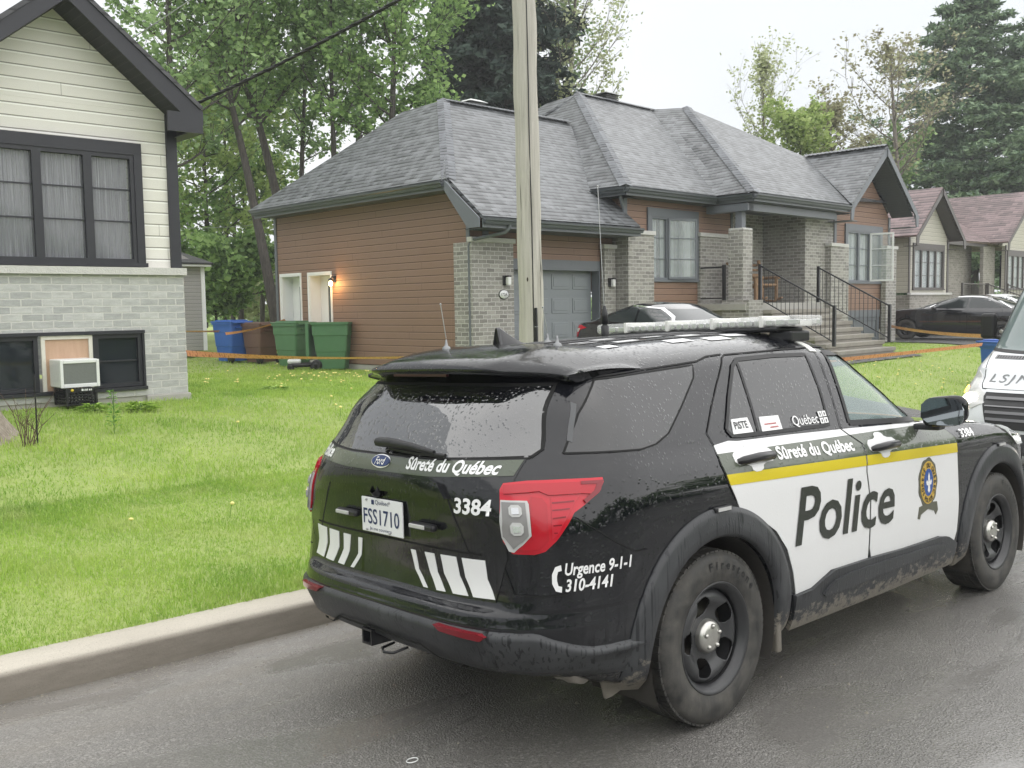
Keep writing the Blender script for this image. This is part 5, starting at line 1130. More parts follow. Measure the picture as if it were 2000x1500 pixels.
def seam_mb(fr, pts, w=.006, off=.0035, mb=None):
    mb = mb or MB()
    if fr == 'B': pts = [(-y, z) for y, z in pts]
    P = []
    for (a, b) in zip(pts[:-1], pts[1:]):
        L = math.dist(a, b); k = max(1, int(L/.03))
        for i in range(k): P.append((a[0]+(b[0]-a[0])*i/k, a[1]+(b[1]-a[1])*i/k))
    P.append(pts[-1]); vs = []
    for i, p in enumerate(P):
        q0, q1 = P[max(i-1, 0)], P[min(i+1, len(P)-1)]; dx, dz = q1[0]-q0[0], q1[1]-q0[1]; L = math.hypot(dx, dz) or 1
        for s in (-1, 1):
            vs.append(frame_pt(fr, p[0]-dz/L*w/2*s, p[1]+dx/L*w/2*s, off)[0])
    fs = [(2*i, 2*i+1, 2*i+3, 2*i+2) for i in range(len(P)-1)]
    return mb.add(vs, fs, True)
def seam(name, fr, lists, m=None, parent=None, w=.006, off=.0035):
    mb = MB()
    for l in lists: seam_mb(fr, l, w, off, mb)
    return mb.build(name, m or M_seam, parent or SUV)
def ctext(name, txt, fr, s, z, size, m, parent=None, bold=0, shear=0, xs=1, fit=None, slope=0, off=.0075, grid=.05, spacing=1):
    bm = text_bm(txt, size, bold, shear, xs, spacing)
    if fit:
        k = fit/text_wid(bm)
        for v in bm.verts: v.co.x *= k
    for v in bm.verts: v.co = Vector((v.co.x+s, v.co.y+z+slope*v.co.x, 0))
    return conform_bm(bm, fr, off, grid, False).build(name, m, parent or SUV)
def smooth_poly(pts, it=2):
    for _ in range(it):
        q = []
        for i in range(len(pts)):
            a, b = pts[i], pts[(i+1) % len(pts)]
            q += [(a[0]*.75+b[0]*.25, a[1]*.75+b[1]*.25), (a[0]*.25+b[0]*.75, a[1]*.25+b[1]*.75)]
        pts = q
    return pts
# ---- body with wheel wells, cabin and window openings cut out
_me = bpy.data.meshes.new('body'); _bm.to_mesh(_me)
_me.polygons.foreach_set('use_smooth', [True]*len(_me.polygons))
body = link_mesh('body', _me, M_paint, SUV)
def bool_cut(target, mbs):
    cut = mbs.build('cutter', None, None, uv=False); cut.matrix_world = target.parent.matrix_world if target.parent else Matrix()
    bmc = bmesh.new(); bmc.from_mesh(cut.data); bmesh.ops.recalc_face_normals(bmc, faces=bmc.faces[:]); bmc.to_mesh(cut.data); bmc.free()
    bpy.context.view_layer.update()
    md = target.modifiers.new('b', 'BOOLEAN'); md.operation = 'DIFFERENCE'; md.object = cut; md.solver = 'EXACT'
    bpy.context.view_layer.update()
    nm = bpy.data.meshes.new_from_object(target.evaluated_get(bpy.context.evaluated_depsgraph_get()))
    target.modifiers.clear(); old = target.data; target.data = nm; bpy.data.objects.remove(cut); bpy.data.meshes.remove(old)
WHEELS = ((0, -1), (3.025, -1), (0, 1), (3.025, 1))
for wx, sd in WHEELS:
    mb = MB(); pts = [(wx+.445*math.cos(t), .375+.445*math.sin(t)) for t in [2*math.pi*k/48 for k in range(48)]]
    mb.prism(pts, 'y', .60*sd, 1.3*sd); bool_cut(body, mb)
CAB = [(.62, .80, .55, 2.30, 0, 0, 0, .12), (.9, .84, .55, 2.42, 0, 0, 0, .12), (1.10, .86, .55, 2.46, -.02, 0, 0, .12), (1.20, .84, .55, 2.36, -.02, 0, 0, .12), (1.36, .79, .55, 2.10, -.01, 0, .2, .12),
       (1.50, .725, .55, 1.86, 0, 0, .8, .12), (1.56, .69, .55, 1.72, 0, 0, 1, .12), (1.585, .64, .55, 1.66, 0, 0, 1, .12)]
_v, _f2, _n2 = loft(CAB, 2, 6, 14, .3, 0); _f2.append(tuple(range(len(_v)-_n2, len(_v))))
bool_cut(body, MB().add(_v, _f2))
FWIN = [(1.275, 1.212), (1.315, 1.578), (1.60, 1.575), (1.72, 1.535), (1.90, 1.40), (2.06, 1.27), (2.15, 1.172), (1.72, 1.190)]
for sd in (-1, 1): bool_cut(body, MB().prism(FWIN, 'y', .45*sd, 1.2*sd))
WSC = [(-.76, 1.17), (.76, 1.17), (.60, 1.53), (-.60, 1.53)]
bool_cut(body, MB().prism(WSC, 'x', 1.70, 3.0))
body.data.polygons.foreach_set('use_smooth', [True]*len(body.data.polygons))
_md = body.modifiers.new('en', 'EDGE_SPLIT'); _md.split_angle = rad(40)
# ---- glazing
M_cglass = mat('clear_car_glass', (.40, .52, .51), .03, IOR=1.5); M_cglass.node_tree.nodes['Principled BSDF'].inputs['Alpha'].default_value = .40
for fr in ('R', 'L'):
    g = patch('front_door_window', fr, FWIN, M_cglass, off=-.004, grid=.08, skirt=False)
    seam('window_seal', fr, [FWIN+[FWIN[0]]], M_rubber, g, w=.028, off=.004)
w_ = patch('windscreen', 'F', [(y*1.03, z) for y, z in WSC], M_cglass, off=.003, grid=.1, skirt=False)
RDW = smooth_poly([(.225, 1.232), (.47, 1.572), (.80, 1.578), (1.11, 1.578), (1.075, 1.215), (.70, 1.219), (.33, 1.224)], 1)
RDW = [(.20, 1.262), (.225, 1.234), (.30, 1.228), (.435, 1.226), (.70, 1.222), (1.07, 1.217), (1.10, 1.40), (1.105, 1.575), (.80, 1.577), (.50, 1.568), (.44, 1.54), (.31, 1.40)]
QW = [(-.74, 1.243), (-.62, 1.39), (-.47, 1.518), (-.15, 1.538), (.16, 1.556), (.12, 1.50), (-.05, 1.38), (-.20, 1.28), (-.30, 1.245), (-.40, 1.233)]
for fr in ('R', 'L'):
    g = patch('rear_door_window', fr, RDW, M_sglass, off=.003)
    seam('window_seal', fr, [RDW+[RDW[0]], [(.435, 1.224), (.49, 1.572)]], M_rubber, g, w=.018, off=.006)
    g = patch('quarter_window', fr, QW, M_sglass, off=.002)
    seam('window_seal', fr, [QW+[QW[0]]], M_seam, g, w=.007, off=.0035)
    seam('door_seam', fr, [[(.054, 1.26), (.075, 1.2), (.062, 1.12), (.085, 1.04), (.12, .98), (.17, .92)], [(.054, 1.26), (.15, 1.36), (.26, 1.46), (.40, 1.578), (.44, 1.594), (.9, 1.606), (1.225, 1.612), (1.55, 1.61), (1.72, 1.57), (1.84, 1.49)],
                           [(1.225, 1.612), (1.21, 1.45), (1.175, 1.20), (1.30, 1.10), (1.285, .96), (1.32, .80), (1.31, .52)],
                           [(2.22, 1.165), (2.33, 1.09), (2.395, 1.04), (2.40, .90), (2.42, .65), (2.41, .47), (2.39, .41)],
                           [(-.53, 1.523), (-.20, 1.546), (.2, 1.570), (.30, 1.59), (.42, 1.597)]])
RG = [(-.715, 1.232), (-.735, 1.26), (-.640, 1.505), (.640, 1.505), (.735, 1.26), (.715, 1.232), (.3, 1.214), (-.3, 1.214)]
M_rglass = paint_mat('rear_glass', (.006, .0065, .008), 0, rough=.02); M_rglass.node_tree.nodes['Principled BSDF'].inputs['IOR'].default_value = 2.3
g = patch('rear_window', 'B', RG, M_rglass, off=.003)
seam('window_seal', 'B', [RG+[RG[0]]], M_seam, g, w=.012, off=.0035)
# ---- doors: white film, stripes, lettering
RD = [(.072, 1.205), (.185, 1.215), (.25, 1.208), (.70, 1.200), (1.165, 1.187), (1.29, 1.10), (1.28, .96), (1.313, .80), (1.30, .50), (.93, .512), (.75, .455), (.618, .45), (.585, .56), (.53, .68), (.44, .78), (.34, .84), (.24, .875), (.165, .905), (.125, .98), (.09, 1.04), (.066, 1.12)]
FD = [(1.183, 1.187), (1.70, 1.170), (2.17, 1.147), (2.215, 1.150), (2.325, 1.088), (2.388, 1.04), (2.394, .90), (2.412, .65), (2.402, .48), (2.38, .425), (2.14, .49), (1.69, .495), (1.337, .508), (1.318, .56), (1.328, .80), (1.293, .96), (1.308, 1.10)]
def clip_band(poly, lo, hi):
    """part of a polygon between two lines z = lo(x), z = hi(x)"""
    def clip(P, f):
        out = []
        for i in range(len(P)):
            a, b = P[i], P[(i+1) % len(P)]; fa, fb = f(a), f(b)
            if fa >= 0: out.append(a)
            if (fa < 0) != (fb < 0): t = fa/(fa-fb); out.append((a[0]+(b[0]-a[0])*t, a[1]+(b[1]-a[1])*t))
        return out
    return clip(clip(poly, lambda p: p[1]-lo(p[0])), lambda p: hi(p[0])-p[1])
l_ot = lambda x: 1.168-.0125*x; l_yt = lambda x: 1.082-.030*x; l_yb = lambda x: 1.036-.034*x
for fr in ('R', 'L'):
    for poly, nm in ((RD, 'rear_door'), (FD, 'front_door')):
        d = patch(nm, fr, poly, M_wpaint, off=.004)
        patch('green_band', fr, clip_band(poly, l_yt, l_ot), M_olive, d, off=.006)
        patch('yellow_stripe', fr, clip_band(poly, l_yb, l_yt), M_yellow, d, off=.0062)
        hx, hz = ((.32, 1.137) if nm == 'rear_door' else (1.50, 1.082))
        # recess, grip and its white cut-out outline
        patch('handle_cup', fr, smooth_poly([(hx-.155, hz-.028), (hx-.155, hz+.03), (hx-.045, hz+.032), (hx-.035, hz+.062), (hx+.045, hz+.06), (hx+.06, hz+.03), (hx+.155, hz+.02), (hx+.155, hz-.035), (hx+.05, hz-.036), (hx+.035, hz-.068), (hx-.04, hz-.068), (hx-.055, hz-.032)], 1), M_wpaint, d, off=.008)
        c, N = frame_pt(fr, hx, hz, .014); sy = -1 if fr == 'R' else 1
        hb = MB(); pts = []
        hb.tube([(hx-.135, c.y-.004*sy*0, hz-.012), (hx-.11, c.y+.022*sy, hz-.006), (hx, c.y+.030*sy, hz), (hx+.11, c.y+.022*sy, hz-.004), (hx+.135, c.y, hz-.008)], [.012, .020, .021, .021, .012], 10)
        hb.build('door_handle', M_handle, d)
    sgn = 1
for fr in ('R', 'L'):
    mir = (lambda s, w: s) if fr == 'R' else None
    def ct(nm, txt, s, z, size, m, fit, **kw):
        bm = text_bm(txt, size, kw.get('bold', 0), kw.get('shear', 0)); k = fit/text_wid(bm)
        for v in bm.verts:
            x = v.co.x*k; zz = v.co.y+z+kw.get('slope', 0)*x
            v.co = Vector(((s+x) if fr == 'R' else (s+fit-x), zz, 0))
        return conform_bm(bm, fr, kw.get('off', .0085), kw.get('grid', .05), False).build(nm, m, SUV)
    ct('agency_lettering', 'Sûreté du Québec', .50, 1.102, .078, M_decal_w, .70, bold=.0022, shear=.15, slope=-.034)
    ct('police_lettering', 'Police', .592, .690, .385, M_decal_d, .985, bold=.0055, shear=.20, slope=-.024)
    ct('unit_number', '3384', 2.475, 1.035, .062, M_decal_w, .19, bold=.0015, shear=.1, slope=-.02)
    ct('quebec_lettering', 'Québec', .745, 1.236, .068, M_decal_w, .235, slope=-.01)
    mb = MB()
    for i in range(2):
        for j in range(2):
            b_ = poly_bm([(.995+i*.040, 1.228+j*.033), (.995+i*.040+.034, 1.228+j*.033), (.995+i*.040+.034, 1.228+j*.033+.027), (.995+i*.040, 1.228+j*.033+.027)]); conform_bm(b_, fr, .008, .1, False, mb)
    mb.build('quebec_flag_squares', M_decal_w, SUV)
    mb = MB(); mf = []
    for i in range(2):
        for j in range(2):
            cx, cz = 1.012+i*.040, 1.2415+j*.033; b_ = poly_bm([(cx-.004, cz-.008), (cx+.004, cz-.008), (cx+.005, cz+.004), (cx, cz+.009), (cx-.005, cz+.004)]); conform_bm(b_, fr, .0095, .1, False, mb)
    mb.build('flag_lily', M_decal_k, SUV)
    # window stickers
    st = patch('window_sticker', fr, [(.238, 1.238), (.258, 1.303), (.385, 1.303), (.395, 1.236)], M_decal_w, off=.0075)
    ct('sticker_text', 'PiSTE', .262, 1.258, .045, M_decal_k, .105, bold=.001, off=.009)
    st = patch('window_sticker', fr, [(.468, 1.232), (.480, 1.298), (.640, 1.295), (.638, 1.230)], M_decal_w, off=.0075)
    seam('sticker_line', fr, [[(.50, 1.262), (.60, 1.261)], [(.54, 1.245), (.61, 1.245)]], mat('sticker_red', (.4, .1, .1), .5), st, w=.006, off=.009)
    # phone decal behind the tail light
    fr2 = 'RB' if fr == 'R' else 'LB'
    s0 = .015
    def ct2(nm, txt, s, z, size, fit):
        bm = text_bm(txt, size, .0016, .2); k = fit/text_wid(bm)
        for v in bm.verts:
            x = v.co.x*k; v.co = Vector(((s+x) if fr == 'R' else (s+fit-x), v.co.y+z, 0))
        return conform_bm(bm, fr2, .004, .04, False).build(nm, M_decal_w, SUV)
    ct2('emergency_lettering', 'Urgence 9-1-1', s0+.018, .795, .064, .262); ct2('phone_lettering', '310-4141', s0+.018, .733, .064, .185)
    hp = [(s0+.004, .835), (s0-.018, .828), (s0-.031, .800), (s0-.031, .765), (s0-.018, .737), (s0+.004, .730), (s0+.006, .752), (s0-.008, .756), (s0-.012, .775), (s0-.012, .792), (s0-.008, .810), (s0+.006, .813)]
    patch('phone_symbol', fr2, hp, M_decal_w, off=.004, grid=.04, skirt=False)
# crest on the front door
M_gold = mat('crest_gold', (.55, .36, .06), .35); M_crblue = mat('crest_blue', (.03, .09, .32), .3); M_crgrey = mat('crest_olive', (.10, .10, .07), .4)
def ell(cx, cz, a, b, n=28, wob=0): return [(cx+(a+wob*math.cos(9*t))*math.cos(t), cz+(b+wob*math.cos(9*t))*math.sin(t)) for t in [2*math.pi*k/n for k in range(n)]]
for fr in ('R', 'L'):
    cx, cz = 1.985, .822
    c0 = patch('crest', fr, ell(cx, cz, .118, .140, 54, .004), M_crgrey, off=.007)
    patch('crest_gold_ring', fr, ell(cx, cz, .100, .122), M_gold, c0, off=.009)
    patch('crest_blue_field', fr, ell(cx, cz+.002, .058, .078), M_crblue, c0, off=.0105)
    lily = [(0, .06), (.012, .035), (.010, .005), (.026, .018), (.036, .005), (.028, -.012), (.012, -.014), (.016, -.045), (0, -.058), (-.016, -.045), (-.012, -.014), (-.028, -.012), (-.036, .005), (-.026, .018), (-.010, .005), (-.012, .035)]
    patch('crest_lily', fr, [(cx+x, cz+y) for x, y in lily], M_decal_w, c0, off=.012, skirt=False)
    mb = MB(); msg = 'SÛRETÉ DU QUÉBEC'
    for i, chh in enumerate(msg+'  POLICE '):
        if chh == ' ': continue
        if i < len(msg): th_ = rad(215-i*250/(len(msg)-1)); up = 1
        else: th_ = rad(238+(i-len(msg)-2)*12.5); up = -1
        bm = text_bm(chh, .034, .001); w = text_wid(bm)
        R_ = th_-math.pi/2 if up == 1 else th_+math.pi/2
        for v in bm.verts:
            x, y = v.co.x-w/2, v.co.y-.012; xx = x*math.cos(R_)-y*math.sin(R_); yy = x*math.sin(R_)+y*math.cos(R_)
            px_ = .079*math.cos(th_)+xx; pz = .100*math.sin(th_)+yy
            v.co = Vector((cx+(px_ if fr == 'R' else -px_), cz+pz, 0))
        conform_bm(bm, fr, .0115, .2, False, mb)
    mb.build('crest_lettering', M_decal_k, c0)
    patch('crest_ribbon', fr, [(cx-.125, .632), (cx-.10, .625), (cx-.09, .650), (cx, .672), (cx+.085, .650), (cx+.105, .625), (cx+.13, .650), (cx+.115, .700), (cx+.05, .705), (cx+.04, .69), (cx, .70), (cx-.04, .69), (cx-.06, .70), (cx-.11, .695)], M_crgrey, c0, off=.007)
# ---- lower cladding, wheel-arch mouldings, rear bumper
for fr in ('R', 'L'):
    patch('sill_cladding', fr, [(.60, .448), (.74, .452), (.86, .49), (.95, .512), (1.34, .507), (1.69, .495), (2.14, .488), (2.26, .47), (2.39, .415), (2.39, .29), (1.5, .28), (.60, .285)], M_clad, off=.022, grid=.06, inset=-.01)
    patch('sill_insert', fr, smooth_poly([(.83, .42), (.98, .478), (1.35, .475), (1.75, .466), (2.12, .455), (2.2, .44), (2.0, .42), (1.5, .405), (.86, .395)], 1), M_clad, off=.034, grid=.06, inset=.02)
    sd = -1 if fr == 'R' else 1
    for wx, a0, a1, ro in ((0, -14, 195, .575), (3.025, -20, 193, .575)):
        mb = MB(); vs = []; n = 60; prof = [(.447, -.05), (.447, .010), (.462, .026), (.50, .024), (.548, .020), (ro, .010), (ro, -.004)]
        for i in range(n+1):
            t = rad(a0+(a1-a0)*i/n)
            for r, o in prof:
                x = wx+r*math.cos(t); z = .375+r*math.sin(t)*(1.0 if r < .5 else 1.0)
                p, N = frame_pt(fr, x, max(z, .27), 0); vs.append((x, p.y+o*sd, z))
        m_ = len(prof); fs = [(i*m_+k, i*m_+k+1, (i+1)*m_+k+1, (i+1)*m_+k) for i in range(n) for k in range(m_-1)]
        mb.add(vs, fs, True).build('wheel_arch_moulding', M_clad, SUV)
        mb = MB(); mb.box(wx-.05 if wx == 0 else wx-.06, wx+.07, 0, 1, 0, 1) if False else None
        p, N = frame_pt(fr, wx+.015, .945, 0)
        lb = MB().box(wx-.045, wx+.075, p.y+.0*sd, p.y+.022*sd, .932, .955, bev=.006); l_ = lb.build('marker_light', M_black_metal, SUV)
        MB().box(wx-.03, wx+.06, p.y+.020*sd, p.y+.026*sd, .936, .951).build('lens', M_clearlens, l_)
# bumper cover: wraps the rear
def wrap_grid(name, path, zrow, m, off, parent=None, inset=-.01):
    """path: plan directions swept round the rear; zrow: list of functions giving z rows"""
    mb = MB(); cols = []
    for (x, y, dx, dy, u) in path:
        col = []
        for k, zf in enumerate(zrow):
            z = zf(u); o = Vector((x-dx*3, y-dy*3, z)); h = SBVH.ray_cast(o, Vector((dx, dy, 0)))
            if h[0] is None: n_ = SBVH.find_nearest(Vector((x, y, z))); P, N = n_[0], n_[1]
            else:
                P, N = h[0], h[1]
                if N.dot(Vector((dx, dy, 0))) > 0: N = -N
            N = Vector((N.x, N.y, 0)).normalized() if Vector((N.x, N.y, 0)).length > .1 else Vector((-dx, -dy, 0))
            o_ = off[k] if isinstance(off, (list, tuple)) else off
            col.append(P+N*o_)
        cols.append(col)
    m_ = len(zrow); vs = [p for c in cols for p in c]
    fs = [(i*m_+k, i*m_+k+1, (i+1)*m_+k+1, (i+1)*m_+k) for i in range(len(cols)-1) for k in range(m_-1)]
    return mb.add(vs, fs, True).build(name, m, parent or SUV)
path = []
for i in range(81):
    u = -1+2*i/80; a = abs(u); s = -1 if u < 0 else 1
    # u: 0 rear centre, |u|=1 at the wheel arch
    if a < .52: y = .70*a/.52; path.append((-1.0, s*y, 1, 0, a))
    else:
        t = (a-.52)/.48; ang = t*math.pi/2; px_ = -.70+.22*max(0, (t-.55)/.45); path.append((px_ if t > .55 else -.70, s*.62 if t <= .55 else s*.62, math.cos(ang), -s*math.sin(ang), a))
ztop = lambda u: .585-.004*u if u < .70 else (.582-.078*_sst(.72, .90, u))
B_ = wrap_grid('rear_bumper', path, [ztop, lambda u: ztop(u)-.012, lambda u: ztop(u)-.03, lambda u: .50-.03*_sst(.7, .9, u), lambda u: .44-.02*u, lambda u: .395-.02*u, lambda u: .362-.05*_sst(.4, .9, u)], M_clad, [0.0, .020, .026, .016, .014, .006, -.03])
OFFD = True
for s in (-1, 1):
    b2 = [(s*.43, .588), (s*.46, .566), (s*.655, .552), (s*.68, .572), (s*.655, .582)]
    patch('rear_reflector', 'B', [(y, z-.006) for y, z in b2][::s], M_red_dark, B_, off=.036, inset=.0)
OFFD = False
seam('bumper_skirt_line', 'B', [[(-.62, .40), (-.42, .43), (-.30, .47), (.30, .47), (.42, .43), (.62, .40)]], M_seam, B_, w=.008, off=.0185)
hb = MB(); y0 = .055
hb.box(-1.10, -.95, y0-.005, y0+.005, .385, .455); hb.box(-1.10, -.95, y0+.06, y0+.07, .385, .455); hb.box(-1.10, -.95, y0+.005, y0+.06, .445, .455); hb.box(-1.10, -.95, y0+.005, y0+.06, .385, .395)
hb.tube([(-1.03, -.02, .40), (-1.10, -.03, .395), (-1.12, -.07, .39), (-1.10, -.11, .39), (-1.03, -.12, .40)], .006, 6)
hb.build('tow_hitch', M_black_metal, SUV)
MB().lathe([(0, -.22), (.055, -.215), (.06, -.20)]+[(.060+.004*(k % 2), -.18+.03*k) for k in range(13)]+[(.055, .215), (0, .22)], 16, Matrix.Translation((-.70, -.62, .385)) @ Matrix.Rotation(rad(90), 4, 'X')).build('exhaust_silencer', noisy('rusty_steel', (.16, .14, .12), (.3, .28, .25), 12, .6, .2), SUV)
# ---- tailgate
M_tg = paint_mat('wet_tailgate_paint', (.006, .0065, .008), .30, rough=.10, z0=.85)
TG = [(-.66, .680), (-.72, .86), (-.70, 1.05), (-.705, 1.225), (-.3, 1.212), (.3, 1.212), (.705, 1.225), (.70, 1.05), (.72, .86), (.66, .680)]
tg = patch('tailgate', 'B', TG, M_tg, off=.004)
patch('green_band', 'B', [(-.70, 1.222), (-.695, 1.165), (-.3, 1.146), (.3, 1.146), (.695, 1.165), (.70, 1.222), (.3, 1.208), (-.3, 1.208)], M_olive, tg, off=.006)
# recess round the plate: raised brow above, sloping cheeks
mb = MB()
brow = [(.44, 1.068), (.42, 1.128), (.38, 1.135), (-.34, 1.135), (-.39, 1.125), (-.44, 1.068)]
patch('tailgate_brow', 'B', brow, M_tg, tg, off=.028, inset=0)
seam('recess_edge', 'B', [[(.44, 1.065), (.50, .95), (.56, .84), (.60, .70)], [(-.44, 1.065), (-.50, .95), (-.56, .84), (-.60, .70)], [(.60, .862), (-.60, .862)]], M_seam, tg, w=.009, off=.0048)
def ctb(nm, txt, yl, z, size, m, fit, par, **kw):
    return ctext(nm, txt, 'B', -yl, z, size, m, par, fit=fit, **kw)
ctb('agency_lettering', 'Sûreté du Québec', -.165, 1.168, .066, M_decal_w, .475, tg, bold=.0018, shear=.15, off=.008)
ctb('police_lettering', 'Police', .63, 1.172, .07, M_decal_w, .16, tg, bold=.002, shear=.15, off=.008)
ctb('unit_number', '3384', -.475, 1.018, .082, M_decal_w, .175, tg, bold=.0025, off=.006)
bg_ = patch('oval_badge', 'B', ell(.02, 1.185, .070, .027), M_chrome, tg, off=.010)
patch('badge_field', 'B', ell(.02, 1.185, .064, .022), mat('badge_blue', (.01, .03, .12), .2), bg_, off=.013)
ctb('badge_script', 'Ford', .056, 1.172, .040, M_decal_w, .072, bg_, shear=.35, off=.0145)
for pts in ([(-.183, .833), (-.215, .833), (-.228, .755), (-.290, .686), (-.262, .686), (-.203, .752)], [(-.278, .835), (-.339, .836), (-.352, .760), (-.402, .688), (-.348, .686), (-.302, .757)],
            [(-.381, .838), (-.472, .840), (-.484, .765), (-.530, .690), (-.447, .688), (-.393, .762)], [(-.503, .840), (-.618, .842), (-.622, .768), (-.660, .692), (-.556, .690), (-.514, .765)]):
    for s in (1, -1): patch('white_chevron', 'B', [(s*a, b) for a, b in pts][::s], M_decal_w, tg, off=.0065, inset=.002)
# licence plate
PL = MB().box(-1.066, -1.058, -.1725+.01, .1325+.01, .877, 1.029, bev=.003); pl = PL.build('licence_plate', M_white, tg)
M_pblue = mat('plate_blue', (.01, .02, .10), .4)
def flat_rear(nm, txt, yl, z, size, fit, m, par, x=-1.0675, bold=0):
    bm = text_bm(txt, size, bold); k = fit/text_wid(bm)
    for v in bm.verts: v.co = Vector((x, yl-v.co.x*k, z+v.co.y))
    return MB().bm(bm).build(nm, m, par)
flat_rear('plate_number', 'FSS1710', .127, .915, .094, .268, M_pblue, pl, bold=.0008); flat_rear('plate_province', 'Québec', .035, 1.003, .026, .10, M_pblue, pl)
flat_rear('plate_motto', 'Je me souviens', .082, .888, .020, .165, M_pblue, pl)
mb = MB(); mb.box(-1.0685, -1.066, .045, .062, 1.000, 1.020); mb.build('plate_emblem', M_pblue, pl)
mb = MB()
for y, z in ((.10, 1.018), (-.07, 1.018), (.10, .888), (-.07, .888)): mb.sphere((-1.068, y, z), .006, 8)
mb.build('plate_bolt', M_steel, pl)
for yl in (.255, -.305):
    b_ = MB().box(-1.085, -1.05, yl-.085, yl+.075, .932, .962, bev=.012).build('warning_light', M_black_metal, tg)
    MB().box(-1.092, -1.083, yl-.035, yl+.065, .939, .956, bev=.003).build('lens', M_clearlens, b_)
MB().lathe([(0, -.03), (.02, -.028), (.028, 0), (.02, .02)], 16, Matrix.Translation((-1.066, .02, 1.062)) @ Matrix.Rotation(rad(-60), 4, 'Y')).build('reversing_camera', M_black_metal, tg)
# wiper
wp = MB(); wp.tube([(-1.02, .065, 1.268), (-1.035, -.05, 1.272), (-1.03, -.20, 1.262), (-1.015, -.33, 1.245)], [.020, .022, .017, .009], 8)
wp.tube([(-1.015, -.02, 1.243), (-1.02, -.20, 1.236), (-1.005, -.39, 1.234)], .009, 6); wp.build('rear_wiper', M_rubber, SUV)
# spoiler
sp = MB(); ny = 41; vs = []; nr_ = 9
def _xt(a): return -.812+.035*a**2+.155*_sst(.50, 1, a)-.012*(1-_sst(.60, .66, a))
def _zt(a): return 1.584-.014*a**2-.018*a**6-.007*_sst(.60, .66, a)
for i in range(ny):
    y = -.732+1.464*i/(ny-1); a = abs(y)/.732; x0 = -.18
    h = SBVH.ray_cast(Vector((x0, min(.726, max(-.726, y)), 3)), Vector((0, 0, -1)))[0]; z0 = h.z if a < .985 else 1.552
    zs = SBVH.ray_cast(Vector((x0-.12, min(.70, max(-.70, y)), 3)), Vector((0, 0, -1)))[0].z
    col = []
    for k in range(6):
        q = k/5; x = x0+(_xt(a)-x0)*q; zl = z0+.003+(_zt(a)-z0-.003)*q; bul = (.030*(1-a**4))*math.sin(math.pi*q)+.012*math.sin(math.pi*q)
        hb_ = SBVH.ray_cast(Vector((x, y*.985, 3)), Vector((0, 0, -1)))[0]; zz_ = zl+bul
        if hb_ is not None and hb_.z > 1.52 and a < .93: zz_ = max(zz_, hb_.z+.007)
        col.append((x, y*(1-.012*q), zz_))
    xt, zt = _xt(a), _zt(a)
    col += [(xt+.003, y*.987, zt-.016), (xt+.06, y*.965, zt-.034), (-.60, y*.90, 1.528-.01*a)]
    vs += col
fs = [(i*nr_+k, i*nr_+k+1, (i+1)*nr_+k+1, (i+1)*nr_+k) for i in range(ny-1) for k in range(nr_-1)]
fs += [tuple(range(nr_)), tuple(range((ny-1)*nr_, ny*nr_))[::-1]]
sp.add(vs, fs, True); M_roofwet = paint_mat('rain_beaded_paint', (.008, .0085, .011), 0, rough=.13); spo = sp.build('roof_spoiler', M_roofwet, SUV); spo_bvh = BVHTree.FromPolygons([Vector(v) for v in sp.v], sp.f)
MB().box(-.815, -.80, -.17, .22, 1.545, 1.555).build('high_brake_light', mat('dark_brake_lens', (.035, .004, .006), .3), spo)
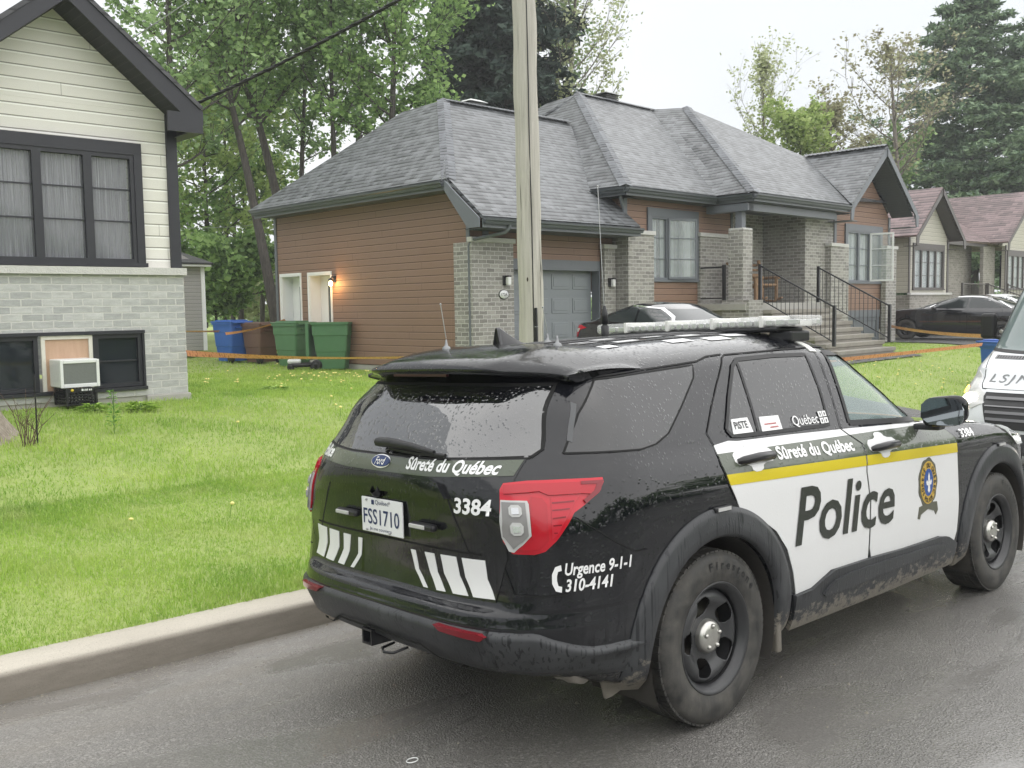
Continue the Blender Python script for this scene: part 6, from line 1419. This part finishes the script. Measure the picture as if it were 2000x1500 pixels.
# ---- tail lights (wrap the corner)
for fr, s in (('RB', 1), ('LB', -1)):
    OUT = [(-.206, 1.115), (-.192, 1.137), (-.10, 1.146), (.05, 1.148), (.186, 1.146), (.190, 1.130), (.172, 1.095), (.113, 1.052), (.075, 1.028), (.052, .990), (.004, .926), (-.038, .889), (-.077, .878), (-.16, .880), (-.194, .925), (-.205, 1.0)]
    tl = patch('tail_light', fr, OUT, M_red, off=.010, grid=.02)
    patch('upper_lens', fr, [(-.19, 1.128), (-.10, 1.134), (.165, 1.134), (.172, 1.12), (.150, 1.088), (.10, 1.094), (-.02, 1.092), (-.055, 1.106), (-.19, 1.098)], M_red2, tl, off=.018, grid=.02, inset=.008)
    patch('edge_lens', fr, [(-.085, 1.088), (-.045, 1.082), (-.028, 1.06), (-.024, .93), (-.060, .895), (-.135, .893), (-.085, .935)], M_red2, tl, off=.019, grid=.02, inset=.008)
    patch('dark_edge', fr, [(.10, 1.135), (.186, 1.134), (.172, 1.10), (.116, 1.058), (.108, 1.070), (.150, 1.10), (.158, 1.122), (.10, 1.124)], M_red_dark, tl, off=.021, grid=.02, inset=.008)
    patch('inner_lens', fr, [(-.012, 1.084), (.092, 1.086), (.072, 1.056), (.004, .944), (-.010, .936)], M_red3, tl, off=.014, grid=.02, inset=.008)
    patch('reverse_lens', fr, [(-.201, 1.076), (-.100, 1.073), (-.094, 1.06), (-.086, .950), (-.150, .886), (-.17, .89), (-.194, .94), (-.202, 1.0)], M_clearlens, tl, off=.018, grid=.02)
    patch('lens_surround', fr, [(-.196, 1.068), (-.108, 1.066), (-.096, .950), (-.150, .900), (-.188, .945)], M_lensgrey, tl, off=.022, grid=.02, inset=.016)
    for q in ([(-.168, 1.058), (-.122, 1.056), (-.118, 1.016), (-.163, 1.015)], [(-.163, .998), (-.115, .996), (-.114, .955), (-.155, .950)]):
        patch('reflector_cell', fr, smooth_poly(q, 1), M_clearlens, tl, off=.027, grid=.03, inset=.02)
        cx_ = sum(p[0] for p in q)/4; cz_ = sum(p[1] for p in q)/4; patch('reflector_core', fr, [(cx_+(p[0]-cx_)*.5, cz_+(p[1]-cz_)*.5) for p in q], M_bulb, tl, off=.030, grid=.03, inset=.026)
    seam('lens_rib', fr, [[(-.008, 1.064), (.074, 1.068)], [(-.008, 1.038), (.056, 1.042)], [(-.007, 1.010), (.040, 1.014)], [(-.006, .984), (.024, .986)], [(-.004, .958), (.010, .958)]], M_red_dark, tl, w=.0045, off=.0165)
for fr in ('RB', 'LB'):
    seam('fuel_flap_line' if fr == 'RB' else 'quarter_seam', fr, [[(.08, 1.01), (.16, .955), (.24, .895), (.31, .85), (.36, .848)]], w=.004)
    seam('bumper_seam', fr, [[(-.215, .862), (-.19, .80), (-.16, .725), (-.05, .718), (.05, .722)]], w=.006)
# ---- light bar, straps, antennas, fin
lbx, zb = 1.22, 1.745
LB = MB().box(lbx-.13, lbx+.13, -.60, .60, zb-.045, zb-.018, bev=.01); lbo = LB.build('light_bar', M_black_metal, SUV)
M_lblens = mat('light_bar_lens', (.80, .81, .80), .08, IOR=1.45); M_lblens.node_tree.nodes['Principled BSDF'].inputs['Alpha'].default_value = .30
segs = [(-.72, -.50), (-.495, -.34), (-.335, -.18), (-.175, -.02), (-.015, .14), (.145, .30), (.305, .46), (.465, .70)]
for i, (a, b) in enumerate(segs):
    mb = MB(); mb.box(lbx-.135, lbx+.135, a, b, zb-.018, zb+.04, bev=.016); s_ = mb.build('lens_segment', M_lblens, lbo)
    mb = MB()
    for k in range(3):
        y = a+(b-a)*(k+.5)/3
        for sx in (-1, 1): mb.box(lbx+sx*.10-.018, lbx+sx*.10+.018, y-(b-a)*.125, y+(b-a)*.125, zb-.010, zb+.020, bev=.004)
    mb.build('lamp_module', M_bulb, s_)
MB().box(lbx-.085, lbx+.085, -.68, .66, zb-.016, zb+.012).build('inner_tray', M_alum, lbo)
for y_ in (-.50, -.18, .14, .46): MB().box(lbx-.138, lbx+.138, y_-.012, y_+.008, zb-.02, zb+.043, bev=.003).build('divider', M_alum, lbo)
for s in (-1, 1):
    ft = MB(); p = frame_pt('T', lbx, s*.60, 0)[0]
    ft.box(lbx-.09, lbx+.10, s*.52, s*.66, p.z-.01, zb-.04, bev=.012); ft.build('mounting_foot', M_black_metal, lbo)
    bmS = poly_bm([(lbx-.035, s*.56), (lbx+.03, s*.56), (lbx+.03, s*.735), (lbx-.035, s*.735)]); stm = conform_bm(bmS, 'T', .005, .03, True); stm.build('roof_strap', M_alum, lbo)
roofm = MB()
for x, y, lx, ly in ((-.12, -.30, .14, .07), (.05, -.42, .16, .07), (.10, -.22, .14, .07), (.28, -.54, .17, .07), (.34, -.32, .14, .07), (.56, -.56, .18, .07), (.56, -.40, .14, .07), (.80, -.50, .16, .07), (.84, -.30, .14, .07), (-.16, -.50, .10, .06)):
    conform_bm(poly_bm([(x, y), (x+lx, y), (x+lx, y+ly), (x, y+ly)]), 'T', .003, .06, False, roofm)
roofm.build('roof_marking', M_decal_w, SUV)
rb = MB()
for y in (-.42, -.28, -.14, 0, .14, .28, .42):
    P_ = [frame_pt('T', x, y, .001)[0] for x in [-.30+.15*k for k in range(11)]]; rb.tube(P_, .006, 6)
rb.build('roof_rib', M_paint, SUV)
def roofz(x, y):
    z = frame_pt('T', x, y, 0)[0].z; h = spo_bvh.ray_cast(Vector((x, y, 3)), Vector((0, 0, -1)))[0]
    return max(z, h.z) if h is not None else z
fz = roofz(-.22, .08)
fin = MB(); n = 9; fv = []
for i in range(n):
    t = i/(n-1); x = -.30+.19*t; h = (.075 if t < .12 else .080*(1-(t-.12)/.88)**1.3)+.006; w = .028*(1-.55*t)
    if t < .12: h = .085
    fv += [(x, .08-w, fz-.004), (x, .08-w*.25, fz+h*.9), (x, .08, fz+h), (x, .08+w*.25, fz+h*.9), (x, .08+w, fz-.004)]
fin.add(fv, [(i*5+k, i*5+k+1, (i+1)*5+k+1, (i+1)*5+k) for i in range(n-1) for k in range(4)]+[(0, 1, 2, 3, 4)], True); fin.build('shark_fin_antenna', M_black_metal, SUV)
M_antb = mat('dull_metal', (.22, .225, .23), .35, .7)
for (x, y, h, nm) in ((-.50, .22, .165, 0), (.02, .05, .13, 0), (-.36, -.40, .02, 0), (.42, .02, .75, 1)):
    z = roofz(x, y); mb = MB(); mb.lathe([(.021, z-.003), (.019, z+.008), (.009, z+.014), (.006, z+.03), (.003, z+.045), (.0, z+.046)], 12, Matrix.Translation((x, y, 0)))
    a_ = mb.build('roof_antenna', M_antb, SUV)
    if h > .1:
        mb = MB(); mb.tube([(x, y, z+.05), (x-.004-(.02 if nm else .02), y+.004, z+.05+h)], .0022, 5); mb.sphere((x-.004-.02, y+.004, z+.05+h), .005, 6); mb.build('whip', M_steel, a_)
    if nm: MB().lathe([(.022, z+.01), (.022, z+.06), (.012, z+.07), (.02, z+.075), (.017, z+.13), (.006, z+.17)], 12, Matrix.Translation((x, y, 0))).build('antenna_base', M_black_metal, a_)
# ---- door mirrors
for s in (-1, 1):
    mb = MB(); bm = bmesh.new(); bmesh.ops.create_uvsphere(bm, u_segments=28, v_segments=20, radius=1)
    for v in bm.verts:
        c = v.co; q = [math.copysign(abs(k)**.55, k) for k in c]
        x = q[0]*(.085 if q[0] > 0 else .035); v.co = Vector((1.93+x-.25*abs(0)*q[0], s*(1.115+q[1]*.125*(1-.14*max(0, q[0]))), 1.235+q[2]*.085*(1-.28*max(0, q[0]))+(.012*q[1])))
    mb.bm(bm, None, True); mo = mb.build('door_mirror', M_paint, SUV)
    g = smooth_poly([(-.118, -.072), (-.112, .074), (.07, .076), (.120, .03), (.118, -.05), (.09, -.076)], 1)
    MB().prism([(s*(1.115+a), 1.235+b) for a, b in g], 'x', 1.886, 1.896).build('mirror_glass', mat('mirror_glass', (.28, .31, .33), .03, 1.0), mo)
    MB().box(1.93, 2.02, s*.93, s*1.08, 1.125, 1.16, bev=.012).build('mirror_arm', M_clad, mo)
# ---- wheels
def wheel_mesh():
    W_ = {}
    prof = [(.225, -.10), (.245, -.118), (.30, -.126), (.345, -.122), (.366, -.108), (.374, -.09), (.378, -.05), (.379, 0), (.378, .05), (.374, .09), (.366, .108), (.345, .122), (.30, .126), (.245, .118), (.225, .10)]
    t = MB().lathe(prof, 96)
    # tread blocks at the shoulders
    for k in range(72):
        a = 2*math.pi*k/72
        for sy in (-1, 1):
            Mx = Matrix.Rotation(a, 4, 'Z'); t.box(.350, .3772, -.0135, .0135, sy*.064, sy*.104, M=Mx)
    for z in (-.062, -.022, .022, .062): pass
    for k in range(0, 72):
        a = 2*math.pi*(k+.5)/72; Mx = Matrix.Rotation(a, 4, 'Z')
        t.box(.374, .3805, -.0145, .0145, -.055, -.028, M=Mx); t.box(.374, .3805, -.015, .015, -.020, .020, M=Mx); t.box(.374, .3805, -.0145, .0145, .028, .055, M=Mx)
    W_['tyre'] = t
    # rim barrel and lip (outer face towards +Z)
    r = MB().lathe([(.20, -.11), (.205, .02), (.212, .07), (.222, .095), (.232, .102), (.241, .112), (.244, .118), (.239, .121), (.228, .108), (.217, .096), (.205, .07)], 72)
    nr, na = 30, 240; vs = []; fs = []
    def hgt(rr, a):
        k = abs(math.cos(2.5*(a-math.pi/2)))  # 1 on a spoke? peaks between holes
        base = .062-.045*_sst(.06, .10, rr)*0 + .0
        h = .055+.028*math.exp(-((rr-.165)/.035)**2)-.015*_sst(.19, .212, rr)
        return h
    for i in range(nr+1):
        rr = .045+(.213-.045)*i/nr
        for k in range(na):
            a = 2*math.pi*k/na; vs.append((rr*math.cos(a), rr*math.sin(a), hgt(rr, a)))
    def hole(rr, a):
        seg = (a/(2*math.pi/5)) % 1-.5; tx = seg*2*math.pi/5*rr; dr = rr-.142
        w = .050-.22*max(0, -dr)-.05*max(0, dr)
        return (abs(tx)/max(w, .008))**2.6+(abs(dr)/.040)**2.6 < 1
    for i in range(nr):
        for k in range(na):
            rc = .045+(.213-.045)*(i+.5)/nr; ac = 2*math.pi*(k+.5)/na
            if not hole(rc, ac): fs.append((i*na+k, i*na+(k+1) % na, (i+1)*na+(k+1) % na, (i+1)*na+k))
    r.add(vs, fs, True); W_['rim'] = r
    c = MB().lathe([(0, .100), (.03, .101), (.055, .097), (.068, .088), (.074, .074), (.075, .05)], 40)
    for k in range(5):
        a = 2*math.pi*(k+.25)/5; c.sphere((.048*math.cos(a), .048*math.sin(a), .098), (.011, .011, .012), 10)
    W_['hub_cap'] = c
    W_['brake_disc'] = MB().lathe([(.02, .01), (.17, .01), (.175, .0), (.175, -.02), (.02, -.02)], 40)
    return W_
_W = wheel_mesh(); first = None
for wx, s in WHEELS:
    if first is None:
        Mw = Matrix.Rotation(rad(90), 4, 'X')     # wheel axis local Z -> -Y
        w0 = _W['tyre'].build('wheel', M_tyre, SUV, uv=False)
        for nm, m_ in (('rim', M_rim), ('hub_cap', M_hubcap), ('brake_disc', M_disc)): _W[nm].build(nm, m_, w0, uv=False)
        mb = MB()
        for i, chh in enumerate('Firestone'):
            bm = text_bm(chh, .052, .0015); w = text_wid(bm); a = rad(97-i*7.6)
            for v in bm.verts:
                x, y = v.co.x-w/2, v.co.y-.018; R_ = a-math.pi/2
                v.co = Vector((.318*math.cos(a)+x*math.cos(R_)-y*math.sin(R_), .318*math.sin(a)+x*math.sin(R_)+y*math.cos(R_), .1268))
            mb.bm(bm)
        mb.build('tyre_lettering', M_rubber, w0, uv=False); first = w0; wo_ = w0
        for p in w0.children:
            if p.name.startswith('rim'):
                sm_ = p.modifiers.new('s', 'SOLIDIFY'); sm_.thickness = .006
    else: wo_ = copy_tree(first, SUV)
    wo_.location = (wx, s*.845, .378)
    wo_.rotation_euler = (rad(90) if s < 0 else rad(-90), 0, 0) if wx == 0 else (rad(90) if s < 0 else rad(-90), rad(20), 0)
# dark liners above the wheels
for wx, s in WHEELS:
    mb = MB(); vs = []; n = 30
    for i in range(n+1):
        t = rad(-25+230*i/n)
        for y in (.60, .965): vs.append((wx+.444*math.cos(t), s*y, .375+.444*math.sin(t)))
    mb.add(vs, [(2*i, 2*i+1, 2*i+3, 2*i+2) for i in range(n)], True); mb.build('wheel_liner', noisy('muddy_liner', (.02, .02, .02), (.08, .07, .06), 6, .9, .3), SUV)
    for dx in (-.47, .47): pass
# mud flap edges in front of the rear wheels
for s in (-1, 1):
    MB().box(.46, .50, s*.80, s*.97, .20, .42, bev=.01).build('mud_flap', noisy('muddy_flap', (.10, .09, .075), (.22, .20, .17), 14, .9, .4), SUV)
# ---- interior
def seat(x, y):
    mb = MB(); mb.box(x-.28, x+.25, y-.24, y+.24, .72, .86, bev=.05); mb.box(x-.36, x-.20, y-.24, y+.24, .82, 1.34, bev=.06, M=Matrix.Translation((x-.28, 0, .85)) @ Matrix.Rotation(rad(-12), 4, 'Y') @ Matrix.Translation((-(x-.28), 0, -.85)))
    mb.box(x-.46, x-.36, y-.13, y+.13, 1.34, 1.50, bev=.04); return mb
for y in (-.40, .40): seat(1.25, y).build('front_seat', mat('seat_cloth', (.03, .032, .035), .9), SUV)
db = MB().box(1.95, 2.35, -.76, .76, .85, 1.10, bev=.05); db.box(1.93, 2.12, .22, .56, 1.06, 1.165, bev=.04); db.build('dashboard', mat('dash', (.02, .02, .022), .7), SUV)
Mst = Matrix.Translation((1.86, .39, 1.05)) @ Matrix.Rotation(rad(-65), 4, 'Y')
st_ = MB(); st_.tube([(math.cos(t)*.185, math.sin(t)*.185, 0) for t in [2*math.pi*k/28 for k in range(29)]], .016, 8, M=Mst); st_.box(-.18, .18, -.02, .02, -.01, .01, M=Mst); st_.build('steering_wheel', M_rubber, SUV)
# ---- nose: headlights, grille, bumper
for fr in ('RF', 'LF'):
    hl = patch('headlight', fr, [(1.52, 1.058), (1.70, 1.035), (1.95, 1.00), (2.30, .975), (2.28, .90), (1.9, .90), (1.68, .915)], M_clearlens, off=.008, grid=.06)
patch('grille', 'F', [(-.50, .72), (-.58, .90), (-.50, .985), (.50, .985), (.58, .90), (.50, .72)], M_black_metal, off=.008, grid=.1)
patch('front_bumper', 'F', [(-.80, .34), (-.86, .55), (-.5, .64), (.5, .64), (.86, .55), (.80, .34)], M_clad, off=.02, grid=.08)
seam('bonnet_seam', 'T', [[(2.45, -.80), (2.9, -.80), (3.4, -.72), (3.75, -.5)], [(2.45, .80), (2.9, .80), (3.4, .72), (3.75, .5)]], w=.008)
M_tape_refl = mat('dusty_tape', (.075, .078, .082), .5)
for fr in ('R', 'L'): seam('pillar_tape', fr, [[(-.70, 1.285), (-.665, 1.35), (-.615, 1.43)]], M_tape_refl, w=.018, off=.004)
STEP = False
# ------------------------------------------------------------------ other vehicles
def set_body(ROWS_, arc_fix=False):
    global SBVH
    v, f, n = loft(ROWS_, 3, 12, 40, .55, .02)
    bm = bmesh.new()
    for p in v: bm.verts.new(p)
    bm.verts.ensure_lookup_table()
    for q in f:
        try: bm.faces.new([bm.verts[i] for i in q])
        except ValueError: pass
    bmesh.ops.remove_doubles(bm, verts=bm.verts[:], dist=1e-4); bmesh.ops.recalc_face_normals(bm, faces=bm.faces[:]); SBVH = BVHTree.FromBMesh(bm); return bm
M_cpaint = mat('dark_car_paint', (.008, .008, .011), .08); M_cpaint.node_tree.nodes['Principled BSDF'].inputs['Coat Weight'].default_value = 1
M_car_glass = mat('sedan_glass', (.03, .036, .038), .02, IOR=1.6)
SROW = [(.20, .76, -.80, 3.50, 0, 0, 0, .45), (.30, .87, -.95, 3.66, 0, 0, 0, .5), (.45, .905, -1.01, 3.74, 0, 0, 0, .5), (.60, .915, -1.03, 3.76, 0, 0, 0, .5), (.75, .915, -1.02, 3.72, 0, 0, 0, .5), (.86, .90, -.99, 3.62, 0, 0, 0, .5), (.93, .875, -.93, 3.40, 0, 0, 0, .48),
    (.975, .84, -.62, 2.75, 0, 0, 0, .4), (1.01, .815, -.48, 2.50, 0, 0, 0, .35), (1.10, .775, -.25, 2.22, 0, 0, 0, .32), (1.22, .715, .08, 1.90, 0, 0, 0, .3), (1.33, .645, .40, 1.58, 0, 0, 0, .3), (1.385, .56, .58, 1.40, 0, 0, 0, .26), (1.41, .42, .66, 1.32, 0, 0, 0, .22), (1.42, .22, .72, 1.26, 0, 0, 0, .16), (1.423, 0, .78, 1.2, 0, 0, 0, .1)]
def sedan(name, loc, rz, lab, cat='car'):
    fx_, fy_ = loc[0]+2.78*math.cos(rz), loc[1]+2.78*math.sin(rz); E = empty(name, loc, rz, lab, cat); E.rotation_euler = (0, -math.atan2(float(G(fx_, fy_))-float(G(loc[0], loc[1])), 2.78), rz); bm = set_body(SROW); me = bpy.data.meshes.new('body'); bm.to_mesh(me); bm.free(); body = link_mesh('body', me, M_cpaint, E)
    for wx in (0, 2.78):
        for s in (-1, 1): bool_cut(body, MB().prism([(wx+.365*math.cos(t), .32+.365*math.sin(t)) for t in [2*math.pi*k/36 for k in range(36)]], 'y', .60*s, 1.2*s))
    body.data.polygons.foreach_set('use_smooth', [True]*len(body.data.polygons)); md = body.modifiers.new('e', 'EDGE_SPLIT'); md.split_angle = rad(40)
    for fr in ('R', 'L'):
        A = [(.02, 1.03), (.28, 1.20), (.52, 1.31), (.92, 1.335), (.96, 1.02)]; B = [(1.02, 1.02), (.98, 1.335), (1.38, 1.325), (1.75, 1.20), (2.05, 1.02)]; Cq = [(-.20, 1.03), (-.02, 1.035), (.20, 1.19), (.12, 1.17)]
        for nm, p in (('rear_side_window', A), ('front_side_window', B), ('quarter_window', Cq)): patch(nm, fr, p, M_car_glass, E, off=.004, grid=.06)
        seam('chrome_trim', fr, [[(-.24, 1.02), (.10, 1.20), (.42, 1.33), (.92, 1.352), (1.42, 1.34), (1.80, 1.20), (2.10, 1.02)]], M_chrome, E, w=.022, off=.007)
        seam('door_seam', fr, [[(.98, .98), (.96, .6), (.98, .30)], [(.02, 1.0), (-.05, .8), (.28, .50)], [(2.05, 1.0), (2.12, .7), (2.10, .32)]], M_seam, E, w=.008)
        s = -1 if fr == 'R' else 1
        for hx in (.22, 1.22): p_ = frame_pt(fr, hx, .86, .012)[0]; MB().box(hx-.09, hx+.09, p_.y-.01, p_.y+.012, .85, .875, bev=.006).build('door_handle', M_cpaint, E)
        mm = MB(); mm.sphere((1.93, s*.95, 1.0), (.07, .10, .065), 14); mm.tube([(1.93, s*.82, .97), (1.93, s*.92, .98)], .02, 6); mm.build('door_mirror', M_cpaint, E)
    patch('rear_window', 'B', [(-.62, 1.04), (-.50, 1.34), (.50, 1.34), (.62, 1.04)], M_car_glass, E, off=.004, grid=.06); patch('windscreen', 'F', [(-.66, 1.04), (-.52, 1.33), (.52, 1.33), (.66, 1.04)], M_car_glass, E, off=.004, grid=.06)
    for fr in ('RB', 'LB'): patch('tail_light', fr, [(-.14, .88), (.20, .90), (.36, .86), (.20, .80), (.12, .66), (-.02, .64), (-.12, .72)], M_red, E, off=.01, grid=.05); patch('reverse_lens', fr, [(0.0, .82), (.20, .83), (.16, .76), (.02, .75)], M_clearlens, E, off=.014, grid=.05)
    for fr in ('RF', 'LF'): patch('headlight', fr, [(1.75, .80), (2.05, .80), (2.36, .72), (2.34, .62), (2.0, .66)], M_clearlens, E, off=.008, grid=.06)
    for wx in (0, 2.78):
        for s in (-1, 1):
            w_ = copy_tree(first, E); w_.location = (wx, s*.80, .32); w_.rotation_euler = (rad(90) if s < 0 else rad(-90), 0, 0); w_.scale = (.84, .84, .80)
    for wx in (0, 2.78):
        for s in (-1, 1): MB().add([(wx+.364*math.cos(rad(-25+230*i/20)), s*y, .32+.364*math.sin(rad(-25+230*i/20))) for i in range(21) for y in (.60, .88)], [(2*i, 2*i+1, 2*i+3, 2*i+2) for i in range(20)], True).build('wheel_liner', M_rubber, E)
    return E
def bhw(x, y): c, s = math.cos(rad(2)), math.sin(rad(2)); return (BO[0]+x*c-y*s, BO[1]+x*s+y*c)
x, y = bhw(2.10, -2.5); sedan('black_sedan', (x, y, float(G(x, y))+.03), rad(-101), 'black sedan with chrome window trim parked before the grey garage door')
sedan('dark_sedan', (27.6, 8.2, float(G(27.6, 8.2))+.03), rad(97), 'dark sedan parked nose-in beside the tan house, seen past the brick pillar')
M_keep = M_cpaint; M_cpaint = mat('white_car_paint', (.72, .73, .74), .15); sedan('white_car', (31.4, 9.0, float(G(31.4, 9.0))+.03), rad(92), 'white car roof showing just behind the dark sedan'); M_cpaint = M_keep
# white van facing the camera at the right edge
M_van = mat('van_white_paint', (.62, .64, .66), .22); M_van.node_tree.nodes['Principled BSDF'].inputs['Coat Weight'].default_value = .5
VROW = [(.24, .88, -1.1, 4.42, 0, 0, 0, .3), (.34, .94, -1.15, 4.58, 0, 0, 0, .3), (.55, .965, -1.2, 4.64, 0, 0, 0, .3), (.72, .975, -1.2, 4.62, 0, 0, 0, .3), (.90, .98, -1.2, 4.54, 0, 0, 0, .3), (1.06, .98, -1.2, 4.42, 0, 0, 0, .3), (1.18, .978, -1.2, 4.28, 0, 0, 0, .3), (1.30, .972, -1.2, 4.08, 0, 0, 0, .3), (1.42, .962, -1.2, 3.82, 0, 0, 0, .3), (1.52, .955, -1.2, 3.66, 0, 0, 0, .3),
    (1.85, .92, -1.2, 3.36, 0, 0, 0, .3), (2.20, .875, -1.2, 3.04, 0, 0, 0, .3), (2.40, .82, -1.18, 2.80, 0, 0, 0, .3), (2.50, .70, -1.1, 2.60, 0, 0, 0, .3), (2.54, .40, -1.0, 2.4, 0, 0, 0, .3), (2.55, 0, -.8, 2.2, 0, 0, 0, .2)]
VN = empty('white_van', (12.35, .50, -.21), rad(180), 'white van with lit headlights facing the camera, cut by the right edge', 'van')
OFFD = True; bm = set_body(VROW); me = bpy.data.meshes.new('body'); bm.to_mesh(me); bm.free(); body = link_mesh('body', me, M_van, VN)
for wx in (0, 3.66):
    for s in (-1, 1): bool_cut(body, MB().prism([(wx+.42*math.cos(t), .36+.42*math.sin(t)) for t in [2*math.pi*k/36 for k in range(36)]], 'y', .62*s, 1.2*s))
body.data.polygons.foreach_set('use_smooth', [True]*len(body.data.polygons)); md = body.modifiers.new('e', 'EDGE_SPLIT'); md.split_angle = rad(40)
ws = patch('windscreen', 'F', [(-.895, 1.475), (-.80, 2.24), (.80, 2.24), (.895, 1.475), (.45, 1.455), (-.45, 1.455)], mat('van_glass', (.16, .20, .20), .03, IOR=1.6), VN, off=.006)
seam('windscreen_seal', 'F', [[(-.90, 1.47), (-.45, 1.45), (.45, 1.45), (.90, 1.47)], [(-.90, 1.47), (-.805, 2.25)], [(.90, 1.47), (.805, 2.25)]], M_rubber, ws, w=.035, off=.008)
for fr in ('R', 'L'): patch('side_window', fr, [(2.35, 1.55), (2.45, 2.15), (2.75, 2.15), (3.25, 1.60)], M_car_glass, VN, off=.005); seam('door_seam', fr, [[(2.2, .5), (2.2, 2.2)], [(3.2, .6), (3.2, 1.5)]], M_seam, VN)
gr_ = patch('grille', 'F', [(-.50, .70), (-.60, .98), (-.585, 1.03), (.585, 1.03), (.60, .98), (.50, .70), (.3, .64), (-.3, .64)], M_rubber, VN, off=.012)
M_slat = mat('grille_slat', (.16, .16, .165), .35, .4)
for k in range(4): seam('slat', 'F', [[(-.50-.02*k, .745+.075*k), (.50+.02*k, .745+.075*k)]], M_slat, gr_, w=.030, off=.026)
seam('slat', 'F', [[(-.60, 1.04), (.60, 1.04)]], M_van, gr_, w=.03, off=.02)
patch('lower_bumper', 'F', [(-.88, .36), (-.94, .58), (-.55, .66), (-.3, .60), (.3, .60), (.55, .66), (.94, .58), (.88, .36)], noisy('grey_bumper', (.05, .052, .056), (.07, .072, .076), 8, .5, .05), VN, off=.02)
patch('bonnet_vent', 'F', [(-.74, 1.375), (-.74, 1.415), (.74, 1.415), (.74, 1.375)], M_slat, VN, off=.01)
seam('vent_slot', 'F', [[(-.70+.035*k, 1.38), (-.70+.035*k, 1.41)] for k in range(41)], M_seam, VN, w=.012, off=.014)
seam('bonnet_seam', 'F', [[(-.86, 1.42), (-.74, 1.25), (-.70, 1.10), (-.66, 1.055), (.66, 1.055), (.70, 1.10), (.74, 1.25), (.86, 1.42)]], M_seam, VN, w=.010, off=.004)
bm = text_bm('LSJML', .125, .0, .22, spacing=1.25); k = .58/text_wid(bm)
for v in bm.verts: v.co = Vector((-.63+v.co.x*k, 1.13+v.co.y, 0))
conform_bm(bm, 'F', .008, .05, False).build('van_lettering', mat('grey_lettering', (.16, .165, .17), .4), VN)
m_hl = mat('lit_headlight', (1, .95, .85), .3); b_ = m_hl.node_tree.nodes['Principled BSDF']; b_.inputs['Emission Color'].default_value = (1, .90, .72, 1); b_.inputs['Emission Strength'].default_value = 9
m_am = mat('lit_indicator', (1, .5, .1), .3); b_ = m_am.node_tree.nodes['Principled BSDF']; b_.inputs['Emission Color'].default_value = (1, .42, .05, 1); b_.inputs['Emission Strength'].default_value = 4
for fr, s in (('RF', -1), ('LF', 1)):
    D_ = [(2.20, 1.24), (2.30, 1.20), (2.46, 1.09), (2.72, .99), (2.78, .90), (2.70, .84), (2.42, .86), (2.28, .93), (2.20, 1.06)]
    hl = patch('headlight', fr, D_, M_clearlens, VN, off=.012, grid=.02)
    patch('lit_lamp', fr, ell(2.52, .935, .135, .068, 20), m_hl, hl, off=.026, grid=.02); patch('indicator', fr, [(2.235, 1.00), (2.235, 1.07), (2.33, 1.05), (2.33, .985)], m_am, hl, off=.026, grid=.02)
    patch('washer_cover', fr, [(2.34, .735), (2.34, .79), (2.43, .79), (2.43, .735)], M_rubber, VN, off=.008)
for s in (-1, 1):
    MB().box(2.95, 3.08, s*1.02, s*1.20, 1.58, 1.90, bev=.04).tube([(3.0, s*.88, 1.56), (3.0, s*1.08, 1.62)], .03, 6).build('door_mirror', M_rubber, VN)
for wx in (0, 3.66):
    for s in (-1, 1): w_ = copy_tree(first, VN); w_.location = (wx, s*.85, .36); w_.rotation_euler = (rad(90) if s < 0 else rad(-90), 0, 0); w_.scale = (.94, .94, .9)
# ------------------------------------------------------------------ rainy haze
hz = MB().box(-55, 130, -55, 130, -9, 34).build('haze', None, None, uv=False); m = bpy.data.materials.new('haze_air'); m.use_nodes = True; nt = m.node_tree; nt.nodes.clear()
ou = nt.nodes.new('ShaderNodeOutputMaterial'); pv = nt.nodes.new('ShaderNodeVolumePrincipled'); pv.inputs['Color'].default_value = (.93, .95, .97, 1); pv.inputs['Density'].default_value = .0013
nt.links.new(pv.outputs[0], ou.inputs['Volume']); hz.data.materials.append(m); tag(hz, 'thin rainy haze over the street', 'haze', kind='stuff')
